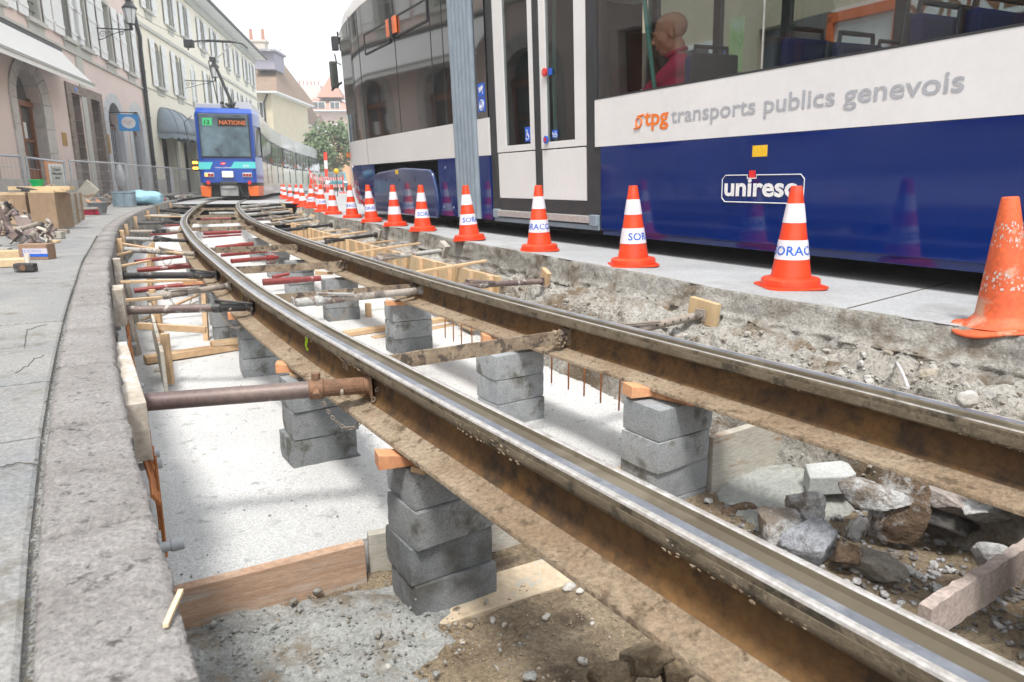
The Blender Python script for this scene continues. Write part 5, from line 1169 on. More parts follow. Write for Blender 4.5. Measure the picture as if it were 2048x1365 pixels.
# --- interior
m_seat = M('seat_navy', (.012, .02, .11), (.01, .016, .09), (.4, .12, .1), ns=4, fs=40, rough=.85, s3=34, t3=(.66, .68))
m_shell = M('seat_shell', (.05, .055, .065), rough=.4); m_teal = M('handrail_teal', (.10, .33, .27), (.08, .28, .23), rough=.35, fmix=.05)
def seat(s, x0, x1, top, facing=-1, base=.34):
    w = MB(); bx(w, s, s + .07 * -facing, base + .42, top, x0, x1); o = obj('seat_back', w, m_seat, T, bevel=.03)
    obj('seat_shell', bx(MB(), s - .075 * facing, s - .095 * facing, base + .38, top + .01, x0 - .01, x1 + .01), m_shell, o, bevel=.01)
    obj('grab_rail', MB().tube([(x0 + .05, s - .05 * facing, top - .02), (x0 + .06, s - .05 * facing, top + .055), (x1 - .06, s - .05 * facing, top + .055), (x1 - .05, s - .05 * facing, top - .02)], .014, 8), p_rub, o, smooth=True)
    obj('seat_cushion', bx(MB(), s, s + .42 * facing, base + .36, base + .46, x0, x1), m_seat, T, bevel=.03)
def TX(u, v, x):
    Ti = inv(T); o_ = Ti @ Vector((0, 0, CAM_H)); d = (Ti @ (Vector((0, 0, CAM_H)) + ray(u, v))) - o_; k = (x - o_.x) / d.x; return o_ + d * k
for (u, v, x0, wd, fc, bs) in ((1366, 112, .10, .42, 1, .34), (1577, 72, .14, .42, -1, .34), (1682, 82, .3, .42, -1, .34), (1845, 22, .14, .8, -1, .5), (1960, 10, .14, .8, -1, .5)):
    q_ = TX(u, v, x0); seat(q_.y, x0, x0 + wd, q_.z, fc, bs)
seat(-1.4, 1.35, 2.15, 1.42, 1); seat(-2.5, 1.35, 2.15, 1.42, 1); seat(-4.5, .14, .9, 1.8, -1, .5)
for pts_ in ([(.25, -.30, 2.5), (.25, -.30, 2.0), (.25, -.36, 1.65), (.28, -.42, 1.2), (.3, -.42, .34)], [(.55, 1.32, 2.5), (.5, 1.28, 1.9), (.45, 1.22, 1.4), (.45, 1.22, .34)], [(1.1, .6, 2.5), (1.1, .6, .34)], [(1.3, -2.9, 2.5), (1.3, -2.9, .34)], [(.7, -3.9, 2.5), (.7, -3.9, .4)]):
    obj('hand_pole', MB().tube(pts_, .018, 10), m_teal, T, smooth=True)
obj('draught_screen', bx(MB(), -.12, -.09, .6, 1.7, .1, .8), glass('screen_glass', (.45, .48, .5), 1.0), T)
# ================================================================ the passenger
def TX(u, v, x):
    Ti = inv(T); o_ = Ti @ Vector((0, 0, CAM_H)); d = (Ti @ (Vector((0, 0, CAM_H)) + ray(u, v))) - o_; k = (x - o_.x) / d.x; return o_ + d * k
def capsule(mb, a, b, ra, rb, seg=14, flat=1.0):
    a, b = Vector(a), Vector(b); d = (b - a); L_ = d.length; d.normalize(); pts = []; rr = []
    for k in range(4): an = pi / 2 * (1 - k / 4); pts.append(a - d * ra * sin(an)); rr.append(max(.0015, ra * cos(an)))
    pts.append(a); rr.append(ra); pts.append(b); rr.append(rb)
    for k in range(1, 5): an = pi / 2 * k / 4; pts.append(b + d * rb * sin(an)); rr.append(max(.0015, rb * cos(an)))
    mb.tube(pts, rr, seg); return mb
hx = .50; TURN = radians(50)
head = TX(1330, 68, hx); sh = TX(1378, 128, hx - .14); el = TX(1292, 168, hx - .22); hand = TX(1248, 178, hx - .20); 
hc = Vector((hx, head.y, head.z))
HK = 1.1
P0 = Vector((hx + sin(TURN) * .14, hc.y - .14 * cos(TURN), .80))
person = thing('person', P0, 0, 'bald man in a crimson short sleeved shirt sitting in profile behind the tram window', 'person')
person['label'] = 'bald man in a crimson shirt sitting in profile behind the tram window'
W_ = lambda p: Matrix.Rotation(-TURN, 3, 'Z') @ (Vector(p) - P0)
person.parent = None
person.location = T.matrix_basis @ P0; person.rotation_euler = (0, -LEAN, YAW + TURN)
b = MB()
skin = M('skin', (.80, .38, .23), (.70, .31, .18), (.84, .44, .29), ns=12, fs=90, rough=.5, fmix=.1, bump=.1)
hp = W_(hc)
# cranium, face, jaw, brow, nose, lips, chin, ears (looking along +y, chin a little down)
tilt = Matrix.Rotation(radians(-14), 3, 'X')
def H_(x, y, z): return hp + tilt @ Vector((x, y, z)) * HK
def ell(c, r, sub=3):
    V, Fc = ICO[sub]; b.add([hp + tilt @ (Vector(c) + Vector((p.x * r[0], p.y * r[1], p.z * r[2]))) * HK for p in V], Fc)
ell((0, -.018, .035), (.078, .100, .085)); ell((0, .035, -.02), (.064, .062, .085)); ell((0, .048, -.088), (.036, .036, .030)); ell((0, .01, -.06), (.058, .07, .05))
ell((0, .082, .022), (.045, .020, .014), 2); capsule(b, H_(0, .088, .012), H_(0, .116, -.030), .008, .0125); ell((.012, .104, -.034), (.010, .010, .008), 2); ell((-.012, .104, -.034), (.010, .010, .008), 2)
ell((0, .090, -.058), (.022, .011, .006), 2); ell((0, .088, -.069), (.020, .010, .006), 2)
for sx in (-1, 1):
    ell((sx * .030, .078, .004), (.015, .012, .009), 2); ell((sx * .045, .062, -.025), (.02, .022, .022), 2)
    ell((sx * .080, -.008, -.008), (.008, .019, .033), 2); ell((sx * .085, -.014, .008), (.008, .018, .018), 2)
nb = H_(0, -.03, -.08); capsule(b, nb, hp + Vector((0, -.075, -.22)), .058, .066)
shz = hp.z - .215; ch = Vector((0, hp.y - .075, shz))
hips = Vector((.03, -.09, .10))
capsule(b, hips + Vector((-.08, 0, 0)), hips + Vector((.08, 0, 0)), .115, .115)
capsule(b, hips, ch + Vector((0, 0, -.14)), .13, .135); capsule(b, ch + Vector((-.13, 0, 0)), ch + Vector((.13, 0, 0)), .062, .062); capsule(b, ch + Vector((-.07, .0, -.1)), ch + Vector((.07, 0, -.1)), .11, .11)
arms = []
for sx in (-1, 1):
    s0 = ch + Vector((sx * .175, 0, -.01))
    e0 = (W_(el) if sx < 0 else ch + Vector((.24, .12, -.25))); h0 = (W_(hand) if sx < 0 else e0 + Vector((-.06, .22, -.02)))
    RB = Matrix.Rotation(-radians(42), 3, 'Z'); e0 = s0 + RB @ Vector((sx * .03, .20, -.15)); h0 = e0 + RB @ Vector((sx * -.03, .23, -.08))
    arms.append((s0, e0, h0)); capsule(b, s0, e0, .05, .042); capsule(b, e0, h0, .042, .027)
    d = (h0 - e0).normalized(); pc = h0 + d * .045; sd2 = d.cross(Vector((0, 0, 1))).normalized(); dn = Vector((0, 0, -1))
    capsule(b, h0, pc + d * .02, .027, .030); capsule(b, h0 + sd2 * .018, pc + d * .03 + sd2 * .024, .018, .014); capsule(b, h0 - sd2 * .018, pc + d * .03 - sd2 * .024, .018, .014)
    for fi, (off, ln) in enumerate(((-.03, .062), (-.010, .072), (.011, .068), (.030, .052))):
        k0 = pc + d * .03 + sd2 * off; k1 = k0 + (d * .8 + dn * .45).normalized() * ln * .55; k2 = k1 + (d * .35 + dn * .9).normalized() * ln * .5
        capsule(b, k0, k1, .0095, .0088, 10); capsule(b, k1, k2, .0088, .0075, 10)
    t0 = h0 + d * .015 + sd2 * sx * -.026; t1 = t0 + (d * .6 - sd2 * sx * .8).normalized() * .042; t2 = t1 + (d + dn * .5).normalized() * .03
    capsule(b, t0, t1, .012, .0105, 10); capsule(b, t1, t2, .0105, .0085, 10)
legs = []
for sx in (-1, 1):
    h_ = Vector((sx * .095, -.09, .09)); kn = Vector((sx * .12, .42, .10)); an = Vector((sx * .12, .46, -.34)); toe = an + Vector((sx * .02, .15, -.05)); RL = Matrix.Rotation(-TURN, 3, 'Z'); kn, an, toe = RL @ kn, RL @ an, RL @ toe; h_ = RL @ h_
    legs.append((h_, kn, an, toe)); capsule(b, h_, kn, .085, .058); capsule(b, kn, an, .055, .038); capsule(b, an + Vector((0, -.02, -.04)), toe, .038, .03)
body = obj('body', b, skin, person, smooth='all'); rm = body.modifiers.new('remesh', 'REMESH'); rm.mode = 'VOXEL'; rm.voxel_size = .0055; rm.use_smooth_shade = True
s2 = body.modifiers.new('soft', 'SMOOTH'); s2.factor = .5; s2.iterations = 3
def cloth(nm, fn, mat, vox=.009):
    b_ = MB(); fn(b_); o = obj(nm, b_, mat, person, smooth='all'); r_ = o.modifiers.new('remesh', 'REMESH'); r_.mode = 'VOXEL'; r_.voxel_size = vox; r_.use_smooth_shade = True; s_ = o.modifiers.new('soft', 'SMOOTH'); s_.iterations = 4; return o
def shirt(b_):
    capsule(b_, hips + Vector((-.08, 0, .04)), hips + Vector((.08, 0, .04)), .13, .13); capsule(b_, hips + Vector((0, 0, .03)), ch + Vector((0, 0, -.14)), .155, .165)
    capsule(b_, ch + Vector((-.14, 0, -.005)), ch + Vector((.14, 0, -.005)), .078, .078); capsule(b_, ch + Vector((-.09, .0, -.12)), ch + Vector((.09, 0, -.12)), .135, .135)
    capsule(b_, ch + Vector((0, -.005, .0)), ch + Vector((0, .012, .052)), .085, .068)
    for s0, e0, h0 in arms: capsule(b_, s0, e0, .078, .070); capsule(b_, e0, e0.lerp(h0, .22), .06, .056)
cloth('shirt', shirt, M('crimson_cloth', (.66, .03, .11), (.54, .022, .085), ns=14, fs=60, rough=.85, bump=.4, fmix=.2))
col_ = ch + Vector((0, .012, .052)); obj('collar', MB().tube([col_ + Vector((.062 * cos(a), .066 * sin(a) + .01, .045 - .022 * sin(a))) for a in [2 * pi * k / 20 for k in range(20)]], .013, 8, closed=True), MATS['crimson_cloth'], person, smooth=True)
for s0, e0, h0 in arms:
    d = (h0 - e0).normalized(); c = e0 + d * .085; obj('sleeve_hem', MB().tube([c, c + d * .009], .0575, 18), p_wt, person, smooth=True)
def trousers(b_):
    capsule(b_, hips + Vector((-.08, 0, -.02)), hips + Vector((.08, 0, -.02)), .125, .125)
    for h_, kn, an, toe in legs: capsule(b_, h_, kn, .098, .075); capsule(b_, kn, an + Vector((0, 0, .03)), .07, .055)
cloth('trousers', trousers, M('dark_cloth', (.03, .03, .035), rough=.9))
for h_, kn, an, toe in legs: capsule_m = MB(); capsule(capsule_m, an + Vector((0, -.03, -.05)), toe + Vector((0, 0, -.005)), .045, .036); obj('shoe', capsule_m, p_rub, person, smooth='all')
# ================================================================ facades of the left side of the street
s_pink = M('stucco_pink', (.76, .63, .585), (.72, .595, .55), (.66, .55, .51), ns=.8, fs=30, rough=.95, s3=.7, t3=(.5, .7), fmix=.08)
s_cream = M('stucco_cream', (.80, .76, .64), (.76, .72, .60), ns=.8, fs=30, rough=.95, fmix=.08)
s_trim = M('stone_trim', (.52, .52, .475), (.47, .47, .43), ns=1.5, fs=30, rough=.9, fmix=.12)
s_arch = M('arch_stone', (.58, .55, .52), (.52, .49, .46), (.44, .41, .38), ns=1.4, fs=30, rough=.9, fmix=.15, s3=2)
s_blue = M('arch_stone_white', (.60, .61, .63), (.54, .55, .57), ns=1.2, fs=30, rough=.9, fmix=.1)
s_brown = M('door_reveal_stone', (.30, .25, .215), (.25, .205, .175), (.18, .14, .12), ns=2, fs=30, rough=.9, fmix=.15, stretch=(1, 1, 5))
s_shut = M('shutter_white', (.80, .81, .80), (.75, .76, .75), ns=2, fs=40, rough=.6, fmix=.08)
s_iron = M('iron_black', (.03, .032, .035), rough=.5)
s_wd = M('door_wood', (.27, .10, .04), (.21, .075, .03), ns=3, fs=30, rough=.45, stretch=(1, 1, .3), fmix=.15)
g_house = M('house_glass', (.035, .045, .05), (.10, .11, .11), ns=.7, rough=.04, spec=.8, coat=.6, fmix=0)
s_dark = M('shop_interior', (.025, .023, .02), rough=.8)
r_tile = M('roof_tiles', (.27, .19, .14), (.21, .15, .11), ns=3, fs=8, rough=.9, fmix=.3)
r_slate = M('roof_grey', (.17, .165, .16), (.13, .125, .12), rough=.8); r_red = M('roof_red', (.46, .25, .18), (.40, .21, .16), ns=2, rough=.9)
class Facade:
    """wall plane: t along the street, h up, d outward over the pavement"""
    def __init__(s, name, loc, yaw, label, cat='building'):
        s.r = thing(name, loc, yaw, label, cat)
    def P(s, t, h, d=0.0): return (d, t, h)
    def box(s, m, t0, t1, h0, h1, d0, d1): return m.box(((d0 + d1) / 2, (t0 + t1) / 2, (h0 + h1) / 2), (d1 - d0, t1 - t0, h1 - h0))
    def add(s, nm, mat, *bs, parent=None, bevel=0):
        m = MB()
        for q in bs: s.box(m, *q)
        return obj(nm, m, mat, parent or s.r, bevel=bevel)
    def wall(s, t0, t1, h0, h1, holes, mat, th=.35, back=6):
        """holes: (t0, t1, h0, h1, arched)"""
        ts_ = sorted({t0, t1, *[q for o in holes for q in o[:2]]}); m = MB()
        for a, b in zip(ts_, ts_[1:]):
            if b - a < 1e-4: continue
            hs = sorted([(o[2], o[3]) for o in holes if o[0] <= a + 1e-5 and o[1] >= b - 1e-5]); z = h0
            for c, d in hs:
                if c > z + 1e-4: s.box(m, a, b, z, c, -th, 0)
                z = d
            if h1 > z: s.box(m, a, b, z, h1, -th, 0)
        for o in holes:
            if len(o) > 4 and o[4]:
                a, b, c, d = o[:4]; r = (b - a) / 2; rise = o[4]; n = 10; cx_ = (a + b) / 2; zs = d - rise
                for k in range(n):
                    x0, x1 = a + (b - a) * k / n, a + (b - a) * (k + 1) / n
                    y0 = zs + rise * sqrt(max(0, 1 - ((x0 - cx_) / r) ** 2)); y1 = zs + rise * sqrt(max(0, 1 - ((x1 - cx_) / r) ** 2))
                    vs = [(0, x0, y0), (0, x1, y1), (0, x1, d), (0, x0, d), (-th, x0, y0), (-th, x1, y1), (-th, x1, d), (-th, x0, d)]
                    m.add(vs, [(0, 1, 2, 3), (7, 6, 5, 4), (0, 4, 5, 1)])
        obj('wall', m, mat, s.r); return m
    def window(s, t0, t1, h0, h1, shut=1, arched=0, closed=False, trim=True, th=.32, sw=None, rail=False):
        f = .09; par = s.add('window', s_trim, *([(t0 - .14, t0, h0 - .0, h1, -.02, .025), (t1, t1 + .14, h0, h1, -.02, .025), (t0 - .14, t1 + .14, h1, h1 + .14, -.02, .03)] if trim and not arched else [(t0 - .12, t0, h0, h1 - arched, -.02, .02), (t1, t1 + .12, h0, h1 - arched, -.02, .02)]))
        s.add('sill', s_trim, (t0 - .22, t1 + .22, h0 - .13, h0 - .002, -.1, .14), (t0 - .14, t1 + .14, h0 - .4, h0 - .132, -.05, .04), parent=par)
        fr = [(t0, t0 + .06, h0, h1, -.24, -.19), (t1 - .06, t1, h0, h1, -.24, -.19), ((t0 + t1) / 2 - .035, (t0 + t1) / 2 + .035, h0, h1, -.24, -.185), (t0 + .06, t1 - .06, h1 - .06, h1, -.238, -.192), (t0 + .06, t1 - .06, h0, h0 + .07, -.238, -.192)]
        s.add('window_reveal', s_trim, (t0, t0 + .015, h0, h1, -.34, -.003), (t1 - .015, t1, h0, h1, -.34, -.003), (t0 + .015, t1 - .015, h1 - .015, h1, -.34, -.003), parent=par)
        n = 3
        for k in range(1, n): fr.append((t0 + .06, t1 - .06, h0 + (h1 - h0) * k / n - .015, h0 + (h1 - h0) * k / n + .015, -.236, -.196))
        s.add('sash', s_trim, *fr, parent=par); s.add('pane', g_house, (t0, t1, h0, h1, -.26, -.242), parent=par)
        if rail: s.add('guard_rail', s_iron, *[(t0, t1, h0 + .25 * k, h0 + .25 * k + .025, -.12, -.1) for k in range(1, 4)], parent=par)
        w = sw or (t1 - t0) / 2 + .32
        if shut:
            if closed: sides = ((t0, (t0 + t1) / 2 - .01, -.06), ((t0 + t1) / 2 + .01, t1, -.06))
            else: sides = ((t0 - .16 - w, t0 - .16, .06), (t1 + .16, t1 + .16 + w, .06))
            for a, b, d in sides:
                m = MB(); s.box(m, a, b, h0 - .05, h1 + .02, d, d + .035)
                o = obj('shutter', m, s_shut, par)
                
                m3 = MB()
                for hh in (h0 + .22, (h0 + h1) / 2, h1 - .4): s.box(m3, a + .02, b - .02, hh - .045, hh + .045, d + .036, d + .058)
                for q in (.2, .4, .6, .8): s.box(m3, a + (b - a) * q - .004, a + (b - a) * q + .004, h0, h1 - .03, d + .0355, d + .04)
                bt_ = obj('shutter_battens', m3, s_shut, par); bt_['kind'] = 'stuff'
        return par
    def arch(s, t0, t1, o0, o1, hs, crown, outer, mat, h0=.1, n=9, jamb=4):
        """voussoirs and jamb blocks, each one a stone"""
        c = (t0 + t1) / 2; ri, ro = (t1 - t0) / 2, (o1 - o0) / 2; ci, co = crown - hs, outer - hs; g = .02
        A = s.r
        for k in range(n):
            a0, a1 = pi * k / n + .012, pi * (k + 1) / n - .012; vs = []
            for dd in (-.34, .045):
                for a in (a0, (a0 + a1) / 2, a1): vs.append((dd, c - (ri - .015) * cos(a), hs + (ci - .015) * sin(a)))
                for a in (a1, (a0 + a1) / 2, a0): vs.append((dd, (o0 + o1) / 2 - ro * cos(a), hs + co * sin(a)))
            obj('arch_stone', MB().add(vs, [tuple(range(5, -1, -1)), tuple(range(6, 12))] + [(i, (i + 1) % 6, (i + 1) % 6 + 6, i + 6) for i in range(6)]), mat, A)
        for a, b in ((o0, t0 + .015), (t1 - .015, o1)):
            z = h0
            for k in range(jamb):
                z1 = h0 + (hs - h0) * (k + 1) / jamb; s.add('jamb_stone', mat, (a, b, z + .006, z1 - .006, -.34 if True else 0, .045)); z = z1
pink = Facade('pink_town_house', (-13.3, 19.1, 0), radians(14.4), 'pink stuccoed town house with white shutters, arched wooden door and awning')
gh = [(.26, 2.05, .1, 3.69, .86), (4.57, 5.5, .1, 3.48), (6.47, 7.45, .1, 3.5), (8.32, 10.15, .1, 3.67, .8), (11.52, 13.25, .1, 3.65, .8)]
gl = [(-3.6, -1.8, .1, 3.6, .8), (-7.2, -5.4, .1, 3.6, .8), (-11, -9.4, .1, 3.5), (-14.6, -12.8, .1, 3.6, .8), (-18.3, -16.5, .1, 3.6, .8), (-22, -20.2, .1, 3.6, .8)]
wn1 = [(-.75, .15), (1.98, 2.86), (4.76, 5.5), (6.25, 7.12), (9.22, 10.08), (12.1, 12.85)]; wl = [(-3.6 - 3.2 * k, -2.7 - 3.2 * k) for k in range(6)]
hol = gh + gl + [(a, b, 5.22, 7.35) for a, b in wn1 + wl] + [(a, b, 8.9, 10.8) for a, b in wn1 + wl]
pink.wall(-24, 14.2, 0, 11.6, hol, s_pink)
for i, (a, b) in enumerate(wn1 + wl):
    sw = (.72, .62, .82, .78, .72, .66)[i] if i < 6 else .7
    pink.window(a, b, 5.22, 7.35, sw=sw, rail=i in (1, 3)); pink.window(a, b, 8.9, 10.8, sw=sw)
pink.add('string_course', s_trim, (-24, 14.2, 4.78, 4.86, -.02, .07)); pink.add('string_course', s_trim, (-24, 14.2, 8.2, 8.32, -.02, .09))
pink.add('pilaster', s_trim, (5.52, 6.14, 3.9, 4.78, .0, .05), (5.52, 6.14, 4.86, 8.2, .0, .05), (5.58, 6.10, .1, 3.9, .0, .045)); pink.add('eaves', s_trim, (-24, 14.2, 11.3, 11.6, 0, .5)); pink.add('roof', r_tile, (-24, 14.2, 11.6, 12.0, -3, .6))
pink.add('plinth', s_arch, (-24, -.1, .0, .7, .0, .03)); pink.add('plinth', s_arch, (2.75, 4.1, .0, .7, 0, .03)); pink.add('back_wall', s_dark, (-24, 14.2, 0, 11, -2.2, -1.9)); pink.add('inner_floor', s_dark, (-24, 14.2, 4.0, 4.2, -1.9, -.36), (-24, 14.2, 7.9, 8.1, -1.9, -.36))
pink.arch(.26, 2.05, -.12, 2.72, 2.83, 3.69, 4.02, s_arch); pink.arch(8.32, 10.15, 7.88, 10.68, 2.87, 3.67, 4.02, s_blue, n=7); pink.arch(11.52, 13.25, 11.08, 13.95, 2.85, 3.65, 4.02, s_blue, n=7)
for a, b, *_ in gl:
    if b - a > 1.7: pink.arch(a, b, a - .4, b + .4, 2.8, 3.6, 3.98, s_arch, jamb=3)
# rectangular stone door cases with their reveals
pink.add('door_case', s_brown, (4.15, 4.57, .1, 3.48, -.1, .05), (4.15, 6.0, 3.48, 3.78, -.1, .05), (6.05, 6.47, .1, 3.5, -.1, .05), (6.05, 7.8, 3.5, 3.8, -.1, .052), (7.45, 7.8, .1, 3.5, -.1, .05))
for a, b in ((4.57, 5.5), (6.47, 7.45)):
    k = 0; z = .1
    while z < 3.4: pink.add('reveal_stone', s_brown, (b, b + .02, z + .01, min(3.46, z + .42), -.9, -.02)); z += .43
    pink.add('door_panel', s_wd, (a, b, .1, 3.4, -.98, -.9))
def wood_door(F_, a, b, h0, spring, crown, mat, d=-.34, leaves=2, glass_=g_house, paper=True):
    par = F_.add('door', mat, (a, a + .11, h0, spring + .2, d, d + .08), (b - .11, b, h0, spring + .2, d, d + .08), ((a + b) / 2 - .07, (a + b) / 2 + .07, h0, spring, d, d + .09), (a, b, spring - .05, spring + .1, d, d + .12), (a + .11, b - .11, h0, h0 + .9, d, d + .05), (a + .11, b - .11, 1.75, 1.83, d, d + .06), ((a + b) / 2 - .04, (a + b) / 2 + .04, spring, crown, d, d + .05))
    F_.add('door_glass', glass_, (a, b, h0 + .9, crown, d - .02, d - .005), parent=par)
    if paper: F_.add('posted_notice', s_shut, (a + .25, a + .62, 1.95, 2.5, d + .0, d + .004), ((a + b) / 2 + .2, (a + b) / 2 + .5, 1.75 + .1, 2.3, d, d + .004), parent=par)
    F_.add('door_panels', mat, (a + .2, (a + b) / 2 - .16, h0 + .1, h0 + .8, d + .05, d + .065), ((a + b) / 2 + .16, b - .2, h0 + .1, h0 + .8, d + .05, d + .065), parent=par)
wood_door(pink, .26, 2.05, .1, 2.78, 3.6, s_wd); 
s_grille = M('grille_paint', (.42, .46, .5), rough=.5)
for a, b in ((8.32, 10.15), (11.52, 13.25)):
    wood_door(pink, a, b, .1, 2.7, 3.6, M('old_brown_wood', (.14, .075, .045), rough=.6), paper=False)
    g_ = pink.add('window_grille', s_grille, *[(a + .15 + q * (b - a - .3) / 7 - .012, a + .15 + q * (b - a - .3) / 7 + .012, .9, 2.65, -.14, -.115) for q in range(8)]); g_['kind'] = 'stuff'
for a, b, *_ in gl:
    if b - a > 1.7: wood_door(pink, a, b, .1, 2.7, 3.5, s_wd, paper=False)
    else: pink.add('door_panel', s_wd, (a, b, .1, 3.5, -.5, -.42))
pink.add('name_plate', M('brass', (.5, .30, .08), rough=.4, metal=.5), (3.30, 3.68, 1.75, 2.15, .0, .02)); pink.add('name_plate', MATS['brass'], (7.85, 8.05, 1.7, 2.4, .05, .07))
pink.add('house_number', p_bs, (4.95, 5.15, 3.56, 3.70, .05, .06))
# awning
aw = thing('awning', (-13.3, 19.1, 0), radians(14.4), 'off white sloping fabric awning over the arched door, dark box above it', 'awning')
F2 = Facade.__new__(Facade); F2.r = aw
F2.add('awning_box', s_iron, (-5.6, 3.85, 4.56, 4.70, .0, .16)); m = MB(); n = 14
canv = M('canvas', (.78, .78, .76), (.74, .74, .72), ns=2, rough=.9, fmix=.06)
vs = [(.14 + .80 * k / n, t, 4.6 - .92 * k / n - .03 * sin(pi * k / n)) for k in range(n + 1) for t in (-5.4, 3.8)]
o = obj('canopy', m.add(vs, [(2 * k, 2 * k + 1, 2 * k + 3, 2 * k + 2) for k in range(n)]), canv, aw); o.modifiers.new('thick', 'SOLIDIFY').thickness = .012
F2.add('front_bar', M('bar_grey', (.35, .35, .34), rough=.5), (-5.45, 3.85, 3.62, 3.69, .92, .98)); F2.add('valance', canv, (-5.4, 3.8, 3.50, 3.62, .945, .955))
for t_ in (-3, .3, 3.4): obj('folding_arm', MB().tube([(.1, t_ - .5, 4.3), (.5, t_ + .1, 4.0), (.92, t_ - .3, 3.66)], .025, 6), MATS['bar_grey'], aw)
def FP(F_, t, h, d=0): return F_.r.matrix_basis @ Vector((d, t, h))
# rain pipe on the party line
m = MB().tube([(.0, 14.0, 8.4), (.1, 14.1, 7.4), (.16, 14.15, 7.0), (.12, 14.2, 6.5), (.12, 14.2, 0.1)], .085, 10)
dp = thing('rain_pipe', (-13.3, 19.1, 0), radians(14.4), 'dark rain pipe running down between the pink house and the cream house', 'rain pipe'); obj('pipe', m, s_iron, dp, smooth=True)
for h in (1.5, 3.5, 5.5): obj('bracket', MB().tube([(.12, 14.2, h), (.12, 14.2, h + .06)], .11, 10), s_iron, dp)
# ------------------------------------------------ cream house
cream = Facade('cream_town_house', (-16.9, 33.1, 0), radians(9.9), 'long cream town house with two rows of white shutters and deep eaves')
w1c = [(2.13, 2.92), (5.42, 6.2), (8.45, 9.2), (11.8, 12.55), (15.1, 15.85), (18.4, 19.15), (21.7, 22.45), (25, 25.75)]
w2c = [(1.5, 2.15), (4.95, 5.6), (7.75, 8.35), (11.35, 12.0), (14.5, 15.1), (18.1, 18.7), (21.3, 21.9), (24.6, 25.2), (27.3, 27.9)]
sh_ = [(1.8, 3.75, .1, 2.85), (5.5, 7.4, .1, 2.85), (9.2, 11, .1, 2.85), (13, 15, .1, 2.8), (17, 19, .1, 2.8), (21, 23, .1, 2.8)]
cream.wall(0, 29.2, 0, 11.0, sh_ + [(a, b, 5.2, 7.25, .3) for a, b in w1c] + [(a, b, 8.55, 10.2) for a, b in w2c], s_cream)
for i, (a, b) in enumerate(w1c): cream.window(a, b, 5.2, 7.25, arched=.3, sw=.62, closed=(i == 2))
for a, b in w2c: cream.window(a, b, 8.55, 10.2, sw=.58)
cream.add('string_course', s_trim, (0, 29.2, 7.6, 7.76, 0, .09)); cream.add('string_course', s_trim, (0, 29.2, 4.93, 4.98, 0, .04))
cream.add('eaves', s_shut, (-.3, 29.9, 10.98, 11.12, -.4, .85)); cream.add('eaves_frieze', s_trim, (0, 29.2, 10.55, 10.975, 0, .12)); cream.add('gutter', s_iron, (-.3, 30, 11.0, 11.14, .86, .98))
m = MB(); vs = [(.9, -.3, 11.13), (.9, 30, 11.13), (-5, 26, 14.6), (-5, 3, 14.6), (-12, 30, 11.1), (-12, -.3, 11.1)]; cream_roof = obj('roof', m.add(vs, [(0, 1, 2, 3), (2, 1, 4), (3, 2, 4, 5), (0, 3, 5)]), r_slate, cream.r)
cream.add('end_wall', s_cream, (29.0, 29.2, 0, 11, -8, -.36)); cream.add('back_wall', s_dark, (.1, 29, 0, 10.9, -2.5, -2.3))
for t_ in (9.5, 14.5): cream.add('dormer', r_slate, (t_, t_ + 1.5, 12.0, 13.3, -2.4, -.5)); cream.add('chimney', r_red, (t_ + 2.2, t_ + 2.9, 12.5, 14.6, -2.6, -2.0))
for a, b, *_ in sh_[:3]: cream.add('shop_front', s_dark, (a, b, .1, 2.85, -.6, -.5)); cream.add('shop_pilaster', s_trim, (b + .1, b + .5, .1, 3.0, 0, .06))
[cream.add('plinth', s_arch, (a_, b_, 0, .8, 0, .04)) for a_, b_ in ((0, 1.7), (3.85, 5.4), (7.5, 9.1))]
def barrel_awning(t0, t1, h0, h1, out, lab):
    r = thing('awning', cream.r.location, radians(9.9), lab, 'awning', 'rounded blue grey shop awnings'); m = MB(); cm_ = M('awning_grey_blue', (.27, .32, .37), (.23, .28, .33), ns=2, rough=.8, fmix=.1); n = 10; k_ = 12
    # quarter round canopy with curved gores at both ends
    seg = []; L_ = t1 - t0; e = min(1.1, L_ * .3)
    for i in range(k_ + 1):
        a = pi * i / k_                                  # sweep along plan from wall to wall
        for j in range(n + 1):
            b_ = pi / 2 * j / n; pt = t0 + L_ / 2 - (L_ / 2) * (cos(a) if abs(cos(a)) < 2 else 1) * (.35 + .65 * sin(b_)) ; dd = out * sin(b_) * (abs(sin(a)) ** .5); hh = h0 + (h1 - h0) * cos(b_)
            seg.append((dd, pt, hh))
    R_ = n + 1; m.add(seg, [(i * R_ + j, i * R_ + j + 1, (i + 1) * R_ + j + 1, (i + 1) * R_ + j) for i in range(k_) for j in range(n)]); o = obj('canopy', m, cm_, r, smooth='all'); o.modifiers.new('t', 'SOLIDIFY').thickness = .01
    v = MB(); rim = [Vector(seg[i * R_ + n]) for i in range(k_ + 1)]; vv = []
    rim2 = []
    for i in range(k_): rim2 += [rim[i].lerp(rim[i + 1], q / 6) for q in range(6)]
    rim2.append(rim[-1])
    for i, p in enumerate(rim2): vv += [tuple(p), (p.x, p.y, p.z - .16 - .09 * abs(sin(i * pi / 6)))]
    obj('scalloped_valance', v.add(vv, [(2 * i, 2 * i + 1, 2 * i + 3, 2 * i + 2) for i in range(len(rim2) - 1)]), cm_, r)
    for i in range(0, k_ + 1, 2): obj('rib', MB().tube([Vector(seg[i * R_ + j]) + Vector((.008, 0, .008)) for j in range(R_)], .012, 5), r_slate, r)
barrel_awning(1.3, 4.6, 2.95, 4.25, 1.25, 'nearer rounded blue grey shop awning with a scalloped edge'); barrel_awning(4.9, 8.6, 2.95, 4.1, 1.3, 'farther rounded awning, half hidden by the blue tram'); 
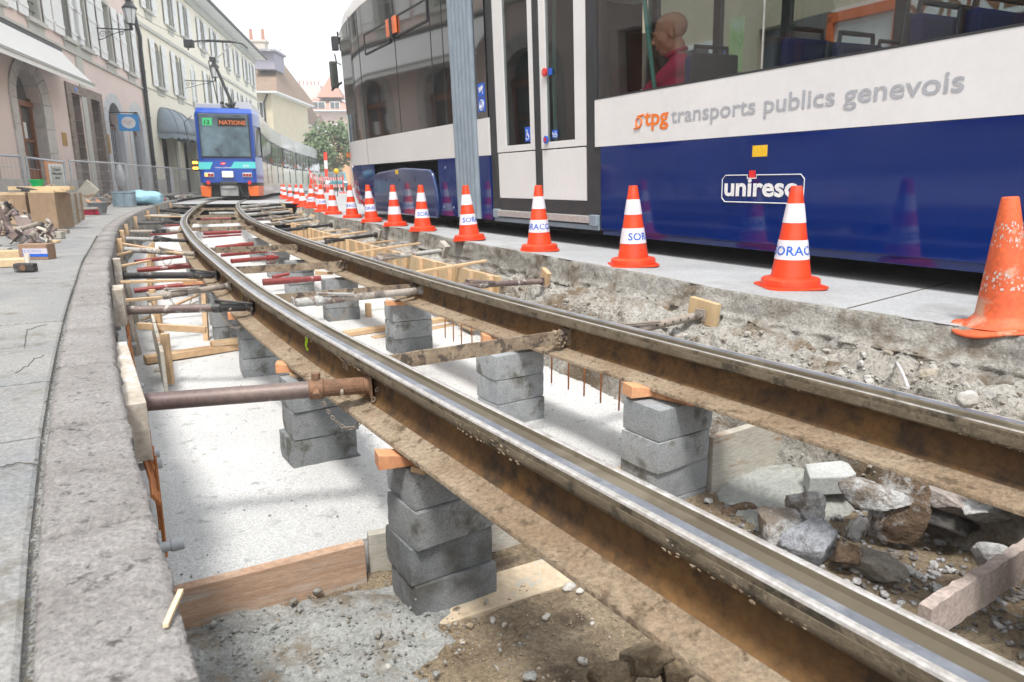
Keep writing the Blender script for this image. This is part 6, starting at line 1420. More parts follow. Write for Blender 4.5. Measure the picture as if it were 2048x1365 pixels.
# street lamps on brackets
def lamp(F_, t, h, d, k, lab):
    r = thing('street_lamp', FP(F_, t, h, d), F_.r.rotation_euler.z, lab, 'street lamp', 'wall lanterns on scrolled brackets')
    obj('bracket_arm', MB().tube([(-d, 0, 0), (.05, 0, 0)], .022 * k, 6), s_iron, r)
    sc_ = MB()
    for (cx_, cz, rr, sg) in ((-d + .25, -.2, .12, 1), (-d + .5, -.13, .08, -1), (-.35, -.14, .08, 1)):
        sc_.tube([(cx_ + rr * (1 - i / 26) * cos(i * .42 * sg), 0, cz + rr * (1 - i / 26) * sin(i * .42 * sg)) for i in range(22)], .012 * k, 5)
    sc_.tube([(-d, 0, -.42), (-d + .2, 0, -.38), (-.5, 0, -.12), (-.12, 0, -.01)], .014 * k, 5); obj('scroll_work', sc_, s_iron, r)['kind'] = 'stuff'
    obj('lantern_foot', MB().lathe([(.03, 0), (.07, .06), (.04, .12), (.09, .2)], 10, (0, 0, 0)), s_iron, r)
    obj('lantern_glass', MB().lathe([(.13 * k, .2), (.225 * k, .72)], 6), M('lamp_glass', (.72, .74, .74), (.62, .64, .64), rough=.25), r)
    c = MB()
    for q in range(6): a = q * pi / 3; c.tube([(.135 * k * cos(a), .135 * k * sin(a), .2), (.23 * k * cos(a), .23 * k * sin(a), .72)], .012, 4)
    c.lathe([(.14 * k, .18), (.14 * k, .215)], 6).lathe([(.26 * k, .71), (.26 * k, .76), (.11 * k, .92), (.10 * k, .98), (.12 * k, 1.0), (.03, 1.08)], 6); obj('lantern_frame', c, s_iron, r)
lamp(pink, 8.13, 6.15, 1.24, 1.0, 'nearer black wall lantern with frosted panes, on the pink house'); lamp(cream, 6.62, 6.1, 1.7, 1.0, 'farther black wall lantern, on the cream house above the blue tram')
# hanging signs
r = thing('hanging_sign', FP(pink, 8.6, 2.7, .3), radians(14.4), 'square blue hanging sign with a white oval emblem by the third arch', 'sign')
obj('panel', MB().box((.35, .0, .18), (.72, .05, .62)), M('sign_blue', (.05, .30, .68), rough=.5), r); V = []
ov = MB().lathe([(.0, 0), (.25, 0)], 28); ov.v = [(x * 1.0 + .35, -.028, y * .88 + .18) for x, y, z in ov.v]; obj('oval', ov, s_shut, r)
sq = MB()
for q in range(5): sq.tube([(.2 + .06 * q + .05 * cos(a), -.034, .18 + .06 * sin(q * 1.7) + .05 * sin(a)) for a in [i * .6 for i in range(9)]], .009, 4)
obj('emblem', sq, M('emblem_rose', (.6, .35, .4), rough=.6), r); obj('arm', MB().tube([(-.3, 0, .55), (.7, 0, .55)], .02, 6), s_iron, r)
r = thing('zigzag_sign', FP(pink, 13.6, 4.25, .1), radians(14.4), 'bent bright blue band sign projecting above the fourth arch', 'sign')
m = MB(); pts = [(AtY(243, 184, 33.0)), (AtY(255, 184, 33.0)), (AtY(262, 177, 33.0)), (AtY(285, 176, 33.0)), (AtY(294, 184, 33.0))]
for a, b in zip(pts, pts[1:]): m.beam(a, b, .06, .11, up=(0, 0, 1), ext=.02)
obj('band', m, M('sign_blue2', (.03, .2, .75), rough=.4), r, world=True)
# signal box on the span wires
q = AtY(378, 88, 27); r = thing('hanging_signal_box', q, 0, 'small black box hanging in the span wire left of the pantograph', 'signal box'); obj('box', MB().box((0, 0, 0), (.33, .2, .27)), s_iron, r, bevel=.02)
w = [FP(cream, -1.5, 8.0, .05), q + Vector((0, 0, .1)), AtY(440, 80, 29), AtY(560, 99, 40), AtY(690, 60, 30)]
for a, b in zip(w[:2], w[1:3]): 
    obj('span_wire', MB().tube([a, (a + b) / 2 - Vector((0, 0, .08)), b], .012, 4), s_iron, label='thin span wire running from the cream house to %s' % ('the black signal box' if a == w[0] else 'the pantograph of the blue tram'), cat='wire')
for u, lb in ((537, 'left'), (560, 'right')):
    o = thing('wire_clip', AtY(u, 101, 40), 0, 'tiny %s clamp on the contact wires in the pale sky' % lb, 'wire clamp'); obj('clamp', MB().box((0, 0, 0), (.16, .08, .08)).box((0, 0, .08), (.05, .05, .1)), M('clamp_grey', (.5, .5, .5), rough=.6), o)
# ------------------------------------------------ houses farther down the street
def block(nm, lab, u0, u1, y, depth, h, mat, roof, rh, yaw=0, eo=.5, wins=(), rm=None, zf=0, d0=0):
    a, b = AtY(u0, 369, y), AtY(u1, 369, y); w = (b.x - a.x); r = thing(nm, ((a.x + b.x) / 2, y, 0), yaw, lab, 'building')
    obj('wall', MB().box((0, depth / 2, h / 2), (w, depth, h)), mat, r)
    if roof == 'hip':
        e = eo; m = MB().add([(-w / 2 - e, -e, h), (w / 2 + e, -e, h), (w / 2 + e, depth + e, h), (-w / 2 - e, depth + e, h), (-w / 2 + w * .35, depth * .45, h + rh), (w / 2 - w * .35, depth * .55, h + rh)], [(0, 1, 5, 4), (1, 2, 5), (2, 3, 4, 5), (3, 0, 4), (3, 2, 1, 0)])
    else:
        e = eo; m = MB().add([(-w / 2 - e, -e, h), (w / 2 + e, -e, h), (w / 2 + e, depth + e, h), (-w / 2 - e, depth + e, h), (-w / 2 - e, depth / 2, h + rh), (w / 2 + e, depth / 2, h + rh)], [(0, 1, 5, 4), (2, 3, 4, 5), (1, 2, 5), (3, 0, 4), (3, 2, 1, 0)])
    obj('roof', m, rm or r_tile, r)
    obj('eaves', MB().box((0, -eo / 2, h - .08), (w + 2 * eo, eo, .14)).box((w / 2 + eo / 2, depth / 2, h - .08), (eo, depth, .14)), s_shut, r)
    for wx, wz, ww, wh in wins:
        f = obj('window', MB().box((wx, -.03, wz), (ww + .2, .08, wh + .2)), s_shut, r); obj('pane', MB().box((wx - ww / 4 - .02, -.08, wz), (ww / 2 - .06, .03, wh)).box((wx + ww / 4 + .02, -.08, wz), (ww / 2 - .06, .03, wh)), g_house, f)
    return r, w
r, w = block('corner_house', 'beige house with a brown hipped roof and a broad chimney carrying two orange pots', 478, 556, 70, 12, 9.3, M('beige_wall', (.62, .55, .40), (.57, .5, .37), ns=1, rough=.9), 'hip', 4.6, 0, .8, [(-1.2, 7.6, .7, 1.4), (.7, 7.6, .7, 1.4), (1.5, 4, .7, 1.4)])
obj('chimney', MB().box((-.6, 4, 13.8), (2.2, 1, 1.5)).box((-.6, 4, 14.6), (2.5, 1.2, .2)), M('chimney_plaster', (.55, .5, .42), rough=.9), r)
for q in (-1.0, .2): obj('chimney_pot', MB().lathe([(.2, 0), (.16, 1.1), (.0, 1.1)], 10, (q, 4, 14.7)), r_red, r)
obj('dormer', MB().box((1.0, 3, 12.4), (2.0, 3, 1.6)).box((1.0, 2.8, 13.3), (2.5, 3.6, .2)), M('dormer_grey', (.30, .29, .34), rough=.8), r); obj('rain_pipe', MB().tube([(1.6, -.1, 9.1), (1.2, -.1, 8.3), (1.2, -.1, 0)], .09, 6), s_iron, r)
block('yellow_wing', 'pale yellow wing with small shuttered window, just beyond the brown roof', 549, 590, 95, 14, 8.8, MATS['beige_wall'], 'gable', 2.6, 0, .8, [(0, 7, .7, 1.2)])
block('low_pink_house', 'low pinkish house with grey gutter behind the white tram cars', 585, 618, 112, 12, 9.4, M('rose_wall', (.56, .45, .38), ns=1, rough=.9), 'gable', 2.4, 0, .8, [(-.4, 7.5, .8, 1.3)])
r, w = block('red_roofed_house', 'large pinkish house with red tiled mansard roof closing the street', 596, 700, 128, 14, 13.4, M('rose_wall2', (.55, .42, .36), (.5, .38, .33), ns=1, rough=.9), 'hip', 3.2, 0, .9, [(-.2, 14.0, 2.4, 1.6), (2.8, 14.0, 1.6, 1.6), (2.9, 10.2, 1.2, 1.6), (-3, 10, 1.0, 1.6), (0, 6.5, 1, 1.6), (3, 6.5, 1, 1.6)], r_red)
obj('gable_tower', MB().add([(-1.2, 3, 16), (3.4, 3, 16), (3.4, 7, 16), (-1.2, 7, 16), (1.1, 5, 20.2)], [(0, 1, 4), (1, 2, 4), (2, 3, 4), (3, 0, 4)]), r_red, r)
ch_ = obj('chimney', MB().box((-3.2, 6, 17), (4.5, 1.4, 2.8)), M('chimney_pale', (.60, .55, .52), rough=.9), r); obj('chimney', MB().box((4.4, 6, 17), (2.2, 1.4, 2.8)), MATS['chimney_pale'], r); pt_ = MB()
for q in range(6): obj('chimney_pot', MB().lathe([(.16, 0), (.13, .9)], 8, (-5 + q * .7, 6, 18.4)), r_red, r)
block('orange_house', 'orange rendered house low down between the tree and the tram', 632, 700, 96, 8, 5.8, M('orange_wall', (.62, .36, .20), ns=1, rough=.9), 'gable', 1.5, 0, .4, [(0, 4, 1, 1.3)])
# wooded hill
V, Fc = ICO[4]; hl = MB(); c = AtY(575, 369, 260); vs = []
for p in V:
    d = 1 + .06 * fbm(p.x * 6, p.y * 6, p.z * 6, 6); vs.append((c.x + p.x * 42 * d, c.y + p.y * 30 * d, max(-2, p.z * 34 * d + 1.5 * fbm(p.x * 20, p.y * 20, p.z * 20, 4))))
obj('wooded_hill', hl.add(vs, Fc), M('hill_green', (.13, .20, .09), (.09, .15, .07), ns=.3, fs=2, rough=1, fmix=.4), kind='structure', smooth='all')
# ------------------------------------------------ tree beside the tram nose
def tree(base, H_, R_, lab, n=2600):
    r = thing('tree', base, 0, lab, 'tree'); bark = M('bark', (.12, .09, .06), rough=.95)
    t = MB().tube([(0, 0, 0), (.05, 0, H_ * .3), (-.05, .05, H_ * .55), (0, 0, H_ * .8)], [.22, .17, .12, .04], 8)
    rn = random.Random(8)
    tips = []
    for k in range(12):
        a = rn.random() * 6.28; z = H_ * rn.uniform(.3, .7); L_ = R_ * rn.uniform(.5, .9); e = (cos(a) * L_, sin(a) * L_, z + H_ * .18); tips.append(e); t.tube([(0, 0, z), (cos(a) * L_ * .5, sin(a) * L_ * .5, z + H_ * .06), e], [.08, .05, .02], 5)
    obj('trunk', t, bark, r, smooth=True)
    cl_ = [(0, 0, H_ * .72, R_ * .7)] + [(e[0], e[1], e[2], R_ * rn.uniform(.32, .5)) for e in tips]; m = MB()
    for i in range(n):
        c = rn.choice(cl_); d = Vector((rn.gauss(0, 1), rn.gauss(0, 1), rn.gauss(0, 1))).normalized() * c[3] * rn.uniform(.55, 1.05); p = Vector(c[:3]) + d; s_ = rn.uniform(.10, .22)
        u = Vector((rn.gauss(0, 1), rn.gauss(0, 1), rn.gauss(0, .6))).normalized(); w = u.orthogonal().normalized()
        m.add([p - u * s_, p + w * s_ * .6, p + u * s_, p - w * s_ * .6], [(0, 1, 2, 3)])
    obj('crown', m, M('leaf_green', (.12, .17, .075), (.09, .14, .06), (.17, .22, .11), ns=.9, rough=.6, rand=.1), r); return r
q = AtY(672, 369, 58); tree((q.x, q.y, 0), 5.6, 2.1, 'bushy green street tree showing between the white tram cars and the big tram')
q = AtY(655, 369, 80); tree((q.x, q.y, 0), 3.6, 1.6, 'lower green bush behind the parked cars', 1200)
# ================================================================ the older blue fronted tram
t_blue = M('old_tram_blue', (.003, .07, .42), (.003, .06, .37), ns=2, rough=.3, coat=.4, fmix=.05); t_turq = M('turquoise_stripe', (.10, .62, .62), rough=.4); t_org = M('bumper_orange', (.82, .16, .02), (.76, .14, .02), rough=.4)
t_cream = M('side_cream', (.72, .70, .58), (.68, .66, .55), ns=1, rough=.35, coat=.3); t_grey = M('roof_grey_light', (.42, .43, .45), rough=.6)
TA = RA.near(AtY(464, 369, 26))[0]; c0 = RA.at(RA.near((-10.9, 26.2))[0], .555)
U = thing('tram', (c0.x, c0.y, 0), radians(15.5), 'older tram with a blue front and orange bumpers coming up the curved track', 'tram')
def loc_box(m, x0, x1, y0, y1, z0, z1): return m.box(((x0 + x1) / 2, (y0 + y1) / 2, (z0 + z1) / 2), (x1 - x0, y1 - y0, z1 - z0))
hw, fw = 1.15, .98
# cab shell: plan narrows to the front
def cab(z0, z1, nm, mat, f0=0, tz=0, par=None):
    pl = [(-hw, 1.3), (-hw, 1.0), (-fw, .10 + f0), (-fw + .12, f0), (fw - .12, f0), (fw, .10 + f0), (hw, 1.0), (hw, 1.3)]
    m = MB(); n = len(pl); m.add([(x, y, z0) for x, y in pl] + [(x * (1 - tz * .04), y + tz * .25, z1) for x, y in pl], [(i, (i + 1) % n, (i + 1) % n + n, i + n) for i in range(n)] + [tuple(range(n, 2 * n)), tuple(range(n - 1, -1, -1))]); return obj(nm, m, mat, par or U, smooth=True)
cab(.62, 1.42, 'cab_lower', t_blue, -.02); cab(1.42, 3.12, 'cab_upper', t_blue, 0, .0); cab(3.12, 3.3, 'cab_roof', t_blue, .0, .9)
cab(.36, .62, 'cab_apron', t_blue, .0) if False else None
ws = MB(); n_ = 8
pl = [(-.84, 1.60), (.84, 1.60), (.84, 3.02), (-.84, 3.02)]
scr = M('windscreen', (.02, .04, .05), (.12, .19, .23), ns=1.1, rough=.04, spec=.6, fmix=0)
w_ = obj('windscreen_frame', MB().box((0, -.02, 2.30), (1.76, .05, 1.56)), s_iron, U, bevel=.1); 
o = obj('windscreen', MB().box((0, -.05, 2.30), (1.68, .03, 1.48)), scr, U, bevel=.08); 
e_g = M('display_green', (.02, .35, .12), emit=(.1, .9, .35), es=.1); e_o = M('display_orange', (.4, .1, .02), emit=(1, .25, .05), es=.12); 
def ft(txt, x0, z0, size, mat, y, par=None, bold=.0):
    V, _ = text_faces(txt, size, 0, bold); a = min(p.x for p in V); return obj('lettering', put_text(MB(), txt, size, lambda X, Y: (x0 + X - a, y, z0 + Y), bold=bold), mat, par or U)
obj('route_display', loc_box(MB(), -.72, -.40, .0, .012, 2.66, 2.92), e_g, U).location.y = -.08; obj('destination_display', loc_box(MB(), -.2, .75, .0, .01, 2.64, 2.94), p_dark, U).location.y = -.078
ft('13', -.66, 2.70, .22, s_dark, -.084, bold=.006); ft('NATIONS', -.15, 2.70, .21, e_o, -.084, bold=.004)
obj('turquoise_band', MB().add([(-1.0, -.03, 1.10), (-.62, -.03, 1.10), (-.50, -.03, 1.36), (-1.0, -.03, 1.36)], [(0, 1, 2, 3)]), t_turq, U); obj('turquoise_band', MB().add([(.08, -.03, 1.14), (.98, -.03, 1.14), (.98, -.03, 1.38), (.24, -.03, 1.38)], [(0, 1, 2, 3)]), t_turq, U)
ft('840', .55, 1.18, .14, p_wt, -.034); ft('transports publics genevois', -.44, 1.15, .062, p_wt, -.026, bold=.001)
m = MB().add([(-.26, -.027, 1.27), (-.12, -.027, 1.25), (-.04, -.027, 1.34), (-.2, -.027, 1.38)], [(0, 1, 2, 3)]); obj('operator_emblem', m, p_rd, U); obj('operator_emblem', MB().add([(-.2, -.03, 1.29), (-.08, -.03, 1.31), (-.06, -.03, 1.33), (-.18, -.03, 1.32)], [(0, 1, 2, 3)]), p_wt, U)
hl_ = obj('headlight', MB().box((-.02, -.06, .92), (.42, .06, .24)), p_alu, U, bevel=.04); obj('headlight_lens', MB().box((-.02, -.095, .92), (.34, .03, .17)), M('headlight_glow', (1, .9, .7), emit=(1, .85, .6), es=3.0), hl_, bevel=.03)
for sx in (-1, 1):
    a = obj('lamp_cluster', MB().box((sx * .66, -.05, .90), (.34, .04, .16)), p_alu, U, bevel=.02)
    for q, mt in ((-.1, 'o' if sx < 0 else 'r'), (0, 'r'), (.1, 'r')): obj('lamp_lens', MB().box((sx * .66 + q, -.075, .90), (.08, .02, .1)), M('lens_orange_lit', (.9, .25, .05), emit=(1, .3, .03), es=1.2) if mt == 'o' else M('lens_red', (.35, .02, .02), rough=.2), a)
    obj('reflector', MB().box((sx * .72, -.04, .62), (.11, .02, .13)), p_rd, U)
    obj('bumper', MB().add([(sx * .64, .05, .50), (sx * 1.02, .05, .50), (sx * 1.13, 1.25, .50), (sx * .64, 1.25, .5), (sx * .68, .05, .12 if sx > 0 else .08), (sx * 1.0, .05, .12), (sx * 1.1, 1.25, .12), (sx * .7, 1.25, .12)], [(0, 1, 5, 4), (1, 2, 6, 5), (2, 3, 7, 6), (3, 0, 4, 7), (0, 3, 2, 1), (4, 5, 6, 7)]), t_org, U, bevel=.02)
for z in (1.32, 1.52): 
    for x in (-1.12, -1.0): pass
lc = obj('side_signal', MB().box((-1.12, .1, 1.25), (.22, .08, .42)), s_iron, U)
for x in (-1.17, -1.08):
    for z in (1.14, 1.34): obj('signal_lens', MB().ico((x, .055, z), .05, 2), M('lens_glow', (1, .4, .05), emit=(1, .35, .03), es=2.2), lc, smooth=True)
obj('coupler', MB().box((0, .0, .32), (.62, .3, .38)).box((0, -.12, .46), (.5, .14, .12)), M('coupler_grey', (.36, .37, .36), (.2, .2, .2), ns=3, rough=.6, bump=.3), U, bevel=.02); obj('coupler_hood', MB().box((0, -.1, .60), (.6, .24, .12)), s_iron, U, bevel=.02); obj('hose', MB().tube([(.36, -.1, .46), (.5, -.12, .2), (.62, -.08, .06), (.66, -.02, .3)], .022, 6), s_iron, U)
obj('underframe', MB().box((0, 1.0, .3), (1.5, 1.7, .42)), p_dark, U)
obj('wiper', MB().tube([(-.1, -.09, 1.55), (-.35, -.1, 1.85)], .012, 5).tube([(-.42, -.1, 1.78), (-.1, -.1, 1.98)], .01, 5), s_iron, U)
obj('driver', MB().ico((0, 0, 0), .001, 1), s_iron, U) if False else None
obj('cab_window', MB().add([(1.0, .22, 1.62), (1.158, .95, 1.62), (1.158, .95, 2.62), (1.01, .30, 2.62)], [(0, 1, 2, 3)]), scr, U); obj('cab_window_frame', MB().tube([(.995, .2, 1.58), (1.165, .98, 1.58), (1.165, .98, 2.68), (.995, .28, 2.68)], .03, 5, closed=True), s_iron, U)
obj('side_mirror', MB().box((-1.28, .0, 1.95), (.1, .06, .5)), s_iron, U, bevel=.02); obj('mirror_arm', MB().tube([(-1.1, .2, 3.0), (-1.35, 0, 2.75), (-1.28, 0, 2.2)], .014, 5), s_iron, U)
# roof gear and pantograph
obj('roof_box', MB().box((-.55, .75, 3.38), (.9, .6, .2)), t_grey, U, bevel=.02); rb = MB().add([(.3, .9, 3.28), (1.0, .9, 3.28), (1.08, 4.4, 3.28), (.1, 4.4, 3.28), (.4, .95, 3.62), (.86, .95, 3.62), (.95, 4.3, 3.66), (.2, 4.3, 3.66)], [(0, 1, 5, 4), (1, 2, 6, 5), (2, 3, 7, 6), (3, 0, 4, 7), (4, 5, 6, 7)]); obj('roof_box', rb, t_grey, U)
pg = thing('x', (0, 0, 0)) if False else None
pb = MB()
for i in range(16): pb.ico((.05 + random.uniform(-.4, .4), 1.0 + random.uniform(-.2, .3), 3.38 + random.random() * .18), random.uniform(.05, .11), 1, (1, 1, .9), .3, seed=i)
obj('pantograph_base', pb.box((0, 1, 3.34), (1.0, .7, .06)), s_iron, U)
kn = (-.35, 1.35, 5.15); obj('pantograph_lower_arm', MB().tube([(.25, 1.1, 3.5), kn], .055, 8).tube([(-.25, 1.0, 3.42), (-.5, 1.35, 5.1)], .02, 6), s_iron, U)
obj('pantograph_knuckle', MB().box(kn, (.22, .14, .16)), s_iron, U)
obj('pantograph_upper_arm', MB().tube([kn, (-.72, 1.2, 5.72)], .022, 6).tube([(kn[0] + .1, kn[1], kn[2]), (.42, 1.2, 5.72)], .024, 6), p_alu, U)
obj('pantograph_bow', MB().tube([(-1.15, 1.2, 5.42), (-1.08, 1.2, 5.62), (-.85, 1.2, 5.75), (-.4, 1.2, 5.80), (.3, 1.2, 5.80), (.75, 1.2, 5.74), (.95, 1.2, 5.58)], .028, 6).tube([(-.6, 1.3, 5.78), (.5, 1.3, 5.78)], .022, 6), s_iron, U)
# cars behind the cab, each section turned a little more
def section(y0, L_, ang, org, doors):
    """returns next origin"""
    R3 = Matrix.Rotation(ang, 3, 'Z'); q = lambda x, y, z: org + R3 @ Vector((x, y, z))
    def sb(nm, mat, x0, x1, ya, yb, z0, z1, par=U, bevel=0):
        m = MB(); loc_box(m, x0, x1, ya, yb, z0, z1); m.v = [tuple(q(*v)) for v in m.v]; return obj(nm, m, mat, par, bevel=bevel)
    sb('car_body', t_cream, -hw, hw - .002, .02, L_ - .12, .5, 1.45); sb('car_skirt', p_white, -hw + .05, hw - .02, .02, L_ - .12, .14, .5); sb('car_cornice', p_white, -hw, hw, .02, L_ - .12, 2.55, 3.22); sb('car_roof', t_grey, -hw + .2, hw - .2, .02, L_ - .12, 3.22, 3.36)
    sb('far_wall', t_cream, -hw, -hw + .05, .02, L_ - .12, 1.45, 2.55); sb('gangway', p_rub, -hw + .1, hw - .03, L_ - .12, L_ + .04, .3, 3.1); sb('interior_floor', s_dark, -1, 1, .1, L_ - .2, 1.45, 1.5)
    y = .15; k = 0
    while y < L_ - .5:
        wdt = .42 if (k % 3 == 2) else .95; wdt = min(wdt, L_ - .3 - y); z0 = .62 if k % 3 == 2 else 1.5
        f = sb('window', s_iron, hw - .03, hw + .006, y, y + wdt, z0, 2.5); sb('pane', M('far_tram_glass', (.10, .11, .11), (.30, .30, .28), ns=1.1, rough=.05, coat=1, fmix=0), hw + .006, hw + .012, y + .05, y + wdt - .05, z0 + .06, 2.44, par=f)
        sb('pillar', p_white, hw - .04, hw + .002, y + wdt, y + wdt + .12, 1.45, 2.55); y += wdt + .14; k += 1
    sb('marker_lamp', t_org, hw, hw + .04, L_ - .5, L_ - .42, 1.55, 1.75)
    return org + R3 @ Vector((0, L_ + .02, 0))
og = Vector((0, 1.3, 0)); a = radians(0)
for L_, da in ((6.2, 0), (6.0, -2.4), (6.0, -2.8), (6.0, -1.5), (6.2, -1)):
    a += radians(da); og = section(0, L_, a, og, 0)
# ================================================================ barriers, cars, far traffic cones
m_bw = M('board_white', (.8, .78, .78), rough=.5); m_br = M('board_red', (.78, .06, .03), rough=.5)
bp = [(-7.3, 25.5), (-8.4, 29.5), (-9.6, 34), (-10.9, 39), (-11.8, 43.5), (-9.4, 39.5), (-8.0, 35.5)]
bl = ['nearest', 'second', 'third', 'fourth', 'farthest', 'rearmost right', 'right hand']
for i in range(len(bp) - 2):
    x, y = bp[i]; x1, y1 = bp[i + 1]; 
    r = thing('barrier_board', (x, y, .05), atan2(y1 - y, x1 - x), '%s red and white site barrier beside the older tram' % bl[i], 'barrier', 'red and white boards beside the older tram'); L_ = math.hypot(x1 - x, y1 - y) * .92
    for z in (.42, .82):
        k = 0; s_ = 0
        while s_ < L_: obj('board_stripe', MB().box((s_ + .12, 0, z), (.24, .03, .17)), m_br if k % 2 else m_bw, r); s_ += .24; k += 1
    for s_ in (.1, L_ - .1): obj('post', MB().box((s_, .03, .5), (.05, .04, 1.0)).box((s_, 0, .03), (.1, .5, .06)), m_br, r)
for i in range(14):
    t = 27.5 + i * 1.15; p = SE.at(t, .35 + .2 * (i % 2), .05); r = thing('traffic_cone', p, 0, '%s cone in the distant row along the older tram, only its top showing' % ['first', 'second', 'third', 'fourth', 'fifth', 'sixth', 'seventh', 'eighth', 'ninth', 'tenth', 'eleventh', 'twelfth', 'thirteenth', 'last'][i], 'traffic cone', 'distant cones along the older tram')
    obj('cone_body', MB().lathe([(.027, .5), (.095, .05), (.18, .0)], 10), m_or, r); obj('white_band', MB().lathe([(cone_r(.41) + .003, .41), (cone_r(.31) + .003, .31)], 10), m_cw, r); obj('white_band', MB().lathe([(cone_r(.23) + .003, .23), (cone_r(.14) + .003, .14)], 10), m_cw, r)
# striped beacon post, lamp, parked cars by the tree
q = AtY(654, 369, 44); r = thing('beacon_post', (q.x, q.y, 0), 0, 'tall red and white banded site post in front of the tree', 'post')
for k in range(5): obj('band', MB().lathe([(.11, .5 * k), (.11, .5 * k + .5)], 10), m_br if k % 2 == 0 else m_bw, r)
q = AtY(674, 369, 30); r = thing('warning_lamp', (q.x, q.y, 0), 0, 'round amber warning lamp on a stick beside the tram nose', 'warning lamp'); obj('lens', MB().ico((0, 0, 1.1), .12, 2), M('lamp_amber', (.9, .5, .03), rough=.3), r, smooth=True); obj('stick', MB().tube([(0, 0, .05), (0, 0, 1.0)], .02, 6), s_iron, r)
for i, (u, y, mat, lab) in enumerate(((668, 52, M('car_teal', (.06, .22, .26), rough=.2, coat=1), 'teal car parked beyond the barriers'), (660, 60, M('car_lime', (.42, .50, .12), rough=.2, coat=1), 'lime yellow car behind the teal one'))):
    q = AtY(u, 369, y); r = thing('parked_car', (q.x, q.y, .05), radians(20), lab, 'car'); m = MB(); pr = [(-1.9, .35), (-1.95, .75), (-1.2, .9), (-.7, 1.38), (.7, 1.42), (1.4, .95), (1.95, .85), (1.95, .35)]
    vs = [(-.8, a, b) for a, b in pr] + [(.8, a, b) for a, b in pr]; n = len(pr); m.add(vs, [(k, (k + 1) % n, (k + 1) % n + n, k + n) for k in range(n)] + [tuple(range(n - 1, -1, -1)), tuple(range(n, 2 * n))]); obj('body', m, mat, r, bevel=.06)
    obj('windscreen', MB().add([(-.68, -1.15, .95), (.68, -1.15, .95), (.6, -.75, 1.34), (-.6, -.75, 1.34)], [(0, 1, 2, 3)]), g_house, r).location.y = -.03
    for sx in (-1, 1):
        obj('headlight', MB().box((sx * .6, -1.96, .68), (.3, .04, .14)), p_wt, r); 
        for yy in (-1.25, 1.25): obj('wheel', MB().tube([(sx * .72, yy, .32), (sx * .84, yy, .32)], .32, 16), p_rub, r, smooth=True)
# ================================================================ houses across the street, seen through the tram windows
OX = 7.5; R9 = thing('stone_shop_house', (.68 + cos(YAW) * OX, 5.7 + sin(YAW) * OX, 0), YAW + pi, 'beige shop house across the street, glimpsed through the tram windows', 'building')
F9 = Facade.__new__(Facade); F9.r = R9
def X9(u, v): p = TX(u, v, OX); return -p.y, p.z
a0, a1 = X9(1505, 100)[0], X9(1640, 100)[0]; b0 = X9(1765, 60)[0]; c0_, c1_ = X9(1290, 120)[0], X9(1390, 100)[0]
m9 = M('beige_render', (.60, .52, .38), (.55, .47, .34), ns=1, rough=.9); d9 = M('shop_dark_brown', (.10, .07, .05), (.07, .05, .04), rough=.5)
F9.add('wall', m9, (-30, 22, 0, 9, -1, -.3), (-30, c0_, 0, 9, -.3, 0), (c1_, a0, 0, 9, -.3, 0), (a1, b0, 0, 9, -.3, 0), (b0, 22, 3.35, 9, -.3, 0), (c0_, c1_, 3.4, 9, -.3, 0), (a0, a1, 3.4, 9, -.3, 0))
F9.add('shop_window', d9, (c0_, c1_, 0, 3.4, -.28, -.2)); F9.add('shop_window', M('shop_window_blue', (.08, .11, .16), (.14, .16, .2), ns=1, rough=.1, coat=1), (a0, a1, 0, 3.4, -.28, -.2)); F9.add('shop_window', d9, (b0, 21, 0, 3.35, -.28, -.2))
for t_ in (-3.5, -7.5, -12, -17, -22): F9.add('window', s_shut, (t_, t_ + 1.3, 1.2, 3.4, 0, .04)); F9.add('pane', g_house, (t_ + .1, t_ + 1.2, 1.3, 3.3, .04, .05)); F9.add('shutter', r_slate, (t_ - .7, t_ - .05, 1.2, 3.4, .0, .06))
g0, z0 = X9(1662, 48); g1, z1 = X9(1905, 0)
F9.add('sign_board', s_shut, (g0, g1 + 3.5, z0 - .05, z0 + .55, .0, .12)); V9, _ = text_faces('CORDONNERIE', .46, 0, .006)
obj('sign_lettering', put_text(MB(), 'CORDONNERIE', .46, lambda X, Y: (.125, g0 + .08 + X * 1.05, z0 + .04 + Y), bold=.006), M('sign_brown', (.28, .13, .07), rough=.6), R9)
t6, z6 = X9(1424, 84); obj('house_number', put_text(MB(), '60', .24, lambda X, Y: (.02, t6 + X, z6 + Y), bold=.006), p_bs, R9)
t7, z7_ = X9(1448, 112); F9.add('poster', M('leaf_poster', (.55, .65, .35), (.25, .5, .12), (.7, .72, .65), ns=5, fs=12, rough=.6), (t7, t7 + .35, z7_, z7_ + 1.0, .0, .02))
t8, z8_ = X9(1664, 92); F9.add('orange_frame', t_org if 't_org' in globals() else p_or, (t8, t8 + .1, z8_ - .6, z8_ + .75, .15, .3), (t8, t8 + 1.25, z8_ + .65, z8_ + .8, .15, .3), (t8 + 1.15, t8 + 1.25, z8_ - .6, z8_ + .65, .15, .3)); F9.add('pale_panel', s_shut, (t8 + .1, t8 + 1.15, z8_ - .6, z8_ + .65, .18, .22))
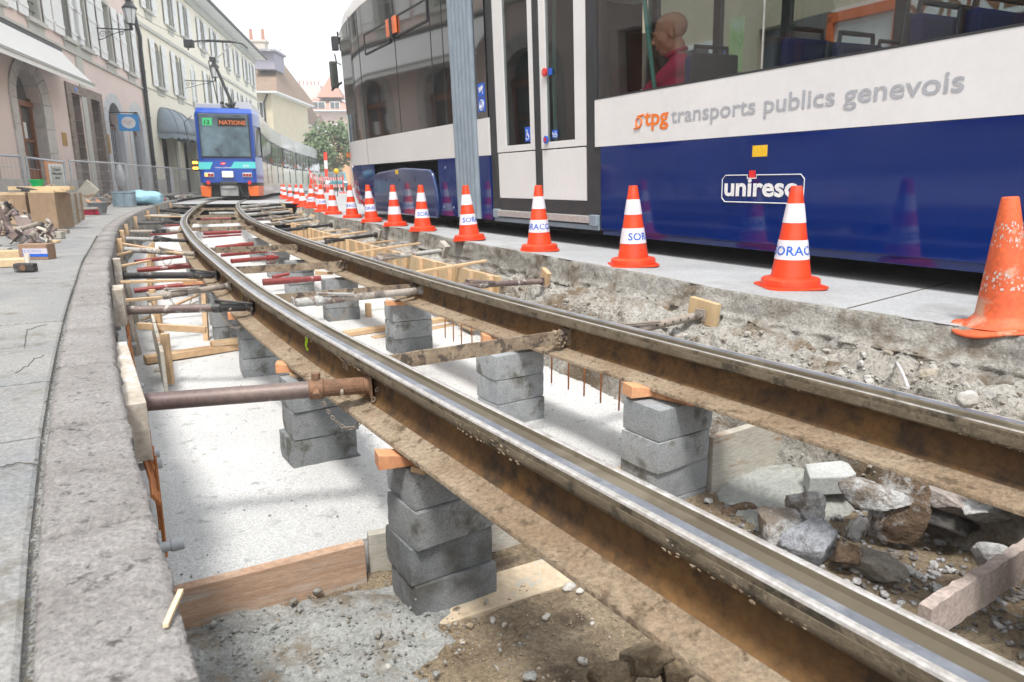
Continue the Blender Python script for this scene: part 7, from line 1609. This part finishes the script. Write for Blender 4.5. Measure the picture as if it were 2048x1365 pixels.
# ================================================================ things lying on the pavement at the left
ZP = .062
def GP(u, v): return G(u, v, ZP)
def put(nm, lab, cat, u, v, rz=0, group=None, z=ZP): p = G(u, v, z); return thing(nm, p, rz, lab, cat, group)
m_plyg = M('form_ply_brown', (.34, .235, .15), (.28, .19, .12), (.42, .33, .22), ns=2, fs=20, rough=.7, stretch=(1, 1, .5), fmix=.25, s3=2, t3=(.55, .7))
m_pine = M('pale_pine', (.66, .50, .31), (.60, .44, .26), ns=3, fs=30, rough=.7, fmix=.2, rand=.08)
def panel(nm, lab, u0, u1, v, h, th=.035, rz=0, mat=None, cap=True, grp='plywood form boxes stacked on the pavement', dp=.26):
    a, b = GP(u0, v), GP(u1, v); L_ = (b - a).length; r = thing(nm, (a + b) / 2, rz, lab, 'form box', grp)
    obj('front_board', MB().box((0, 0, h / 2), (L_, th, h)), mat or m_plyg, r, bevel=.002); obj('side_board', MB().box((L_ / 2 - .012, dp / 2 + th / 2, h / 2), (.022, dp, h)), mat or m_plyg, r, bevel=.002); obj('side_board', MB().box((-L_ / 2 + .012, dp / 2 + th / 2, h / 2), (.022, dp, h)), mat or m_plyg, r, bevel=.002)
    if cap: obj('top_board', MB().box((0, dp * .4, h + .016), (L_ * .98, dp * .9, .03)), m_pine, r, bevel=.002)
    return r
panel('form_box', 'left plywood form box with a pale top board', 8, 62, 456, .375); panel('form_box', 'middle plywood form box, widest and right next to the left one', 68, 120, 457, .40)
for k in range(4):
    a = GP(127 + k * 6, 452 - k * 3.5); obj('plywood_sheet', MB().box((a.x, a.y + .14, ZP + .19), (.022, .30, .385), rz=radians(4)), m_plyg if k % 2 else m_grey_board, label='%s thin plywood panel standing on edge beside the form boxes' % ['first', 'second', 'third', 'rearmost'][k], cat='form panel', bevel=.002, group='thin panels standing beside the form boxes')
tp = GP(68, 457); zt = ZP + .45
obj('plank', MB().beam((tp.x - .28, tp.y + .12, zt), (tp.x + .40, tp.y + .18, zt + .005), .12, .045), m_pine, label='thick pale plank lying across the tops of the form boxes', cat='plank', bevel=.003)
obj('plank', MB().beam((tp.x + .02, tp.y + .02, zt - .03), (tp.x + .42, tp.y + .05, zt - .03), .06, .02), m_pine, label='narrow strip of wood in front of the thick plank on the form boxes', cat='plank', bevel=.002)
q = Vector((tp.x + .02, tp.y + .14, zt + .024)); r = thing('bowl', q, 0, 'bright green plastic bowl on top of the form boxes', 'bowl')
obj('bowl_shell', MB().lathe([(.0, 0), (.055, 0), (.078, .075), (.083, .078), (.083, .07), (.078, .068), (.056, .008)], 28), M('bowl_green', (.0, .42, .13), rough=.35), r, smooth=True)
r = thing('claw_hammer', (tp.x - .02, tp.y - .01, zt - .02), radians(8), 'black handled hammer lying on the form box tops below the bowl', 'hammer'); obj('handle', MB().tube([(-.09, 0, .03), (.0, 0, .02), (.12, 0, .0)], [.012, .014, .01], 8), s_iron, r); obj('hammer_head', MB().box((.0, 0, 0), (.09, .03, .028)), m_pblk, r, bevel=.004)
for i in range(7):
    b_ = MB().tube([(0, 0, 0), (.05 + .02 * (i % 3), .01, .015 * (i % 2)), (.08, .02 * (i % 3), .02)], .007, 6); o = obj('loose_fitting', b_, m_pgb, label='%s small metal fitting piled right of the green bowl' % ['first', 'second', 'third', 'fourth', 'fifth', 'sixth', 'last'][i], cat='fitting', group='small metal fittings beside the bowl', keep=True); o.location = (tp.x + .13 + .018 * i, tp.y + .12 + .01 * (i % 3), zt + .03 + .008 * (i % 2)); o.rotation_euler = (i, .3 * i, i * 1.3)
# pile of old clamps and prop heads
rn = random.Random(12); names_ = ['clamp with a ring end', 'rusty hook piece', 'short bent bar', 'threaded stub', 'flat bracket', 'forked prop head']
for i in range(64):
    u = rn.uniform(-12, 95); top_ = max(0, 1 - (u + 5) / 120); v = rn.uniform(452, 505) if u < 60 else rn.uniform(462, 492); lift = rn.random() * .30 * top_
    p = GP(u, v) + Vector((0, .1, .02 + lift)); m = MB(); k = i % 6; s_ = rn.uniform(.7, 1.2)
    if k == 0: m.tube([(.0 + .035 * cos(t * .6), .035 * sin(t * .6), 0) for t in range(11)], .009, 6, closed=True).tube([(.035, 0, 0), (.15, .01, 0)], .010, 6)
    elif k == 1: m.tube([(-.08, 0, 0), (0, 0, 0), (.04, .01, .02), (.05, .02, .05), (.03, .03, .07)], .010, 6)
    elif k == 2: m.tube([(-.1, 0, 0), (.0, 0, .01), (.07, .06, .0)], .013, 7)
    elif k == 3: m.tube([(-.06 + .006 * t, 0, 0) for t in range(22)], [.014 if t % 2 else .0175 for t in range(22)], 8).tube([(.06, 0, 0), (.12, 0, 0)], .024, 9)
    elif k == 4: m.box((0, 0, 0), (.17, .045, .008)).box((.08, 0, .03), (.01, .045, .06))
    else: m.tube([(-.08, 0, 0), (.03, 0, 0)], .016, 8).box((.04, 0, 0), (.012, .09, .09)).box((.07, .04, 0), (.06, .008, .06)).box((.07, -.04, 0), (.06, .008, .06))
    m.v = [tuple(Vector(q_) * s_ * 1.0) for q_ in m.v]
    o = obj('clamp_part', m, (m_pgb, m_prust, m_pgb, m_pgrey, m_pblk, m_old)[rn.randrange(6)], keep=True, label='%s in the scrap heap, %s' % (names_[k], ['low at the front', 'near the form boxes', 'at the very left edge', 'lying on top', 'half buried in the middle', 'by the cardboard box', 'at the back', 'under the leaning board', 'beside the thin rusty plate', 'halfway up the slope', 'just right of the heap top'][(i // 6) % 11]), cat='clamp', group='heap of rusty clamps and prop heads at the left edge'); o.location = p; o.rotation_euler = (rn.uniform(-1, 1), rn.uniform(-1.2, 1.2), rn.uniform(0, 6.3))
a = GP(6, 470); obj('leaning_board', MB().box((a.x - .02, a.y + .1, ZP + .16), (.24, .02, .34), rx=-.4, ry=-.35), m_plyg, label='dusty board leaning on the scrap heap at the left edge', cat='board', bevel=.002)
a = GP(45, 490); obj('metal_sheet', MB().beam((a.x - .12, a.y + .2, ZP + .23), (a.x + .12, a.y - .02, ZP + .02), .1, .008), m_prust, label='long thin rusty plate sliding down the scrap heap', cat='metal plate')
a = GP(92, 487); obj('steel_pin', MB().tube([(a.x - .12, a.y + .05, ZP + .05), (a.x + .02, a.y, ZP + .02)], .016, 10), m_pgrey, label='pale round steel bar poking out of the scrap heap', cat='steel bar', smooth=True)
a = GP(104, 478); obj('wood_block', MB().box((a.x, a.y + .04, ZP + .032), (.16, .08, .062), rz=.1), m_grey_board, label='greyish block of timber in front of the middle form box', cat='offcut', bevel=.003)
a = GP(106, 486); obj('wood_block', MB().box((a.x, a.y, ZP + .012), (.12, .05, .022), rz=-.15), m_pine, label='flat pale offcut under the end of the pale steel bar', cat='offcut', bevel=.002)
a = GP(128, 468); r = thing('small_mallet', (a.x, a.y, ZP), radians(-8), 'dark hammer with a round sleeve lying in front of the middle form box', 'hammer'); obj('hammer_head', MB().box((0, 0, .025), (.11, .045, .045)), m_pgb, r, bevel=.006); obj('handle', MB().tube([(-.05, 0, .03), (-.24, .05, .045)], [.022, .03], 10), m_prust, r, smooth=True)
# cardboard box with a printed blue band
a, b = GP(36, 521), GP(100, 519); c = (a + b) / 2; r = thing('cardboard_box', c, radians(4), 'small cardboard box with a white and blue printed band on the pavement', 'box'); L_ = (b - a).length
obj('carton', MB().box((0, .05, .052), (L_, .1, .104)), M('cardboard', (.33, .215, .145), (.28, .18, .12), ns=3, rough=.9), r, bevel=.002); obj('white_band', MB().box((.015, -.0012, .058), (L_ * .86, .002, .036)), M('label_lilac', (.55, .52, .58), rough=.6), r); obj('blue_band', MB().box((.015, -.0012, .030), (L_ * .86, .002, .018)), p_bs, r)
obj('printed_name', put_text(MB(), 'TC PUNTAS', .024, lambda X, Y: (-.07 + X, -.003, .050 + Y)), M('print_blue', (.2, .25, .6), rough=.6), r)
for i, (u, v, L2, w, h, rz, lab) in enumerate(((12, 517, .20, .09, .05, .3, 'thick pale timber offcut at the left edge, upper one'), (14, 534, .17, .12, .045, .55, 'pale timber offcut with a slanted end below the upper one'), (-4, 505, .12, .06, .03, .1, 'small grey offcut behind the thick pale timber'))):
    a = GP(u, v); obj('timber_offcut', MB().box((a.x, a.y + .04, ZP + h / 2), (L2, w, h), rz=rz), m_pine if i < 2 else m_grey_board, label=lab, cat='offcut', bevel=.002)
a = GP(46, 545); r = thing('sledge_hammer', (a.x, a.y, ZP), radians(3), 'heavy square hammer head with a wooden handle, nearest tool on the pavement', 'hammer')
obj('hammer_head', MB().box((0, .03, .025), (.115, .05, .05)), m_pblk, r, bevel=.009); obj('handle', MB().tube([(0, .05, .03), (-.09, .2, .075)], [.014, .017], 10), m_old, r, smooth=True); obj('handle_end', MB().tube([(0, .004, .025), (0, .0, .025)], .018, 12), m_orust, r)
# broom, tub, debris, barrels, sack
a, b = GP(146, 432), GP(196, 430); r = thing('broom', a, atan2(b.y - a.y, b.x - a.x), 'broom head with red bristles lying on the pavement', 'broom'); L_ = (b - a).length
obj('broom_head', MB().box((L_ / 2, 0, .105), (L_, .07, .03)), m_grey_board, r, bevel=.005); bb = MB(); rn = random.Random(2)
for k in range(220): x_ = rn.uniform(0, L_); y_ = rn.uniform(-.035, .035); bb.tube([(x_, y_, .09), (x_ + rn.uniform(-.02, .03), y_ * 1.6 - .01, rn.uniform(.0, .012))], .0045, 3, cap=False)
obj('bristles', bb, M('bristle_red', (.42, .03, .07), (.35, .02, .05), rough=.7), r)['kind'] = 'stuff'
a = GP(198, 428); r = thing('mortar_tub', (a.x, a.y, ZP), 0, 'round grey rubber mortar tub beside the broom', 'tub'); obj('tub_shell', MB().lathe([(.0, 0), (.115, 0), (.155, .19), (.165, .195), (.165, .18), (.15, .178), (.11, .012)], 28), M('tub_grey', (.22, .235, .24), (.17, .18, .185), ns=4, rough=.6), r, smooth=True)
a = GP(160, 415); obj('tilted_crate', MB().box((a.x - .02, a.y + .35, ZP + .30), (.34, .05, .5), ry=.75).box((a.x - .03, a.y + .37, ZP + .34), (.3, .03, .42), ry=.75), m_grey_board, label='grey wooden pallet board tilted against the debris heap', cat='board', bevel=.004)
rn = random.Random(30)
for i in range(22):
    u = rn.uniform(168, 232); v = rn.uniform(398, 420); p = GP(u, v) + Vector((0, .3, .04 + rn.random() * .28 * max(0, 1 - abs(u - 190) / 38))); o = obj('debris_piece', MB().box((0, 0, 0), (rn.uniform(.1, .34), rn.uniform(.04, .1), rn.uniform(.02, .05))), (m_old, m_prust, m_grey_board, m_pgb, m_orange)[i % 5], keep=True,
        label='%s offcut in the debris heap behind the mortar tub, %s' % (['grey', 'rusty', 'weathered', 'dusty', 'orange'][i % 5], ['at its left foot', 'near its top', 'in its middle', 'on its right', 'at its back'][i // 5]), cat='offcut', group='heap of offcuts behind the mortar tub', bevel=.003); o.location = p; o.rotation_euler = (rn.uniform(-.8, .8), rn.uniform(-.9, .9), rn.uniform(0, 6))
m_sack = M('sack_blue', (.28, .50, .62), (.24, .45, .57), ns=3, rough=.55, bump=.4, fmix=.08)
a = GP(278, 411); r = thing('blue_sack', (a.x, a.y + .25, ZP), radians(12), 'light blue plastic sheeting rolled up behind the grey pails', 'plastic roll'); V, Fc = ICO[4]
obj('sheeting', MB().add([(p.x * .46, p.y * .25, .17 + p.z * .17 * (1 - .12 * p.x) + .05 * noise.noise(p * 2.2) + .02 * noise.noise(p * 7)) for p in [Vector((max(-.9, min(.9, q.x * 1.3)), q.y * (1 + .1 * noise.noise(q * 4)), max(-.95, q.z))) for q in V]], Fc), m_sack, r, smooth='all')
for i, (u, lab) in enumerate(((243, 'larger grey blue pail with pale rim in front of the blue sheeting'), (257, 'second grey blue pail, half hidden by the larger one'))):
    a = GP(u, 413); r = thing('pail', (a.x, a.y + .05 * i, ZP), 0, lab, 'pail', 'grey blue pails'); k = .17 - .02 * i; h = .34
    obj('pail_shell', MB().lathe([(.0, 0), (k, 0), (k * .98, .03), (k, .06), (k, h - .05), (k * 1.06, h - .04), (k * 1.06, h), (k * .95, h), (k * .9, h - .08)], 24), M('pail_grey', (.16, .22, .26), (.28, .36, .42), ns=3, rough=.5), r, smooth=True)
rn = random.Random(77)
for i in range(16):
    u = rn.uniform(296, 372); v = 404 - (u - 296) * .11; p = GP(u, v) + Vector((0, .4, .05)); L2 = rn.uniform(.15, .5); o = obj('pipe_fitting', MB().tube([(-L2 / 2, 0, 0), (L2 / 2, 0, 0)], .04, 8).tube([(0, 0, -.05), (0, 0, .08)], .05, 8), (m_pgrey, m_pred, m_pgb, m_pblk)[i % 4], keep=True, label='%s pipe fitting on the kerb side, %s' % (['grey', 'red', 'tan', 'black'][i % 4], ['right of the blue sheeting', 'in the middle of the fittings', 'by the fence foot', 'toward the old tram'][i // 4]), cat='pipe fitting', group='pipe fittings strewn below the fence', smooth=True); o.location = p; o.rotation_euler = (0, rn.uniform(-.4, .4), rn.uniform(0, 3))
# site fence panels
m_galv = M('galvanised', (.50, .52, .55), (.40, .42, .45), ns=5, rough=.45, metal=.5, fmix=.1)
fpx = [((-40, 309), (44, 313)), ((50, 315), (129, 325)), ((138, 322), (250, 328)), ((252, 330), (340, 336)), ((343, 337), (408, 340))]
fl_ = ['leftmost galvanised site fence panel', 'second site fence panel, in front of the wooden door', 'middle site fence panel before the stone door case', 'fourth site fence panel before the white arches', 'last site fence panel, running behind the old tram']
for i, ((u0, v0), (u1, v1)) in enumerate(fpx):
    d0 = (.69, .69); y0 = 17.3 + i * 2.9; y1 = y0 + 2.8
    a, b = AtY(u0, v0, (15.5, 16.3, 17.5, 21.0, 25.5)[i]), AtY(u1, v1, (16.0, 17.0, 21.0, 25.3, 29.5)[i]); zt_ = a.z; r = thing('fence_panel', (a.x, a.y, ZP), atan2(b.y - a.y, b.x - a.x), fl_[i], 'fence', 'galvanised site fence panels'); L_ = (b.xy - a.xy).length; hz_ = b.z - a.z; H1 = a.z - ZP
    Pf = lambda x, z: (x, 0, z + hz_ * x / L_)
    obj('top_rail', MB().tube([Pf(0, H1), Pf(L_, H1)], .024, 8), m_galv, r, smooth=True); obj('bottom_rail', MB().tube([Pf(0, .12), Pf(L_, .12)], .02, 6), m_galv, r)
    for x_ in (.02, L_ - .02): obj('fence_post', MB().tube([Pf(x_, 0), Pf(x_, H1 + .03)], .026, 8), m_galv, r, smooth=True)
    n = int(L_ / .075); ms_ = MB()
    for k in range(1, n): ms_.tube([Pf(L_ * k / n, .12), Pf(L_ * k / n, H1)], .003, 3, cap=False)
    for z in (.35, .62, .9): ms_.tube([Pf(0, z * H1 / 1.15), Pf(L_, z * H1 / 1.15)], .006, 4)
    obj('wire_mesh', ms_, m_galv, r)['kind'] = 'stuff'
a = AtY(112, 354, 17.6); r = thing('notice_board', (a.x, a.y, ZP), radians(14.4) + pi / 2 - .3, 'orange framed notice board with a white printed sheet behind the fence', 'notice board'); w_, h_ = .52, .62
obj('board', MB().box((0, 0, a.z - ZP), (w_ * 1.35, .04, h_ * 1.25)), m_orange, r); obj('sheet', MB().box((0, -.03, a.z - ZP), (w_, .01, h_)), s_shut, r); obj('sheet_border', MB().box((0, -.037, a.z - ZP), (w_ * .78, .002, h_ * .84)), M('paper_grey', (.56, .57, .53), rough=.8), r)
obj('board_stand', MB().tube([(-.3, 0, 0), (-.3, 0, a.z - ZP)], .02, 5).tube([(.3, 0, 0), (.3, 0, a.z - ZP)], .02, 5), m_galv, r)
for k, tx in enumerate(('Chemin', 'Piétonnier', 'dévié')):
    V, _ = text_faces(tx, .085, .2, .003); wv = max(p.x for p in V); obj('sheet_text', put_text(MB(), tx, .085, lambda X, Y, k=k, wv=wv: (X - wv / 2, -.04, a.z - ZP + .15 - k * .1 + Y), shear=.2, bold=.003), s_iron, r)
a = AtY(240, 352, 23.3); V, Fc = ICO[3]; g_bag = glass('plastic_film', (.80, .83, .86), 2.5)
obj('plastic_bag', MB().add([(a.x + p.x * .17 * (1 - .5 * max(0, p.z)), a.y + p.y * .12, a.z + p.z * .42 + .03 * noise.noise(p * 4)) for p in V], Fc), M('film', (.55, .58, .62), (.42, .44, .48), ns=5, rough=.25, coat=.5), label='clear plastic bag hanging on the fence before the blue sign arch', cat='plastic bag', smooth='all')
a = GP(95, 436)
# ================================================================ air
K_ = 1.13; person.scale = (K_, K_, K_); person.location = T.matrix_basis @ (Vector((hc.x, hc.y, hc.z - .01)) - Matrix.Rotation(TURN, 3, 'Z') @ (hp * K_))
hz = MB().box((0, 95, 12.5), (190, 270, 27.2))
hm = bpy.data.materials.new('haze_air'); hm.use_nodes = True; nt = hm.node_tree; nt.nodes.clear(); ho = nt.nodes.new('ShaderNodeOutputMaterial'); pv_ = nt.nodes.new('ShaderNodeVolumePrincipled')
pv_.inputs['Color'].default_value = (.93, .95, .97, 1); pv_.inputs['Density'].default_value = .0022; nt.links.new(pv_.outputs[0], ho.inputs['Volume'])
obj('haze', hz, hm, kind='stuff', keep=True)
